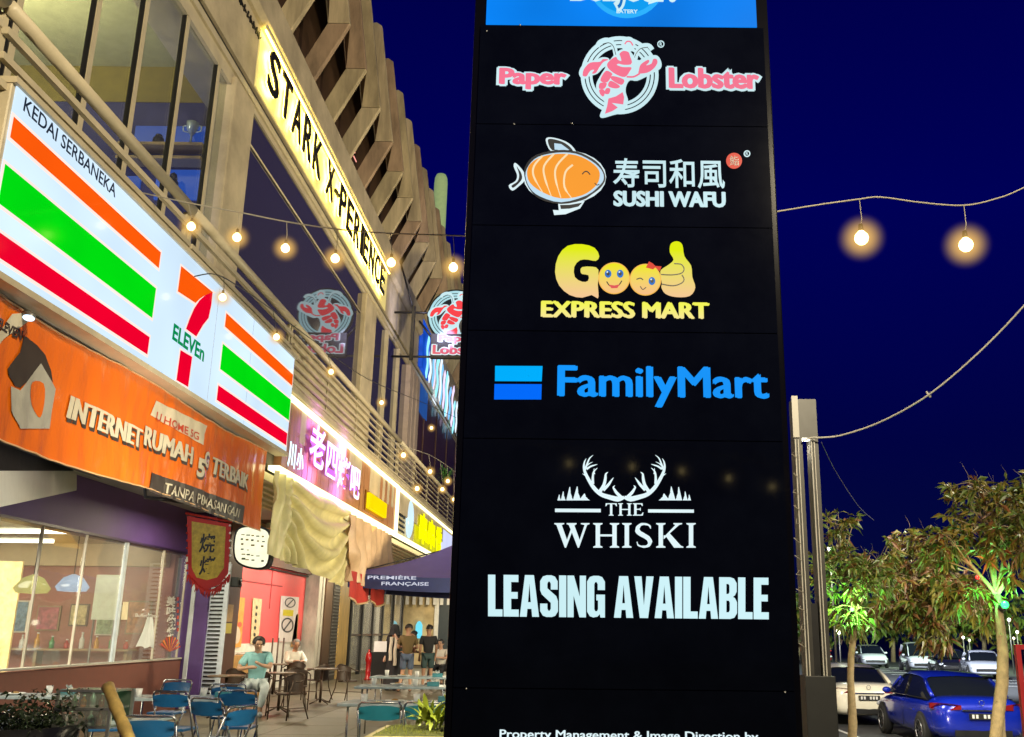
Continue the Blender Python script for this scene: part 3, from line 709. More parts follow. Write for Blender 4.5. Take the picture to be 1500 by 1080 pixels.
line(PP, gz, [(617, 272), (632, 292), (655, 298), (675, 290), (690, 268)], 5, 'smile', G_BLK, pyl, 0.008)
shape(PP, gz, [[(628, 288), (655, 292), (680, 286), (668, 304), (640, 305)]], 'mouth', glow('lit_mouth', (225, 90, 90), 1), pyl, 0.0105, 0)
line(PP, gz, [(760, 262), (778, 256), (792, 264)], 5, 'eye', G_BLK, pyl, 0.008)
line(PP, gz, [(778, 295), (790, 310), (806, 300)], 4, 'smile', G_BLK, pyl, 0.008)
shape(PP, gz, [[(820, 176), (812, 192), (805, 205), (840, 214), (850, 204), (872, 222), (880, 200), (850, 198), (838, 186)]], 'bow', glow('lit_bow', (225, 80, 60), 1), pyl, 0.008, 0)
shape(PP, gz, [[(925, 90), (955, 78), (980, 95), (990, 150), (1022, 195), (1028, 250), (1042, 300), (1015, 340), (950, 345), (900, 330), (880, 300), (882, 280), (876, 240), (878, 215), (915, 190), (938, 165), (920, 130)]], 'thumb', GG, pyl, 0.003, 3)
for pts in ([(878, 238), (930, 240), (975, 232), (988, 212), (975, 190), (940, 186)], [(880, 284), (935, 292), (975, 280), (988, 262), (978, 240)]):
    line(PP, gz, pts, 5, 'finger_line', G_BLK, pyl, 0.006)
fit(PP, gz, 'EXPRESS MART', 308, 374, 1103, 440, 'lettering', grad('two_tone_print_cream', (250, 232, 150), (244, 246, 90), gz(0, 440)[1], gz(0, 374)[1]), pyl, 0.003, off=0.0, fat=0.085)
# blue bars and wordmark
shape(PP, gz, [[(83, 675), (310, 676), (306, 749), (82, 748)]], 'bar', glow('lit_bar_cyan', (0, 174, 252), 1), pyl, 0.003)
shape(PP, gz, [[(80, 762), (306, 763), (304, 836), (78, 836)]], 'bar', glow('lit_bar_blue', (2, 106, 250), 1), pyl, 0.003)
fit(PP, gz, 'FamilyMart', 386, 686, 1384, 866, 'lettering', G_SKY, pyl, 0.003, off=0.0, fat=0.036)
# antlers, pines, serif lettering
az = zf(820, 640, 6.0)
def antler(s_):
    m_ = lambda x, y: az(566 + s_ * (x - 566), y)
    A_ = [([(566, 532), (510, 548), (430, 530), (360, 505), (300, 450), (255, 380), (225, 320), (212, 270), (216, 225), (232, 192)], [26, 46, 40, 36, 34, 30, 26, 20, 13, 3]),
          ([(222, 290), (240, 240), (262, 190), (294, 162)], [20, 16, 11, 2]), ([(235, 285), (270, 262), (300, 252), (330, 243)], [20, 15, 11, 3]),
          ([(232, 262), (258, 238), (290, 222)], [12, 9, 2]), ([(245, 360), (222, 340), (198, 325)], [16, 10, 2]),
          ([(290, 415), (290, 360), (298, 310), (330, 275)], [26, 20, 15, 3]), ([(305, 330), (300, 300), (302, 278)], [12, 8, 2]),
          ([(340, 500), (385, 430), (400, 370), (404, 330), (424, 312)], [34, 28, 24, 16, 3]), ([(380, 470), (425, 425), (450, 390), (472, 360)], [30, 24, 16, 3]),
          ([(540, 535), (500, 495), (480, 465), (470, 445), (484, 430)], [30, 26, 20, 14, 4])]
    for i_, (pts, wd) in enumerate(A_):
        sp = smoothpoly(pts, 3, False); ws = []
        for k in range(len(sp)):
            t = k / (len(sp) - 1) * (len(wd) - 1); j = min(int(t), len(wd) - 2); ws.append(wd[j] + (wd[j + 1] - wd[j]) * (t - j))
        pg = strokepoly(sp, ws)
        if s_ < 0: pg = pg[::-1]
        PP.flat('antler_tine', fillmesh([[m_(*p) for p in pg]]), G_WHT, pyl, 0.003 + 0.0004 * (i_ + (12 if s_ < 0 else 0)), 0.0002)
antler(1); antler(-1)
for s_ in (1, -1):
    for i_, (x, h, w_) in enumerate(((0, 50, 34), (30, 78, 44), (78, 118, 62), (136, 122, 76), (190, 60, 96))):
        b = 560; xx = 4 + x - 25
        m_ = (lambda X_, Y_: az(566 + s_ * (X_ - 566), Y_))
        tri = [(xx, b), (xx + w_ * .5 - 3, b - h), (xx + w_ * .5 + 3, b - h), (xx + w_ * .62, b - h * .6), (xx + w_ * .58, b - h * .58), (xx + w_ * .8, b - h * .28), (xx + w_ * .76, b - h * .26), (xx + w_, b)]
        if s_ < 0: tri = tri[::-1]
        PP.flat('pine_print', fillmesh([[m_(*p) for p in tri]]), G_WHT, pyl, 0.003 + 0.0005 * i_, 0.0002)
shape(PP, az, [[(-42, 632), (360, 634), (360, 664), (-42, 662)]], 'rule', G_WHT, pyl, 0.003)
shape(PP, az, [[(776, 638), (1178, 640), (1178, 668), (776, 666)]], 'rule', G_WHT, pyl, 0.003)
def serifI(x, w_=30, s_=14): 
    a = x + (w_ - s_) / 2; return [(x, 0), (x + w_, 0), (x + w_, 4), (a + s_, 9), (a + s_, 91), (x + w_, 96), (x + w_, 100), (x, 100), (x, 96), (a, 91), (a, 9), (x, 4)]
SER = {
 'I': ([serifI(0)], 30),
 'H': ([serifI(0), serifI(54), [(22, 46), (62, 46), (62, 54), (22, 54)]], 84),
 'T': ([[(22, 0), (52, 0), (52, 4), (44, 9), (44, 93), (60, 92), (68, 76), (72, 76), (71, 100), (3, 100), (2, 76), (6, 76), (14, 92), (30, 93), (30, 9), (22, 4)]], 74),
 'E': ([[(0, 0), (62, 0), (66, 26), (62, 26), (52, 8), (24, 8), (24, 47), (42, 48), (46, 40), (49, 40), (49, 64), (46, 64), (42, 56), (24, 55), (24, 92), (50, 92), (58, 78), (62, 78), (60, 100), (0, 100), (0, 96), (9, 91), (9, 9), (0, 4)]], 66),
 'W': ([[(0, 100), (0, 96), (7, 92), (34, 0), (38, 0), (57, 62), (76, 0), (80, 0), (106, 92), (114, 96), (114, 100), (86, 100), (86, 96), (98, 92), (82, 32), (65, 90), (72, 96), (72, 100), (40, 100), (40, 96), (47, 92), (53, 74), (41, 32), (24, 92), (32, 96), (32, 100)]], 116),
 'S': ([strokepoly(smoothpoly([(8, 24), (12, 10), (28, 4), (44, 8), (50, 24), (42, 40), (26, 52), (12, 64), (10, 80), (20, 94), (34, 96), (48, 90), (52, 78)], 3, False), [3, 6, 9, 11, 15, 17, 18, 17, 13, 10, 8, 6, 3])], 60),
 'K': ([serifI(0), [(24, 50), (30, 50), (62, 92), (56, 96), (56, 100), (84, 100), (84, 96), (74, 92), (44, 58), (80, 8), (88, 4), (88, 0), (58, 0), (33, 44), (24, 34)]], 88)}
IMP = {
 'L': ([[(0, 0), (42, 0), (42, 17), (21, 17), (21, 100), (0, 100)]], 42),
 'E': ([[(0, 0), (44, 0), (44, 17), (22, 17), (22, 43), (41, 43), (41, 59), (22, 59), (22, 83), (43, 83), (43, 100), (0, 100)]], 44),
 'A': ([[(0, 0), (20, 0), (22, 19), (34, 19), (36, 0), (56, 0), (41, 100), (15, 100)], [(24, 35), (32, 35), (28, 80)]], 56),
 'S': ([[(0, 32), (0, 14), (8, 3), (18, 0), (34, 0), (44, 3), (52, 14), (52, 38), (47, 50), (21, 69), (21, 80), (24, 85), (28, 85), (31, 80), (31, 66), (51, 66), (51, 86), (43, 97), (33, 100), (19, 100), (8, 97), (0, 86), (0, 64), (5, 54), (31, 34), (31, 20), (28, 15), (24, 15), (21, 20), (21, 32)]], 52),
 'I': ([[(0, 0), (21, 0), (21, 100), (0, 100)]], 21),
 'N': ([[(0, 0), (18, 0), (18, 52), (35, 0), (54, 0), (54, 100), (36, 100), (36, 50), (19, 100), (0, 100)]], 54),
 'G': ([[(52, 55), (27, 55), (27, 41), (32, 41), (32, 20), (29, 15), (24, 15), (21, 20), (21, 80), (24, 85), (28, 85), (31, 80), (31, 66), (52, 66), (52, 86), (44, 97), (34, 100), (19, 100), (8, 97), (0, 86), (0, 14), (8, 3), (18, 0), (30, 2), (37, 8), (39, 0), (52, 0)]], 52),
 'V': ([[(16, 0), (40, 0), (56, 100), (35, 100), (28, 30), (21, 100), (0, 100)]], 56),
 'B': ([[(0, 0), (32, 0), (44, 3), (52, 14), (52, 40), (46, 50), (40, 53), (46, 57), (51, 66), (51, 86), (43, 97), (32, 100), (0, 100)], [(21, 16), (28, 16), (31, 21), (31, 40), (28, 44), (21, 44)], [(21, 60), (27, 60), (30, 64), (30, 80), (27, 84), (21, 84)]], 52)}
def setline(font, s, mp, x0, y0, x1, y1, gap, name, m, par, d=0.003, space=24):
    tot = sum((font[c][1] if c != ' ' else space) + gap for c in s) - gap
    k = (x1 - x0) / tot; x = x0
    for c in s:
        if c != ' ':
            vv = [];
            for poly in (font[c][0] if font is SER else [None]):
                cs = [[mp(x + a * k, y1 + (y0 - y1) * b / 100) for a, b in pg] for pg in ([poly] if poly is not None else font[c][0])]
                PP.flat(name, fillmesh(cs), m, par, d, 0.002)
        x += ((font[c][1] if c != ' ' else space) + gap) * k
setline(SER, 'THE', ident, 886.5, 737.5, 942.5, 755.5, 6, 'letter', G_WHT, pyl)
setline(SER, 'WHISKI', ident, 812, 766.5, 1019, 802.5, 10, 'letter', G_WHT, pyl)
LM = glow('lit_ice_white', (206, 242, 248), 1)
setline(IMP, 'LEASING AVAILABLE', lambda x, y: q(x, y + (x - 715) / 410 * 4.5), 715, 842, 1126, 903, 3.2, 'letter', LM, pyl, space=20)
fit(PP, lambda x, y: q(x, y + (x - 732) / 378 * 4), 'Property Management & Image Direction by', 732, 1069, 1110, 1085, 'lettering', G_WHT, pyl, 0.003, off=0.0, fat=0.03)

# ------------------------------------------------------------------ shop signs along the balcony
XS = -4.43
SP = Plane3((XS, 0, 0), (0, 1, 0), (0, 0, 1))
def sq(px, py):
    v = P(px, py, X=XS); return (v.y, v.z)
cs = thing('convenience_store_sign', 'long white lightbox with orange, green and red stripes and a big numeral 7', 'sign', (XS, 10.8, 4.2))
sy0, sy1, sz0, sz1 = 6.78, 14.72, 4.22, 5.72
o = MB().box((XS - 0.16, sy0 - 0.05, sz0 - 0.05), (XS - 0.012, sy1 + 0.03, sz1 + 0.05)).obj('case', TAN2, cs); bevel(o, 0.01, 1)
MB().box((XS - 0.012, sy0, sz0), (XS, sy1, sz1)).obj('lit_face', glow('lightbox_white', (212, 236, 255), 1.05, 0.10, 0.9), cs)
for a, b, c_, d_ in ((sy0 - 0.06, sy1 + 0.04, sz1, sz1 + 0.055), (sy0 - 0.06, sy1 + 0.04, sz0 - 0.055, sz0)):
    MB().box((XS - 0.17, a, c_), (XS + 0.03, b, d_)).obj('frame', TAN2, cs)
for yy in (11.35, 12.7): MB().box((XS - 0.0005, yy, sz0), (XS + 0.0006, yy + 0.008, sz1)).obj('face_seam', mat('seam_grey', (0.4, 0.45, 0.5), 0.5), cs)
SO, SG, SR, SGN = glow('sign_orange', (255, 92, 0), 1), glow('sign_green', (0, 222, 8), 1), glow('sign_red', (240, 0, 42), 1), glow('sign_dark_green', (0, 140, 82), 1)
KW = glow('sign_keyline', (255, 236, 225), 1.05)
def srect(y0, y1, z0, z1, m, nm='stripe'):
    SP.flat(nm + '_keyline', fillmesh([[(y0 - .03, z0 - .03), (y1 + .03, z0 - .03), (y1 + .03, z1 + .03), (y0 - .03, z1 + .03)]]), KW, cs, 0.002, 0.0015)
    SP.flat(nm, fillmesh([[(y0, z0), (y1, z0), (y1, z1), (y0, z1)]]), m, cs, 0.005, 0.002)
ob_ = [sq(235, 370), sq(232, 393)]; gb_ = [sq(227, 422), sq(221, 465)]; rb_ = [sq(217, 493), sq(213, 518)]
ye = ob_[0][0]
zo1, zo0 = ob_[0][1], ob_[1][1]; zg1, zg0 = gb_[0][1], gb_[1][1]; zr1, zr0 = rb_[0][1], rb_[1][1]
srect(6.80, ye, zo0, zo1, SO); srect(6.80, ye, zg0, zg1, SG); srect(6.80, ye, zr0, zr1, SR)
ys = sq(331, 460)[0]
srect(ys, sy1 - 0.02, zo0, zo1, SO); srect(ys, sy1 - 0.02, zg0, zg1, SG); srect(ys, sy1 - 0.04, zr0, zr1, SR)
S7 = lambda pts, m, nm, k=0: SP.flat(nm, fillmesh([[sq(*p) for p in (smoothpoly(pts, k) if k else pts)]]), m, cs, 0.005, 0.002)
KL = lambda pts, nm: SP.flat(nm, fillmesh([[sq(*p) for p in pts]], 0.025), KW, cs, 0.002, 0.0015)
p1 = [(265, 390), (311, 428), (301, 432), (292, 438), (286, 444), (260, 427)]
p2 = [(311, 428), (309, 447), (305, 466), (297, 476), (287, 493), (272, 482), (277, 468), (284, 452), (292, 440), (301, 432)]
p3 = [(264, 513), (281, 523), (275, 567), (258, 557)]
for p_, m_ in ((p1, SO), (p2, SR), (p3, SR)): KL(p_, 'numeral_keyline'); S7(p_, m_, 'numeral')
a_, b_ = sq(251, 497), sq(300, 505)
SP.text('ELEVEn', a_[0], sq(251, 497)[1], b_[0], sq(251, 471)[1], 'lettering', SGN, cs, 0.009, 0.002, off=0.03)
SP.text('KEDAI SERBANEKA', 6.90, 5.575, sq(168, 290)[0], 5.70, 'lettering', mat('print_navy', (0.01, 0.02, 0.05), 0.4, var=0), cs, 0.004, 0.002, off=0.008)

# orange vinyl banner under it, wrinkled
bn = thing('vinyl_banner', 'wrinkled orange internet promotion banner slung under the white striped lightbox', 'banner', (-4.6, 10.8, 3.0))
BX = -4.58
def bz(v, u):   # u along 0..1, v up 0..1 -> (y,z)
    y = 6.0 + (14.28 - 6.0) * u
    zb = 3.0 + 0.06 * math.sin(u * 3.1 + 0.5) - 0.10 * math.sin(math.pi * min(1, max(0, (y - 7) / 3.5))) * 0.6
    ztop = 4.16 - 0.05 * math.sin(math.pi * u * 2) ** 2
    return y, zb + (ztop - zb) * v
def bdisp(y, z):
    d = 0.045 * noise.noise(Vector((y * 0.9, z * 1.2, 1))) + 0.02 * noise.noise(Vector((y * 4.5, z * 1.3, 5)))
    if z < 3.7: d += 0.012 * noise.noise(Vector((y * 11, z * 2.5, 9))) * (3.7 - z) / .5
    return d
class BP(Plane3):
    def flat(s, name, vf, m, parent, d=0.004, t=0.003):
        bm = bmesh.new(); vv = [bm.verts.new((v[0], v[1], 0)) for v in vf[0]]
        for f in vf[1]:
            try: bm.faces.new([vv[i] for i in f])
            except ValueError: pass
        bmesh.ops.triangulate(bm, faces=bm.faces[:])
        for _ in range(5):
            es = [e for e in bm.edges if e.calc_length() > 0.06]
            if not es: break
            bmesh.ops.subdivide_edges(bm, edges=es, cuts=1); bmesh.ops.triangulate(bm, faces=bm.faces[:])
        bm.verts.index_update(); nv = [tuple(v.co)[:2] for v in bm.verts]; nf = [[v.index for v in f.verts] for f in bm.faces]; bm.free()
        return Plane3.flat(s, name, (nv, nf), m, parent, d, 0)
    def p(s, u, v, d=0.0): return Vector((BX + bdisp(u, v) + d, u, v))
bp_ = BP((BX, 0, 0), (0, 1, 0), (0, 0, 1))
ORB = mat('orange_vinyl', (0.80, 0.165, 0.008), 0.25, var=0.05, nscale=1.0, bump=0.5, bscale=3.5, spec=0.6, coat=0.5, stretch=(1, 1.3, 0.6), bdist=0.06)
mb = MB(); mb.grid(lambda a, b: (lambda yz: Vector((BX + bdisp(*yz), yz[0], yz[1])))(bz(b, a)), 150, 26); mb.obj('sheet', ORB, bn)
mb = MB()
for vv in (0.0, 1.0):
    mb.tube([(lambda yz: Vector((BX + 0.004 + bdisp(*yz), yz[0], yz[1])))(bz(vv, i / 60)) for i in range(61)], 0.008, 6)
mb.obj('hem', mat('banner_hem', (0.75, 0.45, 0.22), 0.4), bn)
CREAM = mat('banner_print_cream', (0.62, 0.55, 0.40), 0.35); BRN = mat('banner_print_brown', (0.05, 0.035, 0.025), 0.4)
def bq(px, py):
    v = P(px, py, X=BX); return (v.y, v.z)
def btext(s, x0, yb0, yt0, x1, m, d, nm='lettering', off=0.04, dy=0.0, dz=0.0, sh=0.0):
    a, b = bq(x0, yb0), bq(x0, yt0); y1 = bq(x1, yb0)[0]
    return bp_.text(s, a[0] + dy, a[1] + dz, y1 + dy, b[1] + dz, nm, m, bn, d, 0.001, off=off, shear=sh)
for w_, x0, yb, yt, x1 in (('INTERNET', 98, 612, 578, 210), ('RUMAH', 211, 652, 622, 280), ('TERBAIK', 307, 693, 668, 365)):
    for j_, dd in enumerate((-.02, 0, .02)):
        btext(w_, x0, yb, yt, x1, BRN, 0.010 + j_ * .0003, 'lettering_shadow', 0.0, 0.03 + dd, -0.035)
        btext(w_, x0, yb, yt, x1, CREAM, 0.014 + j_ * .0003, 'lettering', 0.0, dd)
btext('5', 283, 697, 668, 294, BRN, 0.010, 'lettering_shadow', 0.05, 0.03, -0.03); btext('5', 283, 697, 668, 294, CREAM, 0.014)
btext('G', 293, 683, 658, 302, BRN, 0.010, 'lettering_shadow', 0.05, 0.03, -0.03); btext('G', 293, 683, 658, 302, CREAM, 0.014)
bp_.flat('tag_print', fillmesh([[bq(*p) for p in ((221, 608), (228, 587), (302, 624), (297, 636), (294, 652))]]), CREAM, bn, 0.010, 0.001)
btext('U HOME 5G', 228, 615, 602, 291, mat('banner_print_red', (0.5, 0.05, 0.01), 0.4), 0.015, off=0.014)
bp_.flat('dark_strip_print', fillmesh([[bq(*p) for p in ((221, 720), (223, 692), (358, 742), (356, 770))]]), BRN, bn, 0.010, 0.001)
btext('TANPA PEMASANGAN', 241, 722, 706, 352, CREAM, 0.022, off=0.008)
bp_.flat('house_roof_print', fillmesh([[bq(*p) for p in smoothpoly([(8, 540), (26, 516), (30, 494), (38, 496), (64, 520), (76, 562), (60, 540), (28, 568), (16, 558)], 2)]]), BRN, bn, 0.010, 0.001)
bp_.flat('house_wall_print', fillmesh([[bq(*p) for p in ((14, 566), (28, 572), (58, 532), (80, 570), (74, 628), (26, 628), (14, 602))]]), mat('banner_print_grey', (0.42, 0.40, 0.34), 0.4), bn, 0.012, 0.001)
bp_.flat('house_mark_print', fillmesh([[bq(*p) for p in smoothpoly([(46, 560), (62, 562), (64, 590), (58, 612), (50, 600), (44, 580)], 3)]]), ORB, bn, 0.016, 0.001)
bp_.flat('ribbon_print', fillmesh([[bq(*p) for p in ((-30, 512), (-2, 480), (14, 460), (36, 458), (38, 470), (0, 497), (-20, 520))]]), CREAM, bn, 0.010, 0.001)
bp_.text('ELEVEN', bq(-16, 500)[0], bq(0, 486)[1], bq(31, 470)[0], bq(0, 486)[1] + 0.085, 'lettering', BRN, bn, 0.014, 0.001, off=0.04)
# arms carrying the banner
for (ya, yb, z_) in ((10.3, 10.9, 3.28), (12.2, 12.9, 3.16)):
    t = thing('banner_bracket', 'dark steel bracket under the %s of the orange banner' % ('middle' if ya < 11 else 'right half'), 'bracket', (-4.7, ya, z_))
    MB().tube([(-5.6, ya, 4.2), (-5.4, ya, z_ + .02), (-4.62, ya + .1, z_)], 0.022, 6).obj('arm', BLACKM, t)
    MB().tube([(-5.4, ya, z_ + .02), (-4.9, yb, z_ + .01)], 0.022, 6).obj('brace', BLACKM, t)
t = thing('spotlight', 'small can spotlight fixed under the soffit behind the orange banner', 'lamp', (-5.3, 11.3, 3.3))
MB().cyl((-5.3, 11.3, 3.75), (-5.25, 11.3, 3.45), 0.07, 12).obj('can', GREYM, t); MB().tube([(-5.3, 11.3, 4.2), (-5.3, 11.3, 3.75)], 0.012, 6).obj('stem', GREYM, t)
t = thing('floodlight', 'small cool floodlight clipped at the banner top near its upturned ribbon', 'lamp', tuple(P(42, 466, X=-4.4)))
c = P(42, 466, X=-4.42)
MB().ball(c, 0.042, 12, 8, (1, 1.3, .55)).obj('lens', glow('cool_lens', (205, 235, 255), 2.2, 0), t)
MB().tube([c + Vector((0, 0.05, 0.03)), c + Vector((-.1, .12, .08))], 0.03, 8).obj('bracket', GREYM, t)

# second sign board: brown timber cladding, pale LED outline, purple neon
sb = thing('barbecue_shop_sign', 'brown timber signboard outlined in warm LED strip with purple-glowing neon characters', 'sign', (-4.5, 19.8, 4.0))
WDB = mat('sign_timber', (0.34, 0.15, 0.06), 0.5, var=0.35, nscale=3, stretch=(1, 5, 0.4), bump=0.2)
by0, by1, bz0, bz1 = 14.74, 24.6, 3.97, 5.10
n_ = 33
for i in range(n_):
    ya = by0 + (by1 - by0) * i / n_; yb = by0 + (by1 - by0) * (i + 1) / n_
    MB().box((-4.62, ya + 0.008, bz0), (-4.50 + random.uniform(-.006, .006), yb - 0.008, bz1)).obj('timber_board', WDB, sb)
MB().box((-4.66, by0, bz0), (-4.62, by1, bz1)).obj('backboard', BLACKM, sb)
LED = glow('warm_led_strip', (255, 246, 186), 2.6, 0)
for z_ in (bz0 - 0.03, bz1 + 0.02): MB().box((-4.60, by0 - (0.3 if z_ < 4.5 else 0), z_ - 0.035), (-4.43, by1, z_ + 0.035)).obj('led_strip', LED, sb)
MB().box((-4.58, by1, bz0 - 0.05), (-4.43, by1 + 0.12, bz1 + 0.05)).obj('led_strip', LED, sb)
NP = Plane3((-4.42, 0, 0), (0, 1, 0), (0, 0, 1))
for i, ch in enumerate('老四烤吧'):
    y0_ = (15.95, 17.1, 18.0, 19.1)[i]; y1_ = (16.95, 17.9, 19.0, 19.95)[i]; zz = (4.28, 4.25, 4.16, 4.16)[i]
    NP.text(ch, y0_, zz, y1_, zz + (0.72, .62, .66, .62)[i], 'neon_outline', glow('violet_neon', (206, 110, 250), 1.3), sb, 0.0, 0.004, off=0.045)
    NP.text(ch, y0_, zz, y1_, zz + (0.72, .62, .66, .62)[i], 'neon_character', glow('pinkish_white_neon', (255, 226, 255), 1.8), sb, 0.012, 0.006, off=0.012)
for i, ch in enumerate('川小'):
    NP.text(ch, 14.75 + i * .48, 4.02 , 15.15 + i * .48, 4.42, 'neon_character', glow('cyan_white_neon', (215, 246, 255), 1.8), sb, 0.02, 0.006, off=0.03)
o = MB().box((-4.46, 20.9, 4.13), (-4.38, 22.9, 4.47)).obj('yellow_plaque', glow('yellow_plaque_glow', (255, 222, 0), 1.1), sb); bevel(o, 0.02)
MB().box((-4.49, 20.85, 4.08), (-4.461, 22.95, 4.52)).obj('plaque_frame', mat('plaque_brown', (0.25, 0.1, 0.0), 0.5), sb)
for yy_ in (16.5, 18.6): lamp('neon_spill', 'AREA', (-4.30, yy_, 4.55), 26, (0.72, 0.22, 1.0), 0.5, (-4.6, yy_, 4.55), sy=1.2)
lamp('plaque_spill', 'AREA', (-4.2, 21.9, 4.0), 7, (1.0, 0.5, 0.02), 0.8, (-4.6, 21.8, 4.4), sy=2)
# third sign
tb = thing('yellow_character_sign', 'pale signboard with a tall white rounded lamp and yellow characters further along the arcade', 'sign', (-4.5, 30, 4.0))
MB().box((-4.66, 24.8, 3.97), (-4.55, 38, 5.1)).obj('backboard', mat('sign_back_cream', (0.5, 0.45, 0.28), 0.5, var=0.3, nscale=4), tb)
for z_ in (3.94, 5.12): MB().box((-4.58, 24.8, z_ - 0.035), (-4.45, 38, z_ + 0.035)).obj('led_strip', LED, tb)
MB().box((-4.58, 24.75, 3.94), (-4.45, 24.85, 5.12)).obj('led_strip', LED, tb)
mb = MB(); mb.ball((-4.5, 26.9, 4.55), 0.5, 14, 10, (0.2, 0.75, 1.05)); mb.obj('rounded_lamp', glow('pale_blue_lamp', (212, 240, 255), 1.1), tb)
for q_ in range(7):
    MB().box((-4.55, 25.2, 4.10 + q_ * 0.13), (-4.52, 26.3, 4.15 + q_ * 0.13)).obj('printed_line', BLACKM, tb)
for i, ch in enumerate('串串香'):
    NP.text(ch, 28.2 + i * 1.75, 4.05, 29.8 + i * 1.75, 4.95, 'neon_character', glow('yellow_neon', (250, 246, 0), 1.2), tb, 0.0, 0.01, off=0.06)
MB().box((-4.55, 34.0, 4.05), (-4.48, 37.4, 5.0)).obj('lit_panel', glow('pale_violet_panel', (215, 222, 255), 1.0), tb)
MB().box((-4.548, 28.0, 4.02), (-4.53, 33.6, 5.0)).obj('glow_panel', mat('olive_perspex', (0.35, 0.34, 0.03), 0.4, em=0.35, emcol=sc(200, 200, 10)), tb)

# ------------------------------------------------------------------ balcony railings
def railing(y0, y1, label):
    t = thing('balcony_railing', label, 'railing', (XB, (y0 + y1) / 2, 5.4))
    o = MB().tube([(XB, y0, 6.33), (XB, y1, 6.33)], 0.062, 12).obj('handrail', TAN2, t)
    zs_ = (6.12, 5.90, 5.68) if y1 < 15.5 else (6.14, 5.99, 5.84, 5.69, 5.54, 5.40, 5.26)
    for z_ in zs_:
        if y1 < 15.5: MB().box((XB - 0.025, y0, z_ - 0.03), (XB + 0.025, y1, z_ + 0.03)).obj('rail', TAN2, t)
        else: MB().box((XB - 0.012, y0, z_ - 0.016), (XB + 0.03, y1, z_ + 0.016)).obj('rail', TAN2, t)
    yy = y0 + 0.03; sp_ = (y1 - y0 - 0.06) / max(1, round((y1 - y0) / (3.0 if y1 < 15.5 else 2.6)))
    while yy <= y1 + 0.01:
        MB().box((XB - 0.075, yy - 0.035, 5.2), (XB - 0.03, yy + 0.035, 6.28)).obj('post', TAN2, t); yy += sp_
    return t
railing(4.0, 6.55, 'nearest bay of the cream balcony railing at the top left edge of the view')
railing(6.62, 10.45, 'cream balcony railing with three flat bars above the striped lightbox')
railing(10.5, 14.7, 'cream balcony railing bay just before the timber signboard starts')
railing(14.78, 24.7, 'many-barred cream balcony railing above the purple neon signboard')
railing(24.8, 46.0, 'far bay of the many-barred cream balcony railing above the yellow characters')
MB().box((XB - 0.07, 14.8, 5.15), (XB - 0.05, 21.0, 6.22)).obj('balustrade_backing', TAN, B)
MB().box((XB - 0.30, 3.5, 5.6), (XB - 0.06, 6.62, 6.45)).obj('balcony_box', TAN, B)

# ------------------------------------------------------------------ raised STARK X-PERIENCE letters
fs = thing('fascia_lettering', 'dark raised letters on the warm washed fascia strip reading STARK X-PERIENCE', 'lettering', (-5.25, 20, 10.2))
FP = Plane3((XF + 0.14, 0, 0), (0, 1, 0), (0, 0, 1))
string = 'STARK X-PERIENCE'
def fy_(px, py): return P(px, py, X=XF + 0.14).y
ya, yb = fy_(392, 130), fy_(565, 425)
wts = {'I': .42, '-': .6, ' ': .45}
tot = sum(wts.get(c, 1) for c in string); yy = ya
for c in string:
    wd = wts.get(c, 1) * (yb - ya) / tot
    if c == '-': FP.flat('letter', fillmesh([[(yy + wd * .1, 10.70), (yy + wd * .8, 10.70), (yy + wd * .8, 10.78), (yy + wd * .1, 10.78)]]), mat('letter_bronze', (0.13, 0.10, 0.03), 0.4), fs, 0.0, 0.05)
    elif c != ' ':
        FP.text(c, yy, 10.34, yy + wd * .80, 11.12, 'letter', mat('letter_bronze', (0, 0, 0)), fs, 0.0, 0.03, off=0.010)
        FP.text(c, yy, 10.34, yy + wd * .80, 11.12, 'halo_led', glow('halo_led_glow', (255, 222, 105), 34, 0), fs, -0.045, 0.0, off=0.0)
    yy += wd
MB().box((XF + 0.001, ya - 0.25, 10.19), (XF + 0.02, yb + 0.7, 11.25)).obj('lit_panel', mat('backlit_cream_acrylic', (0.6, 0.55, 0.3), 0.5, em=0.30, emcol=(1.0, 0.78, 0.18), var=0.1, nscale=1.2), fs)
FLED = glow('fascia_led', (255, 226, 110), 32, 0)
MB().box((XF + 0.07, ya - 0.2, 11.255), (XF + 0.11, yb + 0.6, 11.28)).obj('led_channel', FLED, fs)
MB().box((XF + 0.112, ya - 0.3, 11.245), (XF + 0.14, yb + 0.7, 11.31)).obj('led_trough', TAN2, fs)
SP2 = Plane3((XF + 0.001, 0, 0), (0, 1, 0), (0, 0, 1))
v0, v1 = P(354, 0, X=XF), P(394, 72, X=XF)
_r = random.Random(4)
for i in range(26):
    yy_ = 10.4 + i * .15
    if i % 9 == 7: continue
    SP2.flat('small_lettering', fillmesh([strokepoly([(yy_, 11.04), (yy_ + _r.uniform(0, .05), 11.17)], .03)]), mat('letter_bronze', (0, 0, 0)), fs, 0.02, 0.018)
    SP2.flat('small_lettering', fillmesh([strokepoly([(yy_ + .02, 11.04 + _r.uniform(0, .12)), (yy_ + .10, 11.04 + _r.uniform(0, .12))], .025)]), mat('letter_bronze', (0, 0, 0)), fs, 0.022, 0.018)
lamp('banner_flood', 'AREA', (-3.0, 9.5, 2.6), 60, (1.0, 0.90, 0.72), 0.3, (-4.6, 10.5, 3.6))

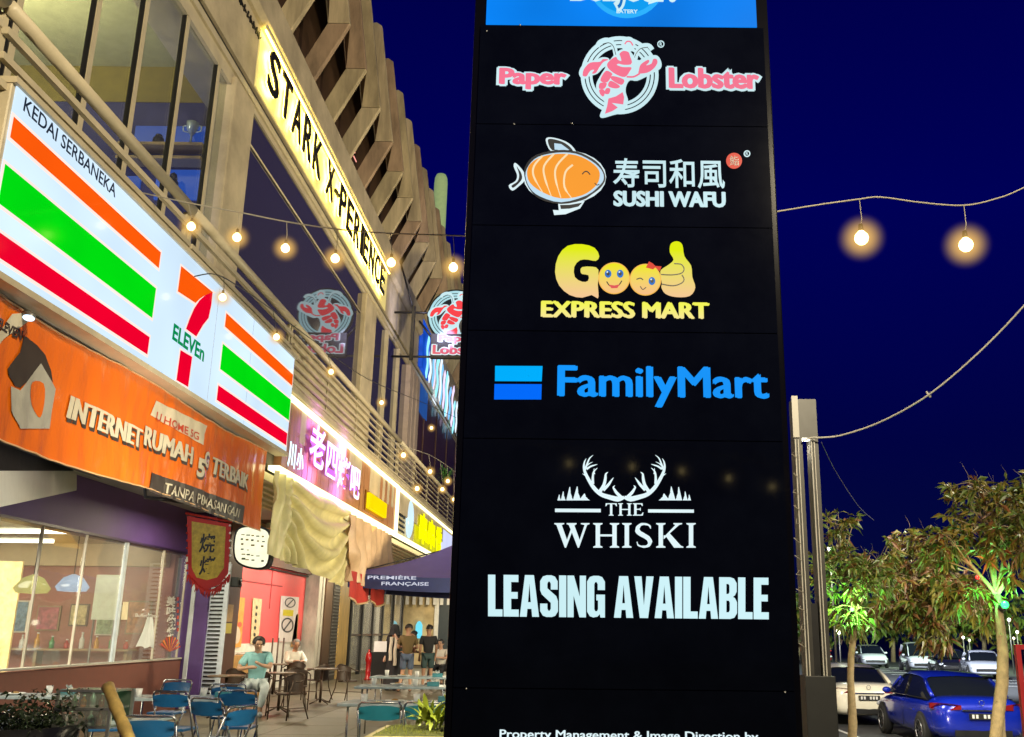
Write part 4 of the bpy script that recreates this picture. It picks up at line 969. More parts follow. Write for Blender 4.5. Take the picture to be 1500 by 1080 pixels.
# ------------------------------------------------------------------ string lights
BULB = glow('warm_bulb', (255, 226, 150), 14, 0); BULBC = glow('warm_filament', (255, 245, 215), 60, 0)
SOCK = mat('bulb_socket', (0.02, 0.018, 0.015), 0.5)
GLOBE = glassmat('amber_globe', (1.0, 0.93, 0.72), 1.0, 0.02, 0.0)
def catmull(pts, k=6):
    n = len(pts); out = []
    for i in range(n - 1):
        p0, p1, p2, p3 = pts[max(0, i - 1)], pts[i], pts[i + 1], pts[min(n - 1, i + 2)]
        for j in range(k):
            t = j / k; out.append(0.5 * ((2 * p1) + (p2 - p0) * t + (2 * p0 - 5 * p1 + 4 * p2 - p3) * t * t + (3 * p1 - p0 - 3 * p2 + p3) * t ** 3))
    out.append(pts[-1]); return out
def soft_halo(name, rgb, st, pw_):
    """lens-glare glow put round a bulb as an added globe: bright where one looks through its middle, thin at the rim"""
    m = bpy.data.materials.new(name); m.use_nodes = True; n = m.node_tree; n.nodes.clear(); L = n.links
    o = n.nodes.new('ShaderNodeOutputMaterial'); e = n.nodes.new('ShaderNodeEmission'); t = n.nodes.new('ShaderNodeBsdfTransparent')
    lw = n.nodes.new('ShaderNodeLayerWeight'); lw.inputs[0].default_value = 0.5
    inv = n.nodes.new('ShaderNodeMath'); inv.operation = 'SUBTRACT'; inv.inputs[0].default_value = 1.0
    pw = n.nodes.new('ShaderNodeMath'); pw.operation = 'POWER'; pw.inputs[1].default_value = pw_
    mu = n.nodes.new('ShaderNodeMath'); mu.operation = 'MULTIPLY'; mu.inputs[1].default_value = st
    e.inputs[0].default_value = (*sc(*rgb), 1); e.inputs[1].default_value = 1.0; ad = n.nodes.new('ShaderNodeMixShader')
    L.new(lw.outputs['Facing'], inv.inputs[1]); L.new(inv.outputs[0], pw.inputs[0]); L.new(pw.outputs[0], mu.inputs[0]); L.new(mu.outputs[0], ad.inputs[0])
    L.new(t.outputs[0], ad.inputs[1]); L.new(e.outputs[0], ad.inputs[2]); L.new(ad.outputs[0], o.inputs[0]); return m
_h = MB(); _h.ball((0, 0, 0), 0.20, 28, 20); HALO_ME = _h.mesh('halo', soft_halo('amber_glare_halo', (255, 200, 110), 0.66, 8.5))  # added glowing ball standing in for the lens glare round each bulb
def string_light(label, wire, bulbs, r=0.05, wm=WIREM, wr=0.007, group=None, halo=True):
    """wire: list of points; bulbs: list of (attachment point, bulb centre)"""
    t = thing('string_light', label, 'string light', tuple(wire[0]))
    MB().tube(catmull([Vector(p) for p in wire]), wr, 6).obj('wire', wm, t)
    for a, c in bulbs:
        a = Vector(a); c = Vector(c)
        o = MB().lathe([(0, -r * .98), (r * .5, -r * .87), (r * .87, -r * .5), (r, 0), (r * .87, r * .5), (r * .5, r * .9), (r * .32, r * 1.15)], (0, 0, 0), 14).mesh('bulb', BULB)
        ob = bpy.data.objects.new('bulb', o); COL.objects.link(ob); ob.parent = t; ob.location = c - wloc(t)
        if halo: h_ = bpy.data.objects.new('halo', HALO_ME); COL.objects.link(h_); h_.parent = ob; h_.scale = (r / 0.05,) * 3
        s_ = MB().cyl((0, 0, r * 1.05), (0, 0, r * 2.1), r * .42, 10, r * .3).obj('socket', SOCK, ob, world=False)
        MB().tube([a, (a + c) / 2 + Vector((0.01, 0, 0)), c + Vector((0, 0, r * 2))], 0.004, 5).obj('drop_cord', wm, t)
    return t
def wb(px, py, px2, py2, Y):   # attachment pixel and bulb pixel at one depth
    return (P(px, py, Y=Y), P(px2, py2, Y=Y))
Yl = lambda x: 9.3 - (x - 215) / 1285 * 1.6
wl = [(205, 282), (275, 297), (350, 311), (420, 325), (495, 336), (572, 342), (664, 345), (690, 347)]
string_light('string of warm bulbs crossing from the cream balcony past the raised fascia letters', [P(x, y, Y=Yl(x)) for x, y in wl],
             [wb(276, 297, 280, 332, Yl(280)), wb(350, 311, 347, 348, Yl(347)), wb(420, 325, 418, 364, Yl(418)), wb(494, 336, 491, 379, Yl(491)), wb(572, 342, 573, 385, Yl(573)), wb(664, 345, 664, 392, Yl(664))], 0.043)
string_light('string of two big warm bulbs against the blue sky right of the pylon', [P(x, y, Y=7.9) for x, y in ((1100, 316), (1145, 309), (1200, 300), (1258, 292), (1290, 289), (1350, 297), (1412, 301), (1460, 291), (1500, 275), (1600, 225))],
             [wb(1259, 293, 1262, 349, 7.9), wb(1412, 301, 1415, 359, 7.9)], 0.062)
XL = -4.1
wl = [(285, 405), (315, 402), (350, 420), (400, 455), (460, 500), (540, 556), (620, 590), (668, 612)]
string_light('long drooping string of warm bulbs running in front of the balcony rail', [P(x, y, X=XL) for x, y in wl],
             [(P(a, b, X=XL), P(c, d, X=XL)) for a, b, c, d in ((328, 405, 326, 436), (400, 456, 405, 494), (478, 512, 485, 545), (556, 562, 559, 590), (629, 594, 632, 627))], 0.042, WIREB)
XL = -3.7
wl = [(560, 640), (596, 655), (632, 668), (660, 686), (674, 698)]
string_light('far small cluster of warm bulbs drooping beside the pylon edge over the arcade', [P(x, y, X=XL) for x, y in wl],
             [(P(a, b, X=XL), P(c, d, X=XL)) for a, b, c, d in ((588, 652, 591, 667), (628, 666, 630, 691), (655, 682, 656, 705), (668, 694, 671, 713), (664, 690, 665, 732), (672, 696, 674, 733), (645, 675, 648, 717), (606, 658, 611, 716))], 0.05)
string_light('row of warm bulbs behind the viewer mirrored as faint dots in the black pylon', [(-1.5, -3, 4.5), (0.0, -3, 4.25), (2.0, -3, 4.2), (4, -3, 4.0), (6, -3, 4.2)],
             [((x, -3, z + .15), (x, -3, z)) for x, z in ((-.05, 4.04), (.9, 4.0), (1.65, 3.94), (2.35, 3.84), (3.0, 3.72))], 0.028, halo=False)
# ------------------------------------------------------------------ lamp post and cable
lp = thing('lamp_post', 'slim twin-bladed grey lamp post with pale lit edges just right of the pylon', 'lamp post', (2.5, 10.1, 0))
LPM = mat('post_grey_paint', (0.04, 0.038, 0.033), 0.4, var=0.15); 
LPE = mat('post_pale_edge', (0.5, 0.48, 0.42), 0.4)
xl, xr = P(1163, 640, Y=10).x, P(1198, 640, Y=10).x
MB().box((xl, 10.0, 3.60), (xr, 10.16, 4.02)).obj('head', LPM, lp)
MB().box((xl - 0.01, 9.98, 3.60), (xl + 0.055, 9.998, 4.05)).obj('head_edge', LPE, lp)
for x_ in (xl, xr - 0.085):
    MB().box((x_, 10.0, 1.15), (x_ + 0.085, 10.16, 3.598)).obj('blade', LPM, lp)
    for e in (0.004, 0.034): MB().box((x_ + e, 9.985, 1.2), (x_ + e + 0.010, 9.999, 3.58)).obj('blade_edge', LPE, lp)
MB().box((xl + 0.09, 10.04, 1.2), (xr - 0.09, 10.10, 1.9)).obj('blade_spacer', BLACKM, lp)
bevel(MB().box((xl - 0.02, 9.96, 0), (xr + 0.03, 10.22, 1.2)).obj('base', mat('post_base_black', (0.008, 0.009, 0.009), 0.5), lp), 0.008)
MB().lathe([(0, 3.583), (0.045, 3.583), (0.05, 3.598)], ((xl + xr) / 2, 10.07, 0), 18).obj('lens', glow('post_lens', (255, 250, 225), 9, 0), lp)
lamp('post_lamp', 'SPOT', ((xl + xr) / 2, 10.07, 3.57), 40, (1, 0.93, 0.75), 0.04, ((xl + xr) / 2, 10.07, 0), 140)
for i in range(12):
    z_ = 3.4 - i * 0.17 + random.uniform(-.03, .03)
    MB().tube([(xl - 0.02, 9.97, z_), (xl - random.uniform(.03, .07), 9.95, z_ - random.uniform(-.02, .06)), (xl + 0.01, 9.96, z_ - .05)], 0.004, 5).obj('cable_tie', WIREM, lp)
t = thing('overhead_cable', 'bare pale cable sweeping from the lamp post up to the right edge of the sky', 'cable', tuple(P(1180, 640, Y=9.9)))
pts = [P(x, y, Y=Y_) for x, y, Y_ in ((1176, 646, 9.95), (1190, 641, 9.93), (1205, 641, 9.9), (1235, 637, 9.8), (1290, 618, 9.5), (1358, 580, 9.1), (1430, 520, 8.7), (1500, 448, 8.3), (1600, 330, 7.7))]
MB().tube(catmull(pts), [0.011] * 49 if False else 0.009, 7).obj('cable', mat('pale_cable', (0.6, 0.58, 0.52), 0.5), t)
c = P(1360, 578, Y=9.1); MB().tube([c + Vector((-.02, 0, .03)), c, c + Vector((.02, 0, -.03))], 0.010, 6).obj('clip', LPE, t)
t = thing('thin_cable', 'thin slack cable dropping from the lamp post towards the tree', 'cable', tuple(P(1203, 648, Y=10)))
MB().tube(catmull([P(1203, 648, Y=10), P(1225, 692, Y=11), P(1258, 742, Y=13), P(1280, 762, Y=15)]), 0.004, 5).obj('cable', mat('dark_cable', (0.1, 0.1, 0.16), 0.6), t)

# ------------------------------------------------------------------ hanging emblem sign, neon strokes, flue
hs = thing('projecting_sign', 'lit red lobster emblem sign with pale ring projecting from the upper facade', 'sign', (-3.6, 27, 9.4))
HP = Plane3((0, 26.9, 0), (1, 0, 0), (0, 0, 1)); hk = 0.78 / 440
hc = P(667, 463, Y=26.9)
hm = lambda x, y: (hc.x + (x - 522) * hk, hc.z - (y - 545) * hk)
R_ = hs
MB().cyl((hc.x, 27.0, hc.z), (hc.x, 26.905, hc.z), 0.83, 40).obj('round_backing', BLACKM, hs)
lobster(Plane3((0, 26.89, 0), (1, 0, 0), (0, 0, 1)), hm, hs, G_CYANW, glow('sign_lobster_red', (240, 66, 72), 1.1), glow('lit_ring_pale', (176, 222, 230), 1.0))
hb = P(636, 522, Y=26.9)
o = MB().box((hb.x - 0.12, 26.88, hb.z - 0.05), (hb.x + 1.6, 27.05, hb.z + 0.68)).obj('name_box', BLACKM, hs)
HN = Plane3((0, 26.875, 0), (1, 0, 0), (0, 0, 1))
for s_, x0, x1, z0 in (('Paper', .12, 1.2, .38), ('Lobster', -.04, 1.45, .06)):
    HN.text(s_, hb.x + x0, hb.z + z0, hb.x + x1, hb.z + z0 + .27, 'lettering_outline', G_WHT, hs, 0.0, 0.004, off=0.02, outline=0.05, fat=0.11)
    HN.text(s_, hb.x + x0, hb.z + z0, hb.x + x1, hb.z + z0 + .27, 'lettering', glow('sign_pink_letters', (226, 96, 120), 1), hs, 0.006, 0.004, off=0.02, fat=0.05)
for z_ in (hb.z + 1.35, hb.z - 0.0): MB().tube([(XF, 26.97, z_), (hb.x + 0.1, 26.97, z_)], 0.035, 6).obj('arm', BLACKM, hs)
MB().box((-4.78, 26.92, hb.z - .1), (-4.68, 27.02, hb.z + 1.55)).obj('upright', BLACKM, hs)
MB().tube([(-4.73, 26.97, hb.z + 1.4), (-5.2, 26.97, hb.z + 2.9)], 0.03, 6).obj('stay', BLACKM, hs)
MB().tube([(-4.55, 26.97, hb.z + 1.1), (hb.x - 0.05, 26.97, hb.z + 0.5)], 0.035, 6).obj('brace', BLACKM, hs)
ns = thing('neon_wall_sign', 'bright cyan and white neon strokes on the far fascia below the projecting emblem sign', 'sign', (-5.1, 38, 10.2))
NF = Plane3((-5.12, 0, 0), (0, 1, 0), (0, 0, 1))
rr = random.Random(3)
MB().box((-5.28, 31.5, 10.25), (-5.16, 33.6, 11.9)).obj('blue_panel', glow('deep_blue_panel', (24, 80, 200), 1.0, 0.3, 2), ns)
yy = 32.4
for i in range(15):
    wd = rr.uniform(.35, .8); z0 = 10.0 + rr.uniform(0, .25) - i * .02; z1 = 11.6 + rr.uniform(-.2, .35) - i * .03
    c_ = ((150, 232, 255), (224, 240, 255), (120, 190, 245), (236, 214, 250))[i % 4]
    pg = strokepoly(smoothpoly([(yy, z0), (yy + wd * .6, (z0 * 2 + z1) / 3), (yy + wd * .1, (z0 + z1 * 2) / 3), (yy + wd * .8, z1)], 4, False), .26)
    NF.flat('neon_stroke', fillmesh([pg]), glow('neon_stroke_%d' % (i % 4), c_, 1.3), ns, 0.02 * (i % 3), 0.03)
    yy += wd + .12
lamp('neon_spill', 'AREA', (-4.4, 36, 10.6), 40, (0.5, 0.65, 1.0), 1.0, (-5.3, 36, 12), sy=3)
fl = thing('rooftop_flue', 'pale green round-topped pipe standing above the far roofline', 'pipe', (-6.7, 45, 16))
c = P(652, 262, Y=45); rf_ = 0.34
MB().lathe([(rf_, 15.5), (rf_, c.z - .3), (rf_ * .93, c.z), (rf_ * .7, c.z + .2), (0, c.z + .28)], (c.x - .2, 45, 0), 18).obj('pipe', mat('pale_green_glow', (0.50, 0.60, 0.30), 0.5, em=0.42, emcol=(0.42, 0.60, 0.24)), fl)  # lit look of the pipe put in as its own emission

# ------------------------------------------------------------------ cloths, small hanging signs, umbrella
def cloth(name, label, cat, fn, nu, nv, m):
    o0 = fn(0, 0); mb = MB(); mb.grid(fn, nu, nv)
    o = mb.obj(name, m, loc=Vector(o0)); return tag(o, label, cat)
CLY = mat('mustard_satin', (0.74, 0.66, 0.32), 0.45, var=0.2, nscale=2, bump=0.2, bscale=12)
CLP = mat('peach_satin', (0.56, 0.38, 0.22), 0.5, var=0.2, nscale=2, bump=0.2, bscale=12)
def swag(a, b):
    y = 14.45 + 4.95 * a
    top = 3.90; bot = 2.66 - 0.25 * a
    z = top + (bot - top) * b
    # festoon folds: contour lines hang from the two upper corners
    c = max(-1, min(1, (a - .58) / .5)); q_ = b / (0.22 + 0.78 * (1 - c * c)) 
    k_ = min(1, max(0, (a - .12) / .12)); f = (1 - k_) * math.sin(a * 90 + b * 3) * .8 + k_ * math.sin(q_ * 19 + .9 * noise.noise(Vector((a * 3, b * 3, 0))))
    f = (abs(f) ** .7) * (1 if f > 0 else -1)
    fold = 0.075 * f / (1 + max(0, q_ - 1.6) * 2) + 0.04 * noise.noise(Vector((a * 5, b * 5, 2))) + .10 * math.sin(math.pi * b) * math.sin(math.pi * a)
    return Vector((-4.50 + fold, y, z))
cloth('draped_cloth', 'mustard satin cloth swagged in deep folds under the timber signboard', 'cloth', swag, 150, 160, CLY)
def swag2(a, b):
    y = 19.3 + 4.9 * a; top = 3.84; bot = 2.62 + 0.25 * math.sin(a * 5 + 1) * .5 - (.22 if a < .35 else 0) * b
    return Vector((-4.45 + 0.085 * math.sin(a * 52 + 2.5 * math.sin(b * 3 + a * 8)) * (.4 + b) + 0.06 * noise.noise(Vector((a * 9, b * 4, 7))), y, top + (bot - top) * b))
cloth('hanging_cloth', 'peach satin cloth hanging in narrow vertical pleats right of the mustard swag', 'cloth', swag2, 150, 24, CLP)
RC = mat('red_cloth', (0.42, 0.03, 0.02), 0.6, var=0.2)
for i_, (ya, yb, lab) in enumerate(((19.6, 21.4, 'red pennant cloth with pale hem hanging below the peach drape, nearer one'), (21.7, 23.2, 'red pennant cloth with pale hem hanging below the peach drape, farther one'))):
    t = thing('pennant', lab, 'pennant', (-4.4, ya, 2.7))
    MB().grid(lambda a, b: Vector((-4.40 + .04 * math.sin(a * 9), ya + (yb - ya) * a, 2.72 - (0.52 + .1 * math.sin(a * 3.1)) * b)), 16, 6).obj('cloth', RC, t)
    MB().tube([Vector((-4.39 + .04 * math.sin(a / 16 * 9), ya + (yb - ya) * a / 16, 2.72 - (0.52 + .1 * math.sin(a / 16 * 3.1)))) for a in range(17)], 0.022, 6).obj('hem', CLP, t)

vb = thing('vertical_banner', 'small red and gold fringed pennant with two black brush characters', 'banner', (-5.2, 14, 2.1))
VY = 14.0
va, vz = P(273, 755, Y=VY), P(337, 768, Y=VY); vbm = P(303, 866, Y=VY)
VP_ = Plane3((0, VY, 0), (1, 0, 0), (0, 0, 1))
def vq(px, py): v = P(px, py, Y=VY); return (v.x, v.z)
REDB = mat('banner_red', (0.40, 0.015, 0.01), 0.6); GOLD = mat('banner_gold', (0.42, 0.30, 0.03), 0.5, var=0.35, nscale=14)
VP_.flat('red_border', fillmesh([[vq(*p) for p in ((274, 756), (338, 768), (334, 840), (322, 856), (303, 864), (284, 856), (276, 845))]]), REDB, vb, 0.0, 0.01)
VP_.flat('gold_field', fillmesh([[vq(*p) for p in ((281, 764), (331, 772), (328, 832), (318, 846), (303, 850), (288, 846), (281, 832))]]), GOLD, vb, 0.004, 0.003)
for ch, y0_, y1_ in (('烧', 782, 810), ('烤', 815, 843)):
    a = vq(291, y1_); b = vq(317, y0_)
    VP_.text(ch, a[0], a[1], b[0], b[1], 'brush_character', mat('brush_black', (0.01, 0.01, 0.01), 0.5), vb, 0.008, 0.003, off=0.02)
for i in range(26):
    a_ = i / 25; px = 276 + 60 * a_; py = 842 + 22 * math.sin(math.pi * a_)
    c = P(px, py, Y=VY - .01)
    MB().tube([c, c + Vector((rr.uniform(-.02, .02), -.01, -.05)), c + Vector((rr.uniform(-.03, .03), 0, -.09 - rr.uniform(0, .03)))], [0.018, 0.014, 0.004], 5).obj('fringe', REDB, vb)
for s_ in (0, 1):
    for i in range(7):
        c = P(274 + 63 * s_, 770 + i * 11, Y=VY - .005); MB().ball(c, 0.018, 6, 5).obj('tassel', REDB if s_ == 0 else WHITE, vb)
MB().tube([P(272, 752, Y=VY), P(340, 765, Y=VY)], 0.018, 8).obj('rod', REDB, vb)
MB().tube([P(305, 759, Y=VY), (P(305, 759, Y=VY).x, VY, 4.18)], 0.006, 5).obj('cord', BLACKM, vb)
rb = thing('rounded_lightbox', 'small rounded-square lit menu lightbox with dark surround beside the red pennant', 'sign', (-4.9, 15, 2.5))
RBm = Plane3((0, 15.0, 0), (1, 0, 0), (0, 0, 1))
def rq(px, py): v = P(px, py, Y=15.0); return (v.x, v.z)
ol = smoothpoly([(350, 776), (372, 773), (392, 780), (394, 805), (388, 829), (365, 830), (347, 820), (344, 798)], 4)
RBm.flat('case', fillmesh([[rq(*p) for p in ol]], 0.03), BLACKM, rb, -0.01, 0.18)
RBm.flat('lit_face', fillmesh([[rq(*p) for p in ol]]), glow('cream_lightbox', (250, 250, 214), 1.15, .1, 8), rb, 0.0, 0.005)
for i in range(6):
    for j in range(5):
        if rr.random() < .8:
            c0 = rq(352 + j * 7.5 + rr.uniform(0, 2), 784 + i * 7.2 + j * .8)
            w_ = rr.uniform(.03, .06); h_ = rr.uniform(.012, .03)
            RBm.flat('menu_print', fillmesh([[c0, (c0[0] + w_, c0[1]), (c0[0] + w_, c0[1] + h_), (c0[0], c0[1] + h_)]]), mat('menu_green', (0.12, 0.16, 0.05), 0.5) if (i + j) % 2 else mat('menu_amber', (0.45, 0.32, 0.04), 0.5), rb, 0.003, 0.002)
MB().tube([(-4.9, 15.05, 3.1), (-4.9, 15.05, 3.8)], 0.015, 6).obj('stem', BLACKM, rb)

um = thing('parasol', 'large square navy parasol with lettered valance shading the walkway', 'parasol', (-2.55, 22.0, 0))
UX, UY, UZ, hw = -2.6, 23.0, 2.62, 2.13
NVY = mat('navy_canvas', (0.13, 0.105, 0.38), 0.75, var=0.1, bump=0.15, bscale=50); NVD = mat('navy_valance', (0.035, 0.05, 0.17), 0.75)
apex = Vector((UX, UY, UZ + 1.0))
cor = [Vector((UX + a * hw, UY + b * hw, UZ + 0.14)) for a, b in ((-1, -1), (1, -1), (1, 1), (-1, 1))]
for i in range(4):
    a, b = cor[i], cor[(i + 1) % 4]
    MB().grid(lambda u, v: (a.lerp(b, u)).lerp(apex, v) - Vector((0, 0, 0.10 * math.sin(math.pi * u) * (1 - v) + .12 * math.sin(math.pi * v))), 12, 8).obj('canopy', NVY, um)
    MB().grid(lambda u, v: a.lerp(b, u) - Vector((0, 0, 0.10 * math.sin(math.pi * u) + 0.30 * v)) + Vector((0, -0.02 * math.sin(u * 18) * v, 0)), 30, 2).obj('valance', NVD, um)
    MB().tube([a - Vector((0, 0, .03)), apex - Vector((0, 0, .1))], 0.015, 6).obj('rib', BLACKM, um)
MB().cyl((UX, UY, 0), (UX, UY, UZ + 1.0), 0.035, 12).obj('pole', GREYM, um)
bevel(MB().box((UX - .35, UY - .35, 0), (UX + .35, UY + .35, .1)).obj('base', BLACKM, um), .02)
VL = Plane3((0, cor[0].y - 0.035, 0), (1, 0, 0), (0, 0, 1))
VL.text('PREMIÈRE', cor[0].x + .42, UZ + .00, cor[0].x + 1.45, UZ + .09, 'lettering', glow('valance_print_white', (225, 228, 245), .8), um, 0.0, 0.002, off=0.02)
VL.text('FRANÇAISE', cor[0].x + .72, UZ - .14, cor[0].x + 1.72, UZ - .05, 'lettering', glow('valance_print_white', (0, 0, 0)), um, 0.0, 0.002, off=0.02)

# ------------------------------------------------------------------ people
def skin(verts, edges, root, m, name, parent, sub=2):
    """one continuous tapering surface grown over a skeleton; verts: list of (pos, radius)"""
    me = bpy.data.meshes.new(name); me.from_pydata([v[0] for v in verts], edges, [])
    o = bpy.data.objects.new(name, me); COL.objects.link(o)
    md = o.modifiers.new('s', 'SKIN'); md.use_smooth_shade = True
    lay = me.skin_vertices[0].data if me.skin_vertices else None
    if lay is None:
        bm = bmesh.new(); bm.from_mesh(me); bm.verts.layers.skin.verify(); bm.to_mesh(me); bm.free(); lay = me.skin_vertices[0].data
    for i, v in enumerate(verts):
        r = v[1]; lay[i].radius = (r, r) if not isinstance(r, tuple) else r
        lay[i].use_root = (i == root)
    ms = o.modifiers.new('u', 'SUBSURF'); ms.levels = sub; ms.render_levels = sub
    bpy.context.view_layer.update()
    new = bpy.data.meshes.new_from_object(o.evaluated_get(bpy.context.evaluated_depsgraph_get()))
    bpy.data.objects.remove(o); bpy.data.meshes.remove(me)
    new.materials.clear(); new.materials.append(m); new.name = name
    for p in new.polygons: p.use_smooth = True
    ob = bpy.data.objects.new(name, new); COL.objects.link(ob); ob.parent = parent; return ob
SKIN = mat('skin_tone', (0.50, 0.30, 0.20), 0.5, var=0.06); SKIN2 = mat('skin_tone_deep', (0.36, 0.20, 0.12), 0.5, var=0.06)
HAIR = mat('black_hair', (0.012, 0.009, 0.008), 0.45, var=0.2, bump=0.4, bscale=90)
EYE = mat('eye_dark', (0.02, 0.015, 0.012), 0.3, var=0)
def person(label, loc, rz, J, shirt, pants, shoes, skinm=SKIN, sleeve=0.55, shorts=False, hair=HAIR, dress=None, hijab=None, look=(0, 1, 0)):
    """J: dict of joints (local, person faces +y). one continuous body; clothes and hair are children"""
    t = thing('person', label, 'person', loc, rz)
    j = {k: Vector(v) for k, v in J.items()}
    V = []; idx = {}
    def a(k, r, p=None): idx[k] = len(V); V.append((tuple(p if p is not None else j[k]), r))
    a('pelvis', (.135, .10)); a('waist', (.115, .085)); a('chest', (.145, .10)); a('neckb', (.06, .06)); a('head0', (.055, .06)); a('head1', (.078, .09)); a('head2', (.085, .098)); a('head3', (.055, .07))
    E_ = [('pelvis', 'waist'), ('waist', 'chest'), ('chest', 'neckb'), ('neckb', 'head0'), ('head0', 'head1'), ('head1', 'head2'), ('head2', 'head3')]
    for s in 'LR':
        for k, r in (('sh', .062), ('el', .042), ('wr', .028), ('ha', .036), ('fi', .016)): a(k + s, r)
        for k, r in (('hip', .092), ('kn', .058), ('an', .038), ('he', .042), ('to', .032)): a(k + s, r)
        E_ += [('chest', 'sh' + s), ('sh' + s, 'el' + s), ('el' + s, 'wr' + s), ('wr' + s, 'ha' + s), ('ha' + s, 'fi' + s), ('pelvis', 'hip' + s), ('hip' + s, 'kn' + s), ('kn' + s, 'an' + s), ('an' + s, 'he' + s), ('he' + s, 'to' + s)]
        # separate fingers
        d = (j['fi' + s] - j['ha' + s]).normalized(); side = d.cross(Vector((0, 0, 1)))
        side = side.normalized() if side.length > .1 else Vector((1, 0, 0))
        for q_, off in enumerate((-.024, .024)):
            idx['f%d' % q_ + s] = len(V); V.append((tuple(j['ha' + s] + d * .06 + side * off * 1.3 + Vector((0, 0, -.008))), .0095)); E_.append(('ha' + s, 'f%d' % q_ + s))
    body = skin(V, [(idx[x], idx[y]) for x, y in E_], 0, skinm, 'body', t)
    hc_ = (j['head1'] + j['head2']) / 2; L_ = Vector(look).normalized(); up = (j['head2'] - j['head1']).normalized(); sd = L_.cross(up).normalized()
    # face: nose, eyes, mouth, ears
    mb = MB(); mb.ball(hc_ + L_ * .102 - up * .012, .017, 8, 6, (1, 1, 1.4)); mb.obj('nose', skinm, t, world=False)
    for s_ in (-1, 1):
        MB().ball(hc_ + L_ * .088 + sd * s_ * .034 + up * .018, .011, 8, 6).obj('eye', EYE, t, world=False)
        MB().ball(hc_ + sd * s_ * .092 - up * .01, .026, 8, 6, (.6, .6, 1.1)).obj('ear', skinm, t, world=False)
    MB().ball(hc_ + L_ * .090 - up * .055, .02, 8, 5, (1, .5, .3)).obj('mouth', mat('lip', (0.30, 0.10, 0.08), 0.5), t, world=False)
    # hair cap hugging back and top
    def hairfn(u, v):
        th = u * 2 * math.pi; ph = v * math.pi * 0.56
        dr = Vector((0, 0, 0)) + up * math.cos(ph) + (L_ * math.cos(th) + sd * math.sin(th)) * math.sin(ph)
        front = max(0, dr.dot(L_)); k = 1.0 - .35 * max(0, front) * (v > .55)
        r_ = .113 + .003 * noise.noise(dr * 9)
        return hc_ + up * .018 - L_ * .006 + dr * r_ * k + up * (0.10 if False else 0)
    if hijab is None:
        MB().grid(hairfn, 22, 9).obj('hair', hair, t, world=False)
    def cl(keys, rads, edges, m, name, rootk, pts=None):
        vv = [((tuple(pts[k]) if pts and k in pts else tuple(j[k])), r) for k, r in zip(keys, rads)]
        ii = {k: i for i, k in enumerate(keys)}
        return skin(vv, [(ii[x], ii[y]) for x, y in edges], ii[rootk], m, name, t)
    ex = {'c2': j['chest'].lerp(j['neckb'], .75), 'p2': j['pelvis'] + (j['pelvis'] - j['waist']) * .25}
    for s in 'LR': ex['sl' + s] = j['sh' + s].lerp(j['el' + s], min(1, sleeve * 1.3)) if sleeve < 1 else j['wr' + s].lerp(j['el' + s], .1)
    ks = ['p2', 'waist', 'chest', 'c2', 'shL', 'shR', 'slL', 'slR']; rs_ = [(.155, .12), (.14, .108), (.168, .12), (.085, .08), .083, .083, .07 if sleeve < 1 else .045, .07 if sleeve < 1 else .045]
    es = [('p2', 'waist'), ('waist', 'chest'), ('chest', 'c2'), ('chest', 'shL'), ('chest', 'shR')]
    if sleeve >= 1:
        ks += ['elL', 'elR']; rs_ += [.06, .06]; es += [('shL', 'elL'), ('elL', 'slL'), ('shR', 'elR'), ('elR', 'slR')]
    else: es += [('shL', 'slL'), ('shR', 'slR')]
    cl(ks, rs_, es, shirt, 'shirt' if dress is None else 'robe_top', 'chest', ex)
    if dress is None:
        e2 = {}
        for s in 'LR': e2['en' + s] = j['hip' + s].lerp(j['kn' + s], .92) if shorts else j['an' + s].lerp(j['kn' + s], .08)
        ks = ['pelvis', 'hipL', 'hipR']; rs_ = [(.15, .115), .112, .112]; es = [('pelvis', 'hipL'), ('pelvis', 'hipR')]
        if shorts: ks += ['enL', 'enR']; rs_ += [.092, .092]; es += [('hipL', 'enL'), ('hipR', 'enR')]
        else: ks += ['knL', 'knR', 'enL', 'enR']; rs_ += [.082, .082, .058, .058]; es += [('hipL', 'knL'), ('hipR', 'knR'), ('knL', 'enL'), ('knR', 'enR')]
        cl(ks, rs_, es, pants, 'shorts' if shorts else 'trousers', 'pelvis', e2)
    else:
        n = 24
        def robe(u, v):
            th = u * 2 * math.pi; z = j['waist'].z * (1 - v) + .03 * v; r = .15 + .13 * v + .018 * math.sin(th * 7) * v
            return Vector((j['pelvis'].x + r * math.cos(th), j['pelvis'].y + r * .8 * math.sin(th), z))
        MB().grid(robe, 36, 8).obj('robe', dress, t, world=False)
    if hijab:
        def hj(u, v):
            th = u * 2 * math.pi; dr = (L_ * math.cos(th) + sd * math.sin(th))
            z = .125 * math.cos(v * 1.9) if v < .6 else .125 * math.cos(1.14) - (v - .6) * .55
            r = .125 * math.sin(min(v, .75) * 2.0) + (max(0, v - .75)) * .22
            if math.cos(th) > .55 and .2 < v < .62: r *= .78
            return hc_ + dr * max(r, .004) + up * z
        MB().grid(hj, 28, 14).obj('headscarf', hijab, t, world=False)
    for s in 'LR':
        d = (j['to' + s] - j['he' + s]); f = j['to' + s] + d * .2
        skin([(tuple(j['he' + s] - Vector((0, 0, .005))), .052), (tuple(j['to' + s]), .046), (tuple(f), .03)], [(0, 1), (1, 2)], 0, shoes, 'shoe', t)
    return t
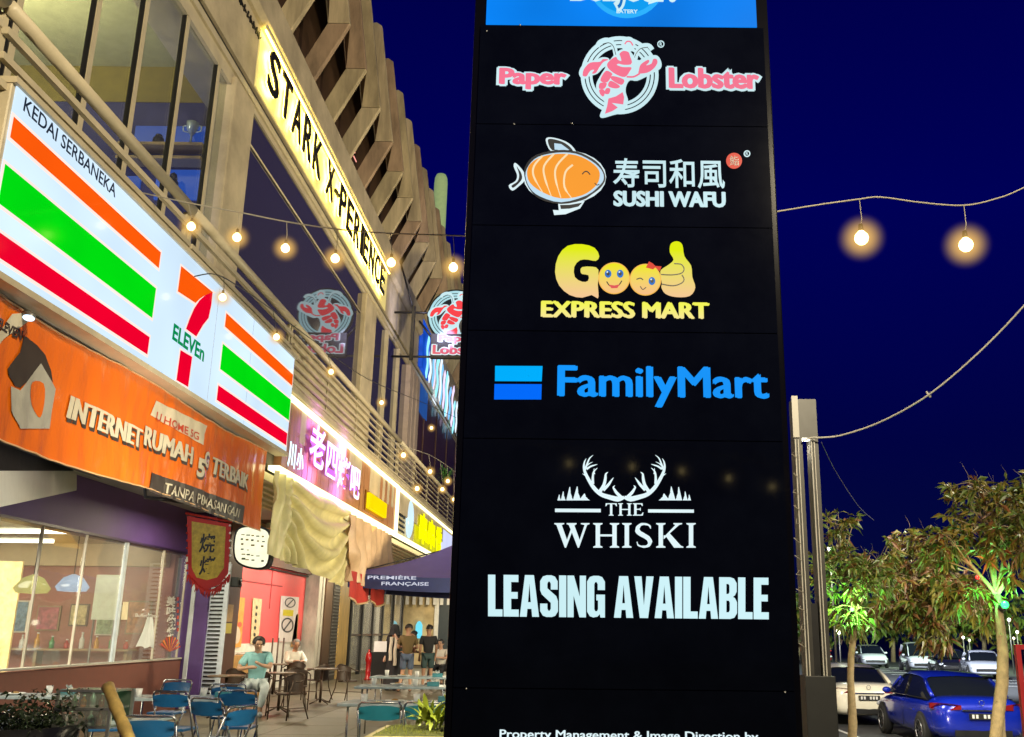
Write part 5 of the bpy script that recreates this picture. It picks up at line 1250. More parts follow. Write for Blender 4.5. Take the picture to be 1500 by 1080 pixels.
def stand(**k):
    J = dict(pelvis=(0, 0, .95), waist=(0, 0, 1.08), chest=(0, .0, 1.30), neckb=(0, -.01, 1.45), head0=(0, .0, 1.51), head1=(0, .02, 1.585), head2=(0, .02, 1.655), head3=(0, .01, 1.71),
             shL=(-.18, 0, 1.38), shR=(.18, 0, 1.38), elL=(-.23, -.02, 1.10), elR=(.23, -.02, 1.10), wrL=(-.22, .08, .88), wrR=(.22, .08, .88), haL=(-.22, .11, .81), haR=(.22, .11, .81), fiL=(-.21, .13, .73), fiR=(.21, .13, .73),
             hipL=(-.09, 0, .90), hipR=(.09, 0, .90), knL=(-.10, .02, .50), knR=(.10, .02, .50), anL=(-.11, 0, .10), anR=(.11, 0, .10), heL=(-.11, -.02, .05), heR=(.11, -.02, .05), toL=(-.12, .13, .04), toR=(.12, .13, .04))
    J.update(k); return J
def sit(**k):
    J = dict(pelvis=(0, 0, .52), waist=(0, .02, .66), chest=(0, .06, .90), neckb=(0, .09, 1.05), head0=(0, .11, 1.10), head1=(0, .14, 1.17), head2=(0, .15, 1.24), head3=(0, .14, 1.295),
             shL=(-.18, .06, .98), shR=(.18, .06, .98), elL=(-.25, .22, .78), elR=(.25, .22, .78), wrL=(-.12, .42, .80), wrR=(.10, .42, .80), haL=(-.06, .45, .81), haR=(.04, .46, .81), fiL=(0, .48, .80), fiR=(-.03, .49, .80),
             hipL=(-.10, .04, .50), hipR=(.10, .04, .50), knL=(-.16, .46, .50), knR=(.18, .46, .50), anL=(-.17, .44, .11), anR=(.22, .50, .11), heL=(-.17, .42, .05), heR=(.22, .48, .05), toL=(-.18, .57, .04), toR=(.25, .63, .04))
    J.update(k); return J
TEAL = mat('teal_tshirt', (0.24, 0.50, 0.53), 0.8, var=0.12, nscale=12, bump=0.2); PALE = mat('pale_blue_trousers', (0.55, 0.62, 0.64), 0.8, var=0.12, nscale=9, bump=0.2)
OLV = mat('olive_brown_tshirt', (0.11, 0.075, 0.025), 0.8, var=0.1); BLU = mat('slate_shorts', (0.07, 0.10, 0.16), 0.8, var=0.1)
BLK = mat('black_cloth', (0.012, 0.012, 0.014), 0.8, var=0.2); CRM = mat('cream_scarf', (0.55, 0.50, 0.38), 0.8); WHS = mat('white_shirt', (0.60, 0.58, 0.52), 0.8)
GRN = mat('dark_green_shirt', (0.03, 0.045, 0.04), 0.8); SNK = mat('striped_sandal', (0.25, 0.27, 0.28), 0.6); SND = mat('dark_sandal', (0.05, 0.03, 0.02), 0.6)
JT = sit(head1=(.0, .17, 1.16), head2=(-.01, .19, 1.225), head3=(-.01, .19, 1.28), knL=(-.20, .46, .50), anL=(-.14, .40, .11), heL=(-.14, .38, .05), toL=(-.16, .53, .04), anR=(.24, .52, .11), heR=(.24, .50, .05), toR=(.29, .65, .04),
         elR=(.30, .16, .76), wrR=(.10, .36, .80), haR=(.04, .39, .81), fiR=(-.04, .40, .80), elL=(-.24, .22, .80), wrL=(-.10, .40, .84), haL=(-.05, .42, .87), fiL=(0, .44, .90))
person('person in a teal tshirt and pale trousers sitting with folded arms at a table', (-6.02, 19.4, 0), R(192), JT, TEAL, PALE, SNK, sleeve=.6, look=(-.25, 1, -.35)).scale = (1.1, 1.1, 1.1)
person('person in a pale long-sleeved shirt sitting at the table before the pink wall', (-7.05, 25.6, 0), R(215), sit(), WHS, BLK, SND, SKIN2, sleeve=1.0, hair=mat('grey_hair', (0.12, 0.11, 0.1), 0.6), look=(.1, 1, -.4))
pw_ = P(592, 1008, Z=0)
person('person in a long black robe standing with one hand raised to the face', (pw_.x - .15, 27.6, 0), R(160), stand(elL=(-.32, .08, 1.20), wrL=(-.2, .22, 1.36), haL=(-.14, .2, 1.43), fiL=(-.1, .19, 1.49)), BLK, BLK, BLK, sleeve=1.0, dress=BLK, hijab=BLK, look=(.3, 1, 0))
person('person in an olive brown tshirt and slate shorts standing with back turned', (-4.38, 27.0, 0), R(8), stand(elL=(-.26, .05, 1.12), wrL=(-.2, .28, 1.12), haL=(-.17, .34, 1.14), fiL=(-.16, .40, 1.16), elR=(.26, .04, 1.12), wrR=(.18, .28, 1.12), haR=(.15, .34, 1.14), fiR=(.13, .40, 1.16), anL=(-.18, -.05, .10), heL=(-.18, -.07, .05), toL=(-.2, .08, .04)), OLV, BLU, SND, SKIN2, shorts=True, look=(-.3, 1, -.3))
person('person in a black shirt and dark shorts standing just behind the olive shirt', (-3.98, 28.1, 0), R(20), stand(), BLK, mat('dark_teal_shorts', (0.03, 0.06, 0.06), 0.8), SND, SKIN2, shorts=True, look=(-.6, 1, 0))
person('person in dark green clothes bending between the robed person and the olive shirt', (-4.78, 28.3, 0), R(-60), stand(chest=(0, .16, 1.22), neckb=(0, .26, 1.33), head0=(0, .29, 1.37), head1=(0, .34, 1.42), head2=(0, .38, 1.48), head3=(0, .39, 1.53), shL=(-.17, .2, 1.28), shR=(.17, .2, 1.28), elL=(-.22, .3, 1.05), elR=(.22, .3, 1.05), wrL=(-.15, .45, .98), wrR=(.15, .45, .98), haL=(-.1, .5, .99), haR=(.1, .5, .99), fiL=(-.06, .54, 1.0), fiR=(.06, .54, 1.0)), GRN, BLK, SND, SKIN2, look=(0, 1, -.6))
person('person in a white top seated at the far table by the pylon edge', (-3.9, 30.4, 0), R(170), sit(), WHS, BLK, SND, sleeve=.5, look=(0, 1, -.1))
# cream scarf panel and crossbody on the robed person
t = thing('scarf', 'long cream scarf hanging down the front of the black robe', 'scarf', (pw_.x - .15, 27.45, 1.1))
t_c = Vector((pw_.x - .15, 27.6, 0))
for s_, l in ((-.06, .62), (.07, .75)):
    MB().grid(lambda u, v: t_c + Vector((s_ + (u - .5) * .09 + .01 * math.sin(v * 9), -.175 - .02 * math.sin(u * 3) - .03 * v, 1.40 - l * v)), 4, 10).obj('scarf_end', CRM, t)

# ------------------------------------------------------------------ chairs and tables
DKB = mat('dark_brown_weave', (0.045, 0.025, 0.015), 0.5, var=0.3, nscale=60); DKM = mat('dark_bronze_tube', (0.07, 0.045, 0.03), 0.35, 0.5, var=0.15)
BLUV = mat('blue_vinyl', (0.012, 0.12, 0.32), 0.35, var=0.15, spec=0.6); CHR = mat('chrome_tube', (0.6, 0.62, 0.64), 0.22, 1.0, var=0.1)
TEALV = mat('teal_vinyl', (0.012, 0.15, 0.22), 0.4, var=0.15)
def arm_chair():
    t = thing('arm_chair', 'x', 'chair')
    arc = [(.24 * math.sin(a) * 1.05, .24 * -math.cos(a) * .9, 0) for a in [R(-115 + i * 23) for i in range(11)]]
    MB().lathe([(0, .43), (.215, .43), (.225, .445), (.215, .46), (0, .46)], n=20).obj('seat', DKB, t, world=False)
    MB().tube([(x * 1.12, y * 1.12, .66 + .16 * max(0, (-y) / .24) ** 1.5) for x, y, z in arc], .013, 8).obj('top_rail', DKM, t, world=False)
    def bk(u, v):
        a = R(-62 + 124 * u); return Vector((.245 * math.sin(a) * 1.05, -.245 * math.cos(a) * 1.0, .46 + (.66 + .16 * max(0, math.cos(a)) ** 1.5 - .46) * v))
    MB().grid(bk, 14, 5).obj('backrest', DKB, t, world=False)
    for s_ in (-1, 1):
        MB().tube([(s_ * .26, .16, .68), (s_ * .25, .22, .50), (s_ * .235, .24, 0)], .012, 8).obj('leg', DKM, t, world=False)
        MB().tube([(s_ * .19, -.14, .64), (s_ * .20, -.18, .3), (s_ * .25, -.28, 0)], .012, 8).obj('leg', DKM, t, world=False)
        MB().tube([(s_ * .23, .22, .2), (s_ * .22, -.2, .2)], .008, 6).obj('stretcher', DKM, t, world=False)
    return t
def folding_chair(vin):
    t = thing('folding_chair', 'x', 'chair')
    w_ = .22
    for s_ in (-1, 1):
        MB().tube([(s_ * w_, .25, 0), (s_ * w_, -.02, .44), (s_ * w_, -.17, .80)], .012, 8).obj('leg', CHR, t, world=False)
        MB().tube([(s_ * (w_ - .03), -.26, 0), (s_ * (w_ - .03), .16, .45)], .011, 8).obj('leg', CHR, t, world=False)
    MB().tube([(-w_, -.17, .80), (-w_ * .97, -.185, .85), (-w_ * .85, -.19, .875), (w_ * .85, -.19, .875), (w_ * .97, -.185, .85), (w_, -.17, .80)], .012, 8).obj('top_rail', CHR, t, world=False)
    def pad(u, v):
        x = (u - .5) * 2 * (w_ - .015); z = .70 + .145 * v
        return Vector((x, -.155 - .02 * math.sin(math.pi * u) - .03 * v, z - .02 * abs(2 * u - 1) ** 3 * (1 if v > .5 else -1)))
    mb = MB(); mb.grid(pad, 12, 5); mb.grid(lambda u, v: pad(u, v) + Vector((0, -.022, 0)), 12, 5); mb.obj('backrest', vin, t, world=False)
    o = MB().box((-w_ + .03, -.17, .435), (w_ - .03, .20, .465)).obj('seat', vin, t, world=False); bevel(o, .012)
    for z_, y_ in ((.12, .176), (.15, -.12)): MB().tube([(-w_, y_, z_), (w_, y_, z_)], .008, 6).obj('stretcher', CHR, t, world=False)
    return t
def round_table():
    t = thing('round_table', 'x', 'table')
    MB().lathe([(0, .72), (.33, .72), (.345, .735), (.33, .75), (0, .75)], n=28).obj('tabletop', mat('dark_tabletop', (0.12, 0.08, 0.05), 0.3, var=0.3), t, world=False)
    MB().cyl((0, 0, .03), (0, 0, .72), .028, 10).obj('column', DKM, t, world=False)
    for k in range(4):
        a = k * math.pi / 2 + .4; MB().tube([(0, 0, .12), (.14 * math.cos(a), .14 * math.sin(a), .06), (.28 * math.cos(a), .28 * math.sin(a), .012)], .015, 6).obj('foot', DKM, t, world=False)
    return t
def long_table(l=1.5, wd=.7, top=None):
    t = thing('folding_table', 'x', 'table')
    bevel(MB().box((-l / 2, -wd / 2, .71), (l / 2, wd / 2, .745)).obj('tabletop', top or mat('pale_tabletop', (0.42, 0.52, 0.56), 0.18, var=0.2, spec=.7), t, world=False), .008)
    for s_ in (-1, 1):
        MB().tube([(s_ * (l / 2 - .12), -wd / 2 + .06, 0), (s_ * (l / 2 - .12), -wd / 2 + .06, .7), (s_ * (l / 2 - .12), wd / 2 - .06, .7), (s_ * (l / 2 - .12), wd / 2 - .06, 0)], .013, 8).obj('leg_frame', CHR, t, world=False)
    return t
def relabel(t, label, loc, rz, group=None):
    t['label'] = label; t.location = loc; t.rotation_euler = (0, 0, rz)
    if group: t['group'] = group
    return t
GC = 'dark woven arm chairs on the walkway'
ac = relabel(arm_chair(), 'nearest dark woven arm chair alone on open floor right of the teal shirt', (-5.15, 18.6, 0), R(150), GC)
for (lx, x, y, rz) in (('dark woven arm chair tucked behind the open-floor one by its round table', -5.65, 20.9, 200), ('dark woven arm chair near the gold panel beside the second round table', -5.9, 23.6, 60),
                       ('dark woven arm chair facing the walkway from the second round table', -5.1, 23.2, -120), ('dark woven arm chair in the shade under the person in pale shirt', -6.9, 25.2, 35), ('dark woven arm chair left of the person in teal against the vent strip', -6.7, 20.5, -20),
                       ('seat under the person in the teal tshirt, dark woven', -6.02, 19.45, 192), ('dark woven chair seat beneath the white-topped person near the pylon', -3.9, 30.4, 170)):
    dup(ac, (x, y, 0), R(rz), lx, GC)
rt = relabel(round_table(), 'round dark cafe table in front of the teal shirt and folded arms', (-6.35, 18.7, 0), 0, 'round cafe tables')
for lx, x, y in (('round dark cafe table between two woven chairs near the gold panel', -5.5, 22.4), ('round dark cafe table before the person by the pink wall', -7.3, 24.9), ('round table just behind the open-floor arm chair', -5.75, 20.1)):
    dup(rt, (x, y, 0), 0.5, lx, 'round cafe tables')
GB = 'blue folding chairs at the tables'
fc = relabel(folding_chair(BLUV), 'blue folding chair seen from behind left of the bamboo pole top', (-5.35, 11.9, 0), R(15), GB)
for lx, x, y, rz in (('blue folding chair centre of the front row with its backrest fully visible', -4.62, 12.0, -6), ('blue folding chair half hidden under the vent strip foot', -4.55, 13.6, 10), ('blue folding chair nearest the person in teal', -3.98, 12.3, 5),
                     ('low nearest blue folding chair cut by the bottom edge of the view', -3.55, 8.75, 8), ('blue folding chair turned sideways beside the lowest one', -3.3, 9.8, 70), ('blue folding chair behind the tables near the sill', -5.6, 14.2, 170), ('blue folding chair right of the row close to the pale trousers', -3.75, 10.9, -25)):
    dup(fc, (x, y, 0), R(rz), lx, GB)
tf = relabel(folding_chair(TEALV), 'teal folding chair behind the planter, left one of the pair', (-1.95, 10.6, 0), R(2), 'teal folding chairs behind the planter')
dup(tf, (-1.48, 10.7, 0), R(-3), 'teal folding chair behind the planter, right one by the pylon', 'teal folding chairs behind the planter')
lt = relabel(long_table(), 'pale blue topped folding table behind the row of blue chairs', (-4.9, 12.95, 0), R(3), 'pale folding tables')
for lx, x, y, rz in (('pale folding table at the far left near the shop sill', -6.9, 13.0, 2), ('pale folding table in front of the lowest blue chair', -4.7, 9.9, 4), ('pale folding table beside the teal chairs under the parasol', -2.0, 12.4, -3), ('farther pale folding table under the parasol edge', -2.6, 16.0, 4), ('third pale folding table further under the parasol', -3.0, 19.2, 0)):
    dup(lt, (x, y, 0), R(rz), lx, 'pale folding tables')

# ------------------------------------------------------------------ cars
RUB = mat('tyre_rubber', (0.012, 0.012, 0.012), 0.8); RIM = mat('alloy_rim', (0.4, 0.4, 0.42), 0.3, 0.9, var=0.1); CGL = mat('tinted_car_glass', (0.006, 0.008, 0.010), 0.04, var=0, spec=0.8)
TLR = mat('tail_light_red', (0.16, 0.004, 0.006), 0.12, var=0, coat=1.0, em=0.06, emcol=(0.8, 0.02, 0.03)); HLT = mat('headlight_lens', (0.55, 0.57, 0.6), 0.08, var=0, coat=1)
PLT = mat('number_plate_black', (0.015, 0.015, 0.015), 0.4, var=0); PLW = mat('plate_characters', (0.6, 0.6, 0.6), 0.5, var=0)
def car(paint, label, loc, rz, style='sedan', plate=None, group='parked cars'):
    """local: length along y, nose at +y, centre on the ground"""
    t = thing('parked_car', label, 'car', loc, rz, group)
    Lh = 2.35
    hz = {'sedan': 1.44, 'mpv': 1.75, 'hatch': 1.5}[style]
    # stations: y, half width, bottom z, shoulder z, top (hood / deck) z
    if style == 'sedan':
        st = [(-2.35, .62, .42, .68, .74), (-2.30, .78, .30, .84, .95), (-2.15, .86, .24, .90, 1.02), (-1.75, .90, .22, .92, 1.035), (-1.2, .915, .20, .91, 1.02), (-.3, .92, .20, .89, .98), (.6, .92, .20, .87, .96), (1.1, .915, .20, .85, .94), (1.6, .90, .21, .80, .88), (2.05, .86, .23, .72, .78), (2.28, .76, .28, .62, .67), (2.35, .60, .38, .52, .56)]
        gh = [(-1.72, .70, 1.02), (-1.45, .68, 1.17), (-1.1, .63, 1.36), (-.7, .61, 1.42), (-.1, .61, hz), (.35, .61, 1.42), (.62, .63, 1.34), (1.0, .68, 1.12), (1.25, .72, .95)]
    else:
        k = hz - 1.44
        st = [(-2.30, .70, .42, .80, .9), (-2.26, .82, .30, .95, 1.05), (-2.1, .87, .24, .97, 1.08), (-1.5, .90, .22, .97, 1.07), (-.5, .91, .20, .95, 1.04), (.4, .91, .20, .92, 1.02), (1.1, .90, .20, .90, 1.0), (1.6, .89, .21, .86, .95), (2.0, .85, .23, .78, .84), (2.22, .76, .28, .66, .70), (2.28, .60, .38, .55, .58)]
        gh = [(-2.2, .72, 1.07), (-2.05, .68, 1.3 + k * .6), (-1.85, .64, hz - .06), (-1.2, .62, hz), (-.2, .62, hz), (.4, .63, hz - .05), (.75, .66, hz - .22), (1.25, .72, 1.05), (1.45, .74, .98)]
    def sec(y, hw, zb, zs, zt):
        pts = [(0, zb), (hw * .8, zb), (hw * .97, zb + .08), (hw, (zb + zs) / 2), (hw * .985, zs - .06), (hw * .93, zs), (hw * .78, zt - .012), (hw * .4, zt), (0, zt + .006)]
        full = pts + [(-x, z) for x, z in pts[::-1][1:-1]]
        return [(x, y, z) for x, z in full]
    rings = [sec(*s_) for s_ in st]; n = len(rings[0])
    mb = MB(); vs = [p for r_ in rings for p in r_]
    fs = [(i * n + k, i * n + (k + 1) % n, (i + 1) * n + (k + 1) % n, (i + 1) * n + k) for i in range(len(rings) - 1) for k in range(n)]
    fs += [list(range(n))[::-1], [(len(rings) - 1) * n + k for k in range(n)]]
    mb.add(vs, [f[::-1] for f in fs], True); body = mb.obj('body', paint, t, world=False)
    ms = body.modifiers.new('u', 'SUBSURF'); ms.levels = 1; ms.render_levels = 1
    # greenhouse: glass shell, painted roof and pillars on top
    def ghs(y, hw, zt, base_hw=.80, zb=.95, off=0.0, fr=(0, 1)):
        o = []
        for s_ in (-1, 1): pass
        return [((base_hw + (hw - base_hw) * f_) + off, y, zb + (zt - zb) * f_) for f_ in fr]
    m2 = MB(); R2 = []
    for (y, hw, zt) in gh:
        zb = min(.93, zt - .03)
        R2.append([(-.83, y, zb), (-(hw + .035), y, zb + (zt - zb) * .86), (-hw * .86, y, zt - .01), (0, y, zt + .012), (hw * .86, y, zt - .01), (hw + .035, y, zb + (zt - zb) * .86), (.83, y, zb)])
    vs = [p for r_ in R2 for p in r_]; n2 = 7
    m2.add(vs, [(i * n2 + k, (i + 1) * n2 + k, (i + 1) * n2 + k + 1, i * n2 + k + 1) for i in range(len(R2) - 1) for k in range(n2 - 1)], True)
    m2.obj('windows', CGL, t, world=False)
    top = MB(); i0 = next(i for i, g_ in enumerate(gh) if g_[2] > hz - .12); i1 = max(i for i, g_ in enumerate(gh) if g_[2] > hz - .12)
    rv = [(p[0] * 1.012, p[1], p[2] + .012) for r_ in R2[i0:i1 + 1] for p in r_[1:6]]; m_ = 5
    top.add(rv, [(i * m_ + k, (i + 1) * m_ + k, (i + 1) * m_ + k + 1, i * m_ + k + 1) for i in range(i1 - i0) for k in range(m_ - 1)], True); top.obj('roof', paint, t, world=False)
    for s_ in (1, 5):
        for a, b, r_ in ((0, i0, .045), (i1, len(R2) - 1, .032)):
            MB().tube([Vector((R2[i][s_][0] * 1.005, R2[i][s_][1], R2[i][s_][2] + .004)) for i in range(a, b + 1)], r_, 6).obj('pillar', paint, t, world=False)
        mid = len(R2) // 2
        MB().tube([Vector((R2[mid][s_][0] * 1.01, R2[mid][1][1], R2[mid][s_][2])), Vector(((.835 if s_ == 5 else -.835), R2[mid][1][1] - .06, .93))], .026, 6).obj('pillar', mat('gloss_trim_black', (0.008, 0.008, 0.008), 0.15, var=0), t, world=False)
        MB().tube([Vector(((.86 if s_ == 5 else -.86), y_, z_)) for y_, z_ in ((-1.7, .955), (-.4, .955), (1.0, .945))], .012, 6).obj('window_trim', mat('gloss_trim_black', (0, 0, 0)), t, world=False)
    wheelbase = (-1.38, 1.42)
    for y_ in wheelbase:
        for s_ in (-1, 1):
            ar = MB(); ar.cyl((s_ * .80, y_, .335), (s_ * .922, y_, .335), .365, 24); ar.obj('wheel_arch', mat('arch_black', (0.004, 0.004, 0.004), 0.9, var=0), t, world=False)
            w_ = bpy.data.objects.new('wheel', None); COL.objects.link(w_); w_.parent = t; w_.location = (s_ * .86, y_, .325)
            ty = MB(); prof = [(.20, -.10), (.29, -.105), (.32, -.08), (.325, 0), (.32, .08), (.29, .105), (.20, .10)]
            vs = [(z, r_ * math.cos(2 * math.pi * k / 22), r_ * math.sin(2 * math.pi * k / 22)) for r_, z in prof for k in range(22)]
            ty.add(vs, [(i * 22 + k, i * 22 + (k + 1) % 22, (i + 1) * 22 + (k + 1) % 22, (i + 1) * 22 + k) for i in range(6) for k in range(22)], True); ty.obj('tyre', RUB, w_, world=False)
            rm = MB()
            for k in range(10):
                a = 2 * math.pi * k / 10; rm.add([(s_ * .085, .035 * math.cos(a - .6), .035 * math.sin(a - .6)), (s_ * .085, .035 * math.cos(a + .6), .035 * math.sin(a + .6)), (s_ * .10, .205 * math.cos(a + .09), .205 * math.sin(a + .09)), (s_ * .10, .205 * math.cos(a - .09), .205 * math.sin(a - .09))], [(0, 1, 2, 3), (3, 2, 1, 0)])
            rm.tube([(s_ * .098, .205 * math.cos(2 * math.pi * k / 24), .205 * math.sin(2 * math.pi * k / 24)) for k in range(25)], .012, 6); rm.obj('rim', RIM, w_, world=False)
    for s_ in (-1, 1):
        MB().ball((s_ * .98, .72, 1.0), .11, 10, 7, (.9, .6, .62)).obj('mirror', paint, t, world=False)
        if style == 'sedan':
            pg = [(.40, -2.345, .80), (.60, -2.325, .79), (.80, -2.20, .78), (.895, -1.98, .80), (.89, -1.98, .90), (.80, -2.22, .915), (.60, -2.33, .905), (.40, -2.35, .88)]
        else: pg = [(.70, -2.30, .85), (.86, -2.12, .85), (.80, -2.12, 1.35), (.68, -2.2, 1.38)]
        tl = MB(); tl.prism([(s_ * x, y - .012, z) for x, y, z in (pg if s_ > 0 else pg[::-1])], (0, .06, 0)); tl.obj('tail_light', TLR, t, world=False)
        hl = MB(); hl.ball((s_ * .68, 2.14, .62), .13, 12, 8, (1.35, .9, .62)); hl.obj('headlight', HLT, t, world=False)
        MB().tube([(s_ * .905, y_, .70) for y_ in (-1.0, -.72)], .014, 6).obj('door_handle', paint, t, world=False)
        MB().tube([(s_ * .922, -.20, z_) for z_ in (.32, .88)], .004, 4).obj('door_gap', BLACKM, t, world=False)
    MB().box((-.62, 2.27, .40), (.62, 2.345, .54)).obj('grille', BLACKM, t, world=False)
    MB().box((-.55, -2.335, .30), (.55, -2.30, .42)).obj('diffuser', BLACKM, t, world=False)
    py_ = -2.375; pz_ = .66 if style != 'sedan' else .68
    MB().box((-.26, py_ - .02, pz_ - .055), (.26, py_ + .06, pz_ + .055)).obj('number_plate', PLT, t, world=False)
    MB().box((-.26, 2.32, .44), (.26, 2.365, .55)).obj('number_plate', PLT, t, world=False)
    if plate:
        MB().box((-.38, -2.372, .775), (.38, -2.33, .80)).obj('boot_trim', mat('chrome_trim', (0.5, 0.5, 0.5), 0.2, 1.0), t, world=False)
        mb = MB()
        for q_ in range(6):
            if q_ == 2: continue
            MB().box((-.22 + q_ * .075, py_ - .024, pz_ - .035), (-.175 + q_ * .075, py_ - .0205, pz_ + .035)).obj('plate_character', PLW, t, world=False)
        MB().tube([(.05 * math.cos(k * math.pi / 8), -2.36, .93 + .05 * math.sin(k * math.pi / 8)) for k in range(17)], .006, 5).obj('badge_ring', mat('chrome_trim', (0, 0, 0)), t, world=False)
    return t
def paint(n, c, me=0.0): return mat(n, c, 0.22, me, var=0.03, coat=1.0, spec=0.6)
WP = paint('ivory_white_paint', (0.74, 0.70, 0.58)); BP_ = paint('deep_blue_paint', (0.006, 0.022, 0.42), 0.3); WC = paint('cool_white_paint', (0.55, 0.58, 0.66)); SV = paint('silver_paint', (0.35, 0.35, 0.36), .7); RP = paint('red_paint', (0.25, 0.01, 0.01))
GZ = -0.6
car(WP, 'ivory white sedan seen from behind between the lamp post base and the blue car', (7.45, 27.6, GZ), 0, plate=1)
car(BP_, 'deep blue sedan, the nearest car, parked to the right of the ivory white sedan', (8.15, 22.25, GZ), R(-2), plate=1)
car(WC, 'small white hatchback facing the viewer, leftmost of the far row', (20.9, 70, GZ), R(172), 'hatch')
car(WC, 'tall white people carrier in the far row beside the small white hatchback', (22.0, 63.5, GZ), R(170), 'mpv')
car(WC, 'white sedan facing the viewer in the far row, seen above the blue car roof', (22.3, 54.5, GZ), R(166))
car(SV, 'silver sedan at the far right edge beside the red frame', (23.0, 44.5, GZ), R(165))
car(RP, 'small red hatchback in the dark behind the slimmer tree trunk', (18.6, 76, GZ), R(175), 'hatch')
car(paint('black_paint', (0.01, 0.01, 0.012)), 'dark sedan in shadow between the white people carrier and the white sedan', (22.1, 58.7, GZ), R(168))
car(SV, 'silver hatchback at the left end of the far row behind the lamp post', (16.6, 78, GZ), R(175), 'hatch')
for q_ in ((8.5, 12, 6, 700), (4.5, 18, 4.5, 620), (12, 15, 5, 420)): lamp('car_park_light_and_fill', 'AREA', q_[:3], q_[3], (1.0, 0.92, 0.72), .3, (8, 24, 0))  # unseen area lamps added for brightness and glints on the cars
lamp('car_park_light_and_fill', 'AREA', (13, 40, 9), 11000, (0.85, 0.92, 1.0), 2.0, (20, 62, 0))

# ------------------------------------------------------------------ trees
LEAFS = [mat('leaf_green', (0.085, 0.13, 0.018), 0.45, var=0.4, nscale=4), mat('leaf_olive', (0.16, 0.14, 0.02), 0.45, var=0.4, nscale=4), mat('leaf_russet', (0.15, 0.06, 0.018), 0.5, var=0.4, nscale=4)]
BARK = mat('pale_bark', (0.25, 0.19, 0.105), 0.85, var=0.35, nscale=9, bump=0.6, bscale=40)
LR = random.Random(11)
def leafset(mbs, p, d, n, L_, w):
    for _ in range(n):
        v = Vector((LR.gauss(0, 1), LR.gauss(0, 1), LR.gauss(-.35, .7))) + d * .9
        v.normalize(); s_ = v.cross(Vector((LR.gauss(0, 1), LR.gauss(0, 1), LR.gauss(0, 1)))).normalized()
        nrm = v.cross(s_); l = L_ * LR.uniform(.65, 1.2); ww = w * LR.uniform(.7, 1.2)
        q0 = p + v * .02; q1 = p + v * l * .5 + nrm * .01; q2 = p + v * l + Vector((0, 0, -.25 * l))
        mb = mbs[LR.choices((0, 1, 2), weights=mbs[3])[0]]
        mb.add([q0, q1 + s_ * ww, q1 - nrm * ww * .35, q1 - s_ * ww, q2], [(0, 1, 2), (0, 2, 3), (1, 4, 2), (2, 4, 3)])
def tree(label, base, fork, lobes, tr, weights, seed, dens=1.0, leaf=(.185, .027)):
    """lobes: (centre, radius xyz, tips)"""
    LR.seed(seed)
    t = thing('tree', label, 'tree', tuple(base))
    base = Vector(base); fork = Vector(fork)
    tp = [base + (fork - base) * (i / 8) + Vector((.035 * math.sin(i * 1.1 + seed), .03 * math.sin(i * .8), 0)) * (i > 0) for i in range(9)]
    tb = MB(); tb.tube(tp, [tr * (1.25 - .5 * i / 8) * (1 + .07 * math.sin(i * 5 + seed)) for i in range(9)], 12)
    o = tb.obj('trunk', BARK, t)
    for k in range(5):
        c = tp[2 + k % 6] + Vector((tr * .8 * math.cos(k * 2.1), -tr * .8 * abs(math.sin(k * 2.1)), .05 * k)); 
        MB().ball(c, tr * .28, 7, 5).obj('knot', BARK, t)
    bb = MB(); mbs = [MB(), MB(), MB(), weights]
    for (c, rad, ntip) in lobes:
        c = Vector(c); limb = [tp[-1], tp[-1].lerp(c, .5) + Vector((LR.uniform(-.1, .1), LR.uniform(-.1, .1), .12)), c]
        lp_ = catmull(limb, 5); lb = MB(); lb.tube(lp_, [tr * .42 * (1 - .7 * i / (len(lp_) - 1)) for i in range(len(lp_))], 7); lb.obj('limb', BARK, t)
        for _ in range(int(ntip * dens)):
            while True:
                v = Vector((LR.uniform(-1, 1), LR.uniform(-1, 1), LR.uniform(-1, 1)))
                if v.length < 1 and v.length > .25: break
            tip = c + Vector((v.x * rad[0], v.y * rad[1], v.z * rad[2]))
            s0 = LR.choice(lp_[3:]); mid = s0.lerp(tip, .55) + Vector((LR.uniform(-.08, .08), LR.uniform(-.08, .08), LR.uniform(0, .12)))
            tw = catmull([s0, mid, tip], 3); bb.tube(tw, [.009 * (1 - .8 * i / (len(tw) - 1)) + .0015 for i in range(len(tw))], 4, cap=False)
            d = (tip - mid).normalized(); leafset(mbs, tip, d, 8, *leaf); leafset(mbs, mid.lerp(tip, .5), d, 3, *leaf)
            if LR.random() < .2:
                e = tip + Vector((LR.uniform(-.1, .1), 0, LR.uniform(.1, .35))) ; bb.tube([tip, tip.lerp(e, .5) + Vector((.04, 0, 0)), e], [.003, .002, .001], 3, cap=False)
    tag(bb.obj('twigs', BARK, t), kind='stuff')
    for i in range(3):
        if mbs[i].v: tag(mbs[i].obj('foliage', LEAFS[i], t), kind='stuff')
    return t
b1, f1 = P(1240, 1082, Y=15.2), P(1250, 900, Y=15.2)
tree('slim pale-trunked tree between the lamp post and the ivory sedan, green-lit at its fork', (b1.x, 15.2, -.6), (f1.x, 15.2, f1.z), [(P(1222, 830, Y=15.2), (.42, .5, .40), 75), (P(1268, 850, Y=15.0), (.42, .5, .38), 75), (P(1230, 770, Y=15.3), (.40, .4, .28), 34), (P(1290, 815, Y=15.2), (.35, .4, .3), 30), (P(1250, 905, Y=15.0), (.48, .4, .22), 40)], .058, (7, 4, 1), 5, .5)
b2, f2 = P(1449, 1082, Y=12), P(1464, 872, Y=12)
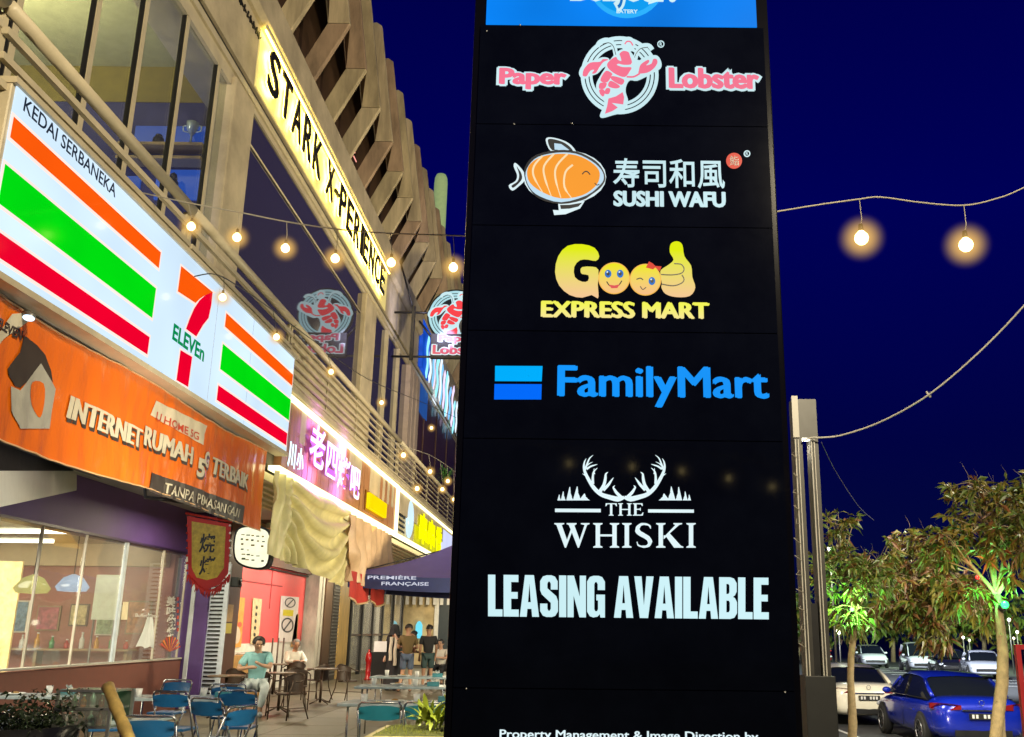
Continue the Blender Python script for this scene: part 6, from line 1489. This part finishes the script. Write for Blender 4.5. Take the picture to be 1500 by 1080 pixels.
tree('thicker pale-trunked tree at the right with a green spotlight on its fork', (b2.x, 12, -.6), (f2.x, 12, f2.z), [(P(1462, 770, Y=12.0), (.62, .6, .42), 130), (P(1440, 720, Y=12.2), (.45, .5, .20), 45), (P(1500, 800, Y=11.7), (.5, .5, .5), 90), (P(1385, 800, Y=12.3), (.50, .5, .25), 60), (P(1420, 880, Y=12.2), (.35, .4, .3), 45), (P(1530, 720, Y=12), (.5, .4, .3), 50)], .072, (6, 6, 1.2), 8, .52)
b3 = P(1350, 1000, Y=16.5)
tree('drooping russet-leaved tree spreading left from behind the thicker trunk above the cars', tuple(Vector((P(1461, 1000, Y=17.2).x, 17.2, -.6))), tuple(P(1464, 890, Y=17.0)), [(P(1345, 850, Y=16.6), (.85, .6, .45), 150), (P(1395, 870, Y=16.3), (.65, .5, .36), 90), (P(1310, 890, Y=16.6), (.42, .5, .28), 42), (P(1368, 930, Y=16.3), (.28, .3, .34), 34), (P(1335, 800, Y=16.8), (.45, .5, .30), 40)], .05, (2.5, 5, 4.5), 21, .52, leaf=(.24, .036))
def ftree(label, x, y, h, r, seed):
    LR.seed(seed); t = thing('tree', label, 'tree', (x, y, GZ))
    MB().tube([(x, y, GZ), (x + .2, y, h * .45)], [.22, .12], 7).obj('trunk', BARK, t)
    m_ = [MB(), MB(), MB(), (6, 2, .5)]
    for _ in range(520):
        v = Vector((LR.gauss(0, .5), LR.gauss(0, .5), LR.gauss(0, .45)));
        leafset(m_, Vector((x + v.x * r, y + v.y * r, h * .62 + v.z * h * .42)), Vector((0, 0, -.3)), 2, .75, .20)
    for i in range(3): 
        if m_[i].v: tag(m_[i].obj('foliage', LEAFS[i], t), kind='stuff')
for i, (x, y, h, r, lab) in enumerate(((14, 86, 4.6, 4.2, 'low dark tree far behind the lamp post'), (20, 88, 5.2, 4.6, 'dark bushy tree behind the small white hatchback'), (27, 84, 5.6, 5, 'dark bushy tree behind the white people carrier'), (33, 80, 5.2, 5, 'dark tree in the far gap between the trunks'), (38, 74, 5.6, 5, 'dark broad tree behind the far white sedan'), (42, 66, 6.0, 5, 'dark broad tree at the far right behind the silver sedan'), (9, 90, 4.2, 4.5, 'low dark tree behind the pylon foot at the right'), (47, 76, 5.2, 6, 'rightmost dark tree on the far edge of the car park'))):
    ftree(lab, x, y, h, r, 40 + i)
GG_ = glow('green_spot_lens', (40, 255, 90), 7, 0)
def spot(label, p, m_, col, e, to, r=.035):
    t = thing('spotlight', label, 'spotlight', tuple(p)); p = Vector(p)
    MB().ball(p, r, 12, 8).obj('lens', m_, t); MB().cyl(p + Vector((0, .02, -.01)), p + Vector((0, .10, -.03)), r * 1.1, 10).obj('housing', BLACKM, t)
    if e:
        l = lamp('spotlight_beam', 'POINT', p + (Vector(to) - p).normalized() * (r + .06), e, col, .03); 
spot('bright green spotlight strapped to the thicker trunk at the right', P(1472, 886, Y=11.85), GG_, (0.15, 1, 0.25), 40, P(1462, 840, Y=11.7), .045)
spot('green spotlight at the fork of the slim tree', P(1248, 893, Y=15.0), glow('green_spot_lens_dim', (120, 250, 120), 5, 0), (0.32, 1, 0.22), 60, P(1248, 870, Y=14.7), .03)
spot('small red spotlight just above the green one on the thick tree', P(1432, 846, Y=11.7), glow('red_spot_lens', (255, 60, 50), 2, 0), (1, 0.10, 0.05), 7, P(1424, 825, Y=11.6), .025)
for i, (px, py, Y_, r_, c_, lab) in enumerate(((1216, 804, 34, .10, (235, 255, 225), 'bright pale street light seen through the leaves by the lamp post'), (1229, 925, 60, .17, (255, 250, 215), 'round warm-white light low behind the slim tree trunk'),
        (1478, 908, 60, .10, (255, 255, 235), 'small white light right of the thick trunk, upper one'), (1466, 927, 60, .16, (240, 255, 235), 'white light right of the thick trunk, brightest of the low ones'), (1490, 926, 60, .09, (255, 250, 220), 'small white light nearest the right edge'),
        (1411, 934, 70, .10, (255, 245, 215), 'small far light left of the thick trunk, left one'), (1420, 938, 70, .08, (255, 245, 215), 'small far light left of the thick trunk, right one'), (1485, 935, 70, .08, (255, 240, 200), 'faint low light above the silver sedan'))):
    c = P(px, py, Y=Y_); t = thing('street_light_or_sign_spill', lab, 'street light', (c.x, c.y, GZ))
    MB().ball(c, r_, 10, 7).obj('lamp_head', glow('far_light_%d' % i, c_, 6, 0), t); MB().tube([(c.x, c.y + .05, GZ), (c.x, c.y + .05, c.z)], .04, 6).obj('pole', GREYM, t)
lamp('street_glow_and_fill', 'AREA', (26, 58, 9), 5000, (0.75, 1.0, 0.6), 2, (28, 82, 3))  # unseen greenish lamp added to lift the far trees
lamp('street_glow_and_fill', 'POINT', tuple(P(1216, 804, Y=33.5)), 250, (0.85, 1, 0.75), .1)
lamp('tree_fill', 'AREA', (4.3, 10.7, .3), 52, (1.0, 0.88, 0.55), .5, (5.2, 14, 3.0))  # this and the next: unseen fills added to brighten the crowns from below
lamp('tree_fill', 'AREA', (5.9, 13.2, -.3), 42, (1.0, 0.84, 0.5), .5, (5.3, 16.5, 2.6))
lamp('planter_fill', 'AREA', (-1.9, 8.0, 2.3), 110, (1.0, 0.9, 0.6), .4, (-1.2, 9.3, .8))  # unseen fill added because the pylon shades the planter

# ------------------------------------------------------------------ red frame stand, planters, foreground
rf = thing('red_frame_stand', 'red metal framed poster stand cut by the right edge of the view', 'stand', (4.1, 9, 0))
c = P(1486, 944, Y=9)
REDM = mat('red_enamel', (0.42, 0.03, 0.035), 0.35, var=.1, coat=.4)
bevel(MB().box((c.x, 8.98, -.6), (c.x + .045, 9.03, c.z)).obj('upright', REDM, rf), .004)
bevel(MB().box((c.x + .075, 8.975, 0.2), (c.x + .10, 9.0, c.z - .06)).obj('inner_upright', REDM, rf), .004)
bevel(MB().box((c.x + .046, 8.98, c.z - .045), (c.x + .9, 9.03, c.z)).obj('top_bar', REDM, rf), .004)
bevel(MB().box((c.x + .101, 8.975, c.z - .085), (c.x + .9, 9.0, c.z - .06)).obj('inner_bar', REDM, rf), .004)
MB().box((c.x + .10, 9.01, .3), (c.x + .9, 9.02, c.z - .09)).obj('poster', mat('poster_rose', (0.45, 0.16, 0.12), 0.4, var=.5, nscale=5), rf)
pl = thing('planter_box', 'pale low planter box with grassy soil behind the pylon foot', 'planter', (-1.3, 9, 0))
c0 = P(535, 1078, Y=8.9); 
bevel(MB().box((c0.x, 8.85, 0), (-.55, 9.9, c0.z - .0)).obj('box', mat('planter_limestone', (0.50, 0.43, 0.24), 0.7, var=.15, bump=.3), pl), .012)
MB().box((c0.x + .06, 8.91, c0.z - .02), (-.6, 9.84, c0.z + .006)).obj('soil', mat('mossy_soil', (0.10, 0.11, 0.025), 0.95, var=.5, nscale=25, bump=1, bscale=50), pl)
LR.seed(5); gm = MB()
for _ in range(900):
    x, y = LR.uniform(c0.x + .08, -.62), LR.uniform(8.93, 9.8); h = LR.uniform(.02, .05); a = LR.uniform(0, 6.28)
    gm.add([(x, y, c0.z), (x + .006 * math.cos(a), y + .006 * math.sin(a), c0.z), (x + LR.uniform(-.02, .02), y, c0.z + h)], [(0, 1, 2)])
tag(gm.obj('grass', mat('planter_grass', (0.20, 0.22, 0.03), 0.7, var=.4), pl), kind='stuff')
def strap_plant(label, c, n, L_, m_, seed, stem=0.0):
    LR.seed(seed); c = Vector(c); t = thing('leafy_plant', label, 'plant', tuple(c))
    for k in range(n):
        a = LR.uniform(0, 6.28); l = L_ * LR.uniform(.6, 1.1); w_ = LR.uniform(.018, .034); el_ = LR.uniform(.5, 1.3); mb = MB(); vs = []
        b = c + Vector((LR.uniform(-.1, .1), LR.uniform(-.1, .1), stem * LR.random()))
        for i in range(6):
            f = i / 5; r_ = l * f; z_ = l * (math.sin(el_) * f - .75 * f * f * math.cos(el_)); ctr = b + Vector((math.cos(a) * r_ * math.cos(el_), math.sin(a) * r_ * math.cos(el_), z_)); sd_ = Vector((-math.sin(a), math.cos(a), 0)) * w_ * math.sin(math.pi * (f * .85 + .12))
            vs += [ctr - sd_, ctr + Vector((0, 0, -.005)), ctr + sd_]
        mb.add(vs, [(i * 3 + j, i * 3 + j + 1, i * 3 + 4 + j, i * 3 + 3 + j) for i in range(5) for j in range(2)], True); mb.obj('leaf', m_, t)
    return t
YG = mat('yellow_green_leaf', (0.30, 0.36, 0.04), 0.4, var=.3, nscale=5)
strap_plant('yellow-green strappy plant in the pale planter beside the pylon', (-1.28, 9.3, c0.z + .02), 34, .38, YG, 3, .1)
strap_plant('yellow-green strappy plant in the planter half hidden by the pylon edge', (-1.0, 9.5, c0.z + .02), 26, .36, YG, 4, .1)
strap_plant('green trailing plant on the balcony rail among the far bulbs', tuple(P(652, 708, X=-4.4)), 70, .55, mat('bright_leaf', (0.08, 0.22, 0.05), 0.5), 9, .3)
# dark planter with glinting bush, steel and glass cabinet, leaning bamboo pole at the lower left
bp2 = thing('dark_planter', 'black round planter with dark glinting bush at the lower left corner', 'planter', (-5.4, 9.1, 0))
cc = P(25, 1062, Y=9.2)
MB().lathe([(0, 0), (.42, 0), (.50, cc.z - .25), (.52, cc.z), (.47, cc.z), (.45, cc.z - .08), (0, cc.z - .08)], (cc.x, 9.2, 0), 28).obj('pot', mat('pot_black_glaze', (0.01, 0.01, 0.01), 0.25), bp2)
m3 = [MB(), MB(), MB(), (1, 0, 0)]; LR.seed(77)
for _ in range(260): leafset(m3, Vector((cc.x + LR.gauss(.12, .24), 9.2 + LR.gauss(0, .2), cc.z + abs(LR.gauss(0, .12)))), Vector((0, 0, .4)), 3, .09, .018)
tag(m3[0].obj('foliage', mat('dark_glossy_leaf', (0.02, 0.03, 0.015), 0.2, var=.5), bp2), kind='stuff')
cb = thing('glass_cabinet', 'steel framed glass-sided drinks cabinet low at the left behind the bamboo pole', 'cabinet', (-4.6, 9.4, 0))
k0, k1 = P(86, 1012, Y=9.3), P(158, 1066, Y=9.3)
z1_, z0_ = k0.z, k1.z
for x_ in (k0.x, k1.x):
    for y_ in (9.3, 9.75): MB().box((x_ - .013, y_ - .013, 0.05), (x_ + .013, y_ + .013, z1_)).obj('post', STEEL, cb)
for z_ in (z1_, (z1_ + z0_) / 2, z0_):
    MB().box((k0.x + .014, 9.315, z_ - .012), (k1.x - .014, 9.735, z_ + .006)).obj('shelf', glassmat('green_glass_shelf', (.6, .8, .7), 1, .02, .12), cb)
    MB().box((k0.x + .014, 9.288, z_ - .012), (k1.x - .014, 9.302, z_ + .012)).obj('rail', STEEL, cb)
MB().box((k0.x + .014, 9.73, z0_), (k1.x - .014, 9.74, z1_ - .02)).obj('back_panel', mat('cabinet_back', (0.05, 0.08, 0.06), 0.3, var=.6, nscale=4), cb)
MB().box((k0.x + .014, 9.292, z0_ + .02), (k1.x - .014, 9.296, z1_ - .02)).obj('door_glass', SHOPG, cb)
LR.seed(3)
for sh in (z0_, (z1_ + z0_) / 2):
    for q_ in range(5):
        x_ = k0.x + .06 + q_ * .085; hgt = LR.uniform(.09, .15)
        tb_ = thing('drink_bottle', ['small green bottle', 'small orange bottle', 'small clear bottle', 'small brown bottle', 'small pale bottle'][q_] + (' on the lower shelf of the glass cabinet' if sh == z0_ else ' on the upper shelf of the glass cabinet'), 'bottle', (x_, 9.5, sh + .007))
        cq = ((.03, .2, .06), (.45, .15, .02), (.4, .45, .45), (.12, .05, .02), (.5, .5, .4))[q_]
        MB().lathe([(0, 0), (.026, 0), (.028, .01), (.028, hgt * .6), (.011, hgt * .8), (.011, hgt)], (x_, 9.5, sh + .007), 12).obj('bottle_body', mat('bottle_%d' % q_, cq, 0.15), tb_)
        MB().cyl((x_, 9.5, sh + .007 + hgt), (x_, 9.5, sh + .02 + hgt), .013, 10).obj('cap', WHITE, tb_)
bm_ = thing('bamboo_pole', 'short thick bamboo pole leaning at the lower left before the blue chairs', 'pole', tuple(P(190, 1085, Y=8.4)))
pA, pB = P(158, 1006, Y=8.8), P(196, 1100, Y=8.3)
pts = [pA.lerp(pB, i / 12) for i in range(13)]; pts.append(Vector((pB.x + .25, pB.y - .3, 0.0)))
MB().tube(pts, [.048 + (.006 if i % 4 == 0 else 0) for i in range(13)] + [.05], 14).obj('pole', mat('bamboo', (0.36, 0.25, 0.08), 0.45, var=.45, nscale=6, stretch=(1, 1, .3)), bm_)

# ------------------------------------------------------------------ things on and behind the shopfront glass
def on_glass(name, label, cat, px, py, X_=-8.02): 
    c = P(px, py, X=X_); return thing(name, label, cat, tuple(c)), c
GPn = Plane3((-8.02, 0, 0), (0, 1, 0), (0, 0, 1))
def gq(px, py): v = P(px, py, X=-8.02); return (v.y, v.z)
t, c = on_glass('carrier_bag', 'white plastic carrier bag hanging on the shopfront glass', 'bag', 208, 928)
bag = [gq(*p) for p in ((211, 904), (220, 904), (221, 918), (224, 948), (220, 950), (214, 945), (203, 947), (194, 950), (195, 944), (204, 920))]
mbg = MB()
def bagf(u, v):
    top, bot = gq(215, 904), gq(209, 948); w_ = .09 + .30 * v ** .8; y = top[0] + (bot[0] - top[0]) * v + (u - .5) * w_ * 2; z = top[1] + (bot[1] - top[1]) * v + .02 * math.sin(u * 14) * v
    return Vector((-7.97 + .07 * math.sin(math.pi * u) * v + .02 * math.sin(u * 20 + v * 4), y, z))
mbg.grid(bagf, 24, 12); mbg.obj('bag', mat('white_plastic', (0.75, 0.80, 0.82), 0.35, var=.05), t)
MB().tube([Vector((-7.98, gq(215, 904)[0] - .03, gq(215, 904)[1])), Vector((-7.99, gq(215, 898)[0], gq(215, 898)[1])), Vector((-7.98, gq(215, 904)[0] + .06, gq(215, 904)[1]))], .008, 5).obj('handle', mat('white_plastic', (0, 0, 0)), t)
t, c = on_glass('window_decal', 'tall colourful vertical lettered decal on the shopfront glass', 'decal', 248, 910)
for i, ch in enumerate('美味烧烤'):
    a, b = gq(243, 888 + i * 15), gq(258, 874 + i * 15)
    GPn.text(ch, a[0], a[1], b[0], b[1], 'white_character', WHITE, t, .003, .002, off=.03)
for i in range(6):
    a, b = gq(259, 880 + i * 9), gq(262, 875 + i * 9)
    GPn.flat('red_mark', fillmesh([[a, (b[0], a[1]), b, (a[0], b[1])]]), mat('decal_red', (.6, .08, .05), .5), t, .003, .002)
fan = gq(248, 955)
for k in range(9):
    a = R(15 + k * 16); GPn.flat('fan_blade', fillmesh([[(fan[0], fan[1]), (fan[0] + .62 * math.cos(a) * .9, fan[1] + .30 * math.sin(a)), (fan[0] + .62 * math.cos(a + .14) * .9, fan[1] + .30 * math.sin(a + .14))]]), mat('decal_orange', (.8, .25, .03), .5) if k % 2 else mat('decal_red', (0, 0, 0)), t, .003 + .0002 * k, .0001)
t, c = on_glass('mascot_sticker', 'small black and white sticker over a navy label at the foot of the glass', 'sticker', 273, 980)
GPn.flat('white_shape', fillmesh([[gq(*p) for p in smoothpoly([(266, 985), (268, 960), (274, 953), (281, 962), (282, 988), (274, 990)], 3)]]), WHITE, t, .003, .002)
GPn.flat('dark_shape', fillmesh([[gq(*p) for p in smoothpoly([(271, 984), (272, 968), (276, 966), (278, 984)], 3)]]), mat('sticker_maroon', (.15, .01, .04), .5), t, .006, .002)
GPn.flat('navy_label', fillmesh([[gq(*p) for p in ((262, 992), (283, 991), (282, 999), (262, 1000))]]), NVD, t, .003, .002)
t, c = on_glass('paper_notice', 'small cream paper notice taped beside the pale blue mullion', 'notice', 184, 895)
GPn.flat('paper', fillmesh([[gq(*p) for p in ((180, 882), (188, 882), (186, 908), (177, 908))]]), mat('notice_paper', (.62, .55, .38), .7), t, .003, .002)
t, c = on_glass('lettering_decal', 'tiny white row of lettering on the glass above the carrier bag', 'decal', 210, 902)
a, b = gq(198, 904), gq(232, 900); GPn.text('Buffet Time', a[0], a[1], b[0], b[1], 'lettering', WHITE, t, .003, .001)
# inside: pendants, whiteboard
for (px, py, cl_, r_, lab) in ((47, 862, (226, 214, 120), .30, 'yellow-green round pendant lamp inside the shop at the far left'), (106, 860, (205, 225, 250), .30, 'bluish white dome pendant lamp inside the shop')):
    c = P(px, py, X=-9.0); t = thing('pendant_lamp', lab, 'lamp', tuple(c))
    MB().lathe([(.03, r_ * .75), (r_ * .55, r_ * .55), (r_ * .95, 0), (r_ * .8, -r_ * .25), (0, -r_ * .3)], c, 20).obj('shade', glow('pendant_%d' % px, cl_, .9, .2, 4), t); MB().tube([c + Vector((0, 0, .2)), (c.x, c.y, 3.24)], .01, 5).obj('cord', BLACKM, t)
cw = P(157, 875, X=-9.0); t = thing('whiteboard', 'pale green-white board standing inside the shop by the blue mullion', 'board', (cw.x, cw.y, 0))
bevel(MB().cbox((cw.x, cw.y, cw.z), (.5, .05, .85)).obj('panel', mat('board_pale', (.62, .68, .55), .5), t), .01)
for s_ in (-1, 1): MB().tube([(cw.x + s_ * .2, cw.y, 0), (cw.x + s_ * .2, cw.y, cw.z - .4)], .02, 6).obj('leg', GREYM, t)
cx_ = P(5, 900, X=-10.0); t = thing('menu_stand', 'tall warm lit menu strip inside the shop at the left edge', 'menu', (cx_.x, cx_.y, 0))
MB().box((cx_.x - .35, cx_.y, .8), (cx_.x + .2, cx_.y + .05, 2.7)).obj('panel', mat('menu_warm', (.7, .5, .2), .5, var=.5, nscale=6, em=.4, emcol=(.8, .55, .2)), t); MB().box((cx_.x - .1, cx_.y + .01, 0), (cx_.x - .05, cx_.y + .04, .8)).obj('leg', GREYM, t)
# on the pink wall
WPn = Plane3((-8.12, 0, 0), (0, 1, 0), (0, 0, 1))
def wq(px, py): v = P(px, py, X=-8.12); return (v.y, v.z)
def wall_sheet(name, label, cat, quad, m_, extra=None):
    c = P(*quad[0], X=-8.12); t = thing(name, label, cat, tuple(c))
    WPn.flat('sheet', fillmesh([[wq(*p) for p in quad]]), m_, t, 0.0, .01); return t
t = wall_sheet('hanging_scroll', 'orange paper scroll with a pale oval at its foot on the pink wall', 'scroll', ((345, 874), (359, 876), (353, 948), (337, 949)), mat('scroll_orange', (.60, .27, .05), .6, var=.3, nscale=6))
WPn.flat('pale_oval', fillmesh([[wq(*p) for p in ell(346, 930, 6, 13, 20)]]), mat('oval_grey', (.5, .42, .34), .6), t, .003, .002)
WPn.flat('red_mark', fillmesh([[wq(*p) for p in ell(351, 915, 3, 4, 10)]]), mat('decal_red', (0, 0, 0)), t, .006, .002)
t = wall_sheet('hanging_scroll', 'cream paper scroll with brush marks, middle of the pink wall', 'scroll', ((371, 876), (384, 878), (378, 944), (367, 944)), mat('scroll_cream', (.55, .45, .25), .6, var=.35, nscale=12))
for i in range(5): WPn.flat('brush_mark', fillmesh([[wq(*p) for p in ell(376 - i * .8, 890 + i * 10, 1.6, 3, 8)]]), BLACKM, t, .003, .002)
t = wall_sheet('notice_board', 'white no-smoking notice with two black rings on the pink wall', 'notice', ((412, 873), (438, 875), (434, 941), (408, 940)), mat('notice_white', (.68, .62, .58), .6))
for (cx__, cy__, rx, ry) in ((425, 883, 8, 7.5), (421, 916, 9, 11)):
    WPn.flat('ring', fillmesh([[wq(*p) for p in ell(cx__, cy__, rx, ry, 26)], [wq(*p) for p in ell(cx__, cy__, rx * .8, ry * .8, 26)]]), BLACKM, t, .003, .002)
    WPn.flat('bar', fillmesh([[wq(cx__ - rx * .6, cy__ + ry * .5), wq(cx__ - rx * .5, cy__ + ry * .7), wq(cx__ + rx * .6, cy__ - ry * .5), wq(cx__ + rx * .5, cy__ - ry * .7)]]), BLACKM, t, .005, .001)
WPn.flat('yellow_band', fillmesh([[wq(*p) for p in ((415, 893), (430, 894), (429, 903), (414, 902))]]), mat('notice_yellow', (.7, .6, .02), .5), t, .003, .002)
t = wall_sheet('hanging_scroll', 'narrow tan scroll right of the white notice', 'scroll', ((434, 900), (438, 900), (434, 948), (426, 948)), mat('scroll_tan', (.42, .26, .1), .6, var=.4, nscale=9))
t = wall_sheet('poster', 'dark narrow poster beside the door frame', 'poster', ((452, 888), (458, 889), (455, 946), (446, 945)), mat('poster_dark', (.04, .025, .03), .5, var=.6, nscale=9))
t = thing('paper_notice', 'brown and yellow notices on the brown pillar', 'notice', tuple(P(330, 900, X=-7.3)))
PPn = Plane3((-7.345, 0, 0), (0, 1, 0), (0, 0, 1))
MB().box((-7.348, 21.15, 1.72), (-7.338, 21.6, 2.08)).obj('sheet', mat('notice_tan', (.40, .26, .12), .6, var=.3, nscale=8), t); MB().box((-7.348, 21.15, 1.48), (-7.338, 21.6, 1.69)).obj('sheet', mat('notice_olive', (.50, .42, .08), .6), t)
t = thing('wall_speaker', 'small dark box speaker fixed to the brown pillar over the pink shop', 'speaker', tuple(P(345, 853, X=-7.2)))
cs_ = P(345, 853, X=-7.2); bevel(MB().cbox(cs_, (.2, .28, .2)).obj('box', mat('speaker_grey', (.06, .07, .08), .6), t), .015); MB().cyl(cs_ + Vector((.1, 0, 0)), cs_ + Vector((.115, 0, 0)), .07, 14).obj('cone', BLACKM, t)
MB().tube([cs_ + Vector((-.1, .02, 0)), cs_ + Vector((-.2, .02, 0))], .02, 6).obj('bracket', BLACKM, t)
ce = P(535, 985, Z=.6); ce = Vector((-6.4, 34.5, 0)); t = thing('fire_hydrant', 'red standing extinguisher post beside the glass doors', 'extinguisher', tuple(ce))
fx = P(538, 1000, Y=33); 
MB().lathe([(0, 0), (.12, 0), (.12, .04), (.08, .06), (.085, .55), (.11, .6), (.11, .72), (.075, .84), (.03, .88), (.03, .95), (0, .95)], (fx.x, 33, 0), 16).obj('body', mat('hydrant_red', (.5, .012, .015), .3, coat=.5), t)
MB().tube([(fx.x, 33, .9), (fx.x + .10, 32.95, .85), (fx.x + .14, 32.95, .6)], .02, 6).obj('hose', BLACKM, t)
# counter with trays inside the pink shop front
t = thing('food_counter', 'low timber counter with pale trays at the foot of the pink wall', 'counter', (-7.85, 23.6, 0))
bevel(MB().box((-8.1, 22.3, 0), (-7.6, 25.2, .98)).obj('counter', mat('counter_timber', (.45, .25, .08), .5, var=.3), t), .01)
for q_ in range(4): MB().lathe([(0, 0), (.11, 0), (.14, .05), (.13, .05), (.10, .015), (0, .015)], (-7.85, 22.6 + q_ * .6, .981), 16).obj('tray', WHITE, t)
for i in range(3):
    t = thing('bar_stool_post', ['nearest', 'middle', 'farthest'][i] + ' of three dark upright poles before the white lower wall', 'pole', (-7.7, 25.9 + i * .5, 0))
    MB().cyl((-7.7, 25.9 + i * .5, .02), (-7.7, 25.9 + i * .5, 1.35), .022, 8).obj('pole', DKM, t); MB().lathe([(0, 0), (.14, 0), (.13, .02), (0, .025)], (-7.7, 25.9 + i * .5, 0), 14).obj('foot', DKM, t)
t = thing('menu_board', 'small black standing board beside the robed person', 'board', (-5.2, 27.6, 0))
bevel(MB().box((-5.45, 27.58, .35), (-5.0, 27.62, 1.0)).obj('board', BLACKM, t), .01)
for s_ in (-.2, .2): MB().tube([(-5.225 + s_, 27.6, 0), (-5.225 + s_, 27.6, .36)], .015, 6).obj('leg', GREYM, t)
t = thing('paper_menu', 'white card leaning on top of the black standing board', 'card', (-5.2, 27.57, 1.0))
MB().box((-5.4, 27.56, 1.0), (-5.05, 27.575, 1.28)).obj('card', WHITE, t)

# ------------------------------------------------------------------ crockery and drinks on the pale tables
LR.seed(91)
TB = [(-4.9, 12.95, 'behind the blue chairs'), (-6.9, 13.0, 'near the shop sill'), (-2.0, 12.4, 'beside the teal chairs'), (-2.6, 16.0, 'under the parasol edge'), (-3.0, 19.2, 'farthest under the parasol')]
for (x, y, w_) in TB:
    for k in range(4):
        px_, py_ = x - .5 + k * .32 + LR.uniform(-.05, .05), y + LR.uniform(-.2, .2)
        if k % 2 == 0:
            t = thing('drinking_cup', ['pale cup at the left end of the table ', 'x', 'pale cup right of the middle of the table '][k] + w_, 'cup', (px_, py_, .746))
            MB().lathe([(0, 0), (.032, 0), (.042, .10), (.038, .10), (.030, .008), (0, .008)], (px_, py_, .746), 14).obj('cup', WHITE, t)
            MB().lathe([(0, .085), (.036, .085)], (px_, py_, .746), 14).obj('drink', mat('iced_tea', (.25, .10, .02), .1), t)
        elif k == 1:
            t = thing('plate', 'white shallow plate on the table ' + w_, 'plate', (px_, py_, .746))
            MB().lathe([(0, .004), (.07, .004), (.12, .022), (.115, .026), (.07, .009), (0, .009)], (px_, py_, .746), 20).obj('plate', WHITE, t)
            MB().ball((px_, py_, .762), .05, 10, 6, (1, 1, .5)).obj('food', mat('fried_rice', (.35, .2, .05), .7, var=.5, nscale=60), t)
        else:
            t = thing('tissue_box', 'small box of tissues on the table ' + w_, 'box', (px_, py_, .746))
            bevel(MB().box((px_ - .09, py_ - .055, .746), (px_ + .09, py_ + .055, .81)).obj('box', mat('box_teal', (.05, .25, .3), .5, var=.3), t), .004)
            MB().grid(lambda u, v: Vector((px_ + (u - .5) * .08, py_ + .02 * math.sin(v * 5), .81 + v * .05 + .01 * math.sin(u * 9))), 6, 4).obj('tissue', WHITE, t)

# ------------------------------------------------------------------ goods and pictures inside the first shop
LR.seed(17)
for i in range(7):
    x_ = -8.9 - i * .62
    t = thing('framed_picture', ['nearest the pillar', 'second from the pillar', 'third from the pillar', 'middle', 'fifth from the pillar', 'sixth from the pillar', 'farthest inside'][i] + ' of the framed pictures on the terracotta wall', 'picture', (x_, 20.5, 1.9))
    z_ = 1.75 + LR.uniform(-.1, .15); w_, h_ = LR.uniform(.18, .26), LR.uniform(.22, .34)
    MB().box((x_ - w_, 20.50, z_ - h_), (x_ + w_, 20.545, z_ + h_)).obj('frame', mat('picture_frame_%d' % (i % 3), ((.3, .2, .1), (.6, .55, .45), (.1, .05, .03))[i % 3], .4), t)
    MB().box((x_ - w_ + .03, 20.485, z_ - h_ + .03), (x_ + w_ - .03, 20.499, z_ + h_ - .03)).obj('print', mat('print_%d' % i, ((.5, .2, .08), (.2, .3, .15), (.55, .45, .2), (.4, .1, .12), (.15, .25, .35), (.5, .35, .3), (.3, .35, .1))[i], .5, var=.6, nscale=9), t)
t = thing('display_shelf', 'timber display shelf under the pictures inside the first shop', 'shelf', (-10.5, 20.2, 0))
MB().box((-12.6, 20.0, 1.12), (-8.8, 20.4, 1.16)).obj('shelf_board', mat('shelf_wood', (0, 0, 0)), t)
for x_ in (-12.5, -10.7, -8.9): MB().box((x_ - .03, 20.1, 0), (x_ + .03, 20.35, 1.12)).obj('leg', mat('shelf_wood', (0, 0, 0)), t)
for i in range(12):
    x_ = -8.95 - i * .3; h_ = LR.uniform(.12, .3)
    c_ = [('red', (.5, .04, .03)), ('green', (.06, .3, .08)), ('amber', (.6, .3, .03)), ('white', (.7, .7, .65))][i % 4]
    t = thing('sauce_bottle', c_[0] + ' bottle, ' + ['first', 'second', 'third', 'fourth', 'fifth', 'sixth', 'seventh', 'eighth', 'ninth', 'tenth', 'eleventh', 'twelfth'][i] + ' from the pillar on the display shelf', 'bottle', (x_, 20.2, 1.161))
    MB().lathe([(0, 0), (.045, 0), (.05, .01), (.05, h_ * .6), (.02, h_ * .8), (.02, h_), (0, h_)], (x_, 20.2, 1.161), 12).obj('bottle_body', mat('sauce_' + c_[0], c_[1], .2), t)
    MB().cyl((x_, 20.2, 1.161 + h_), (x_, 20.2, 1.185 + h_), .023, 10).obj('cap', WHITE, t)
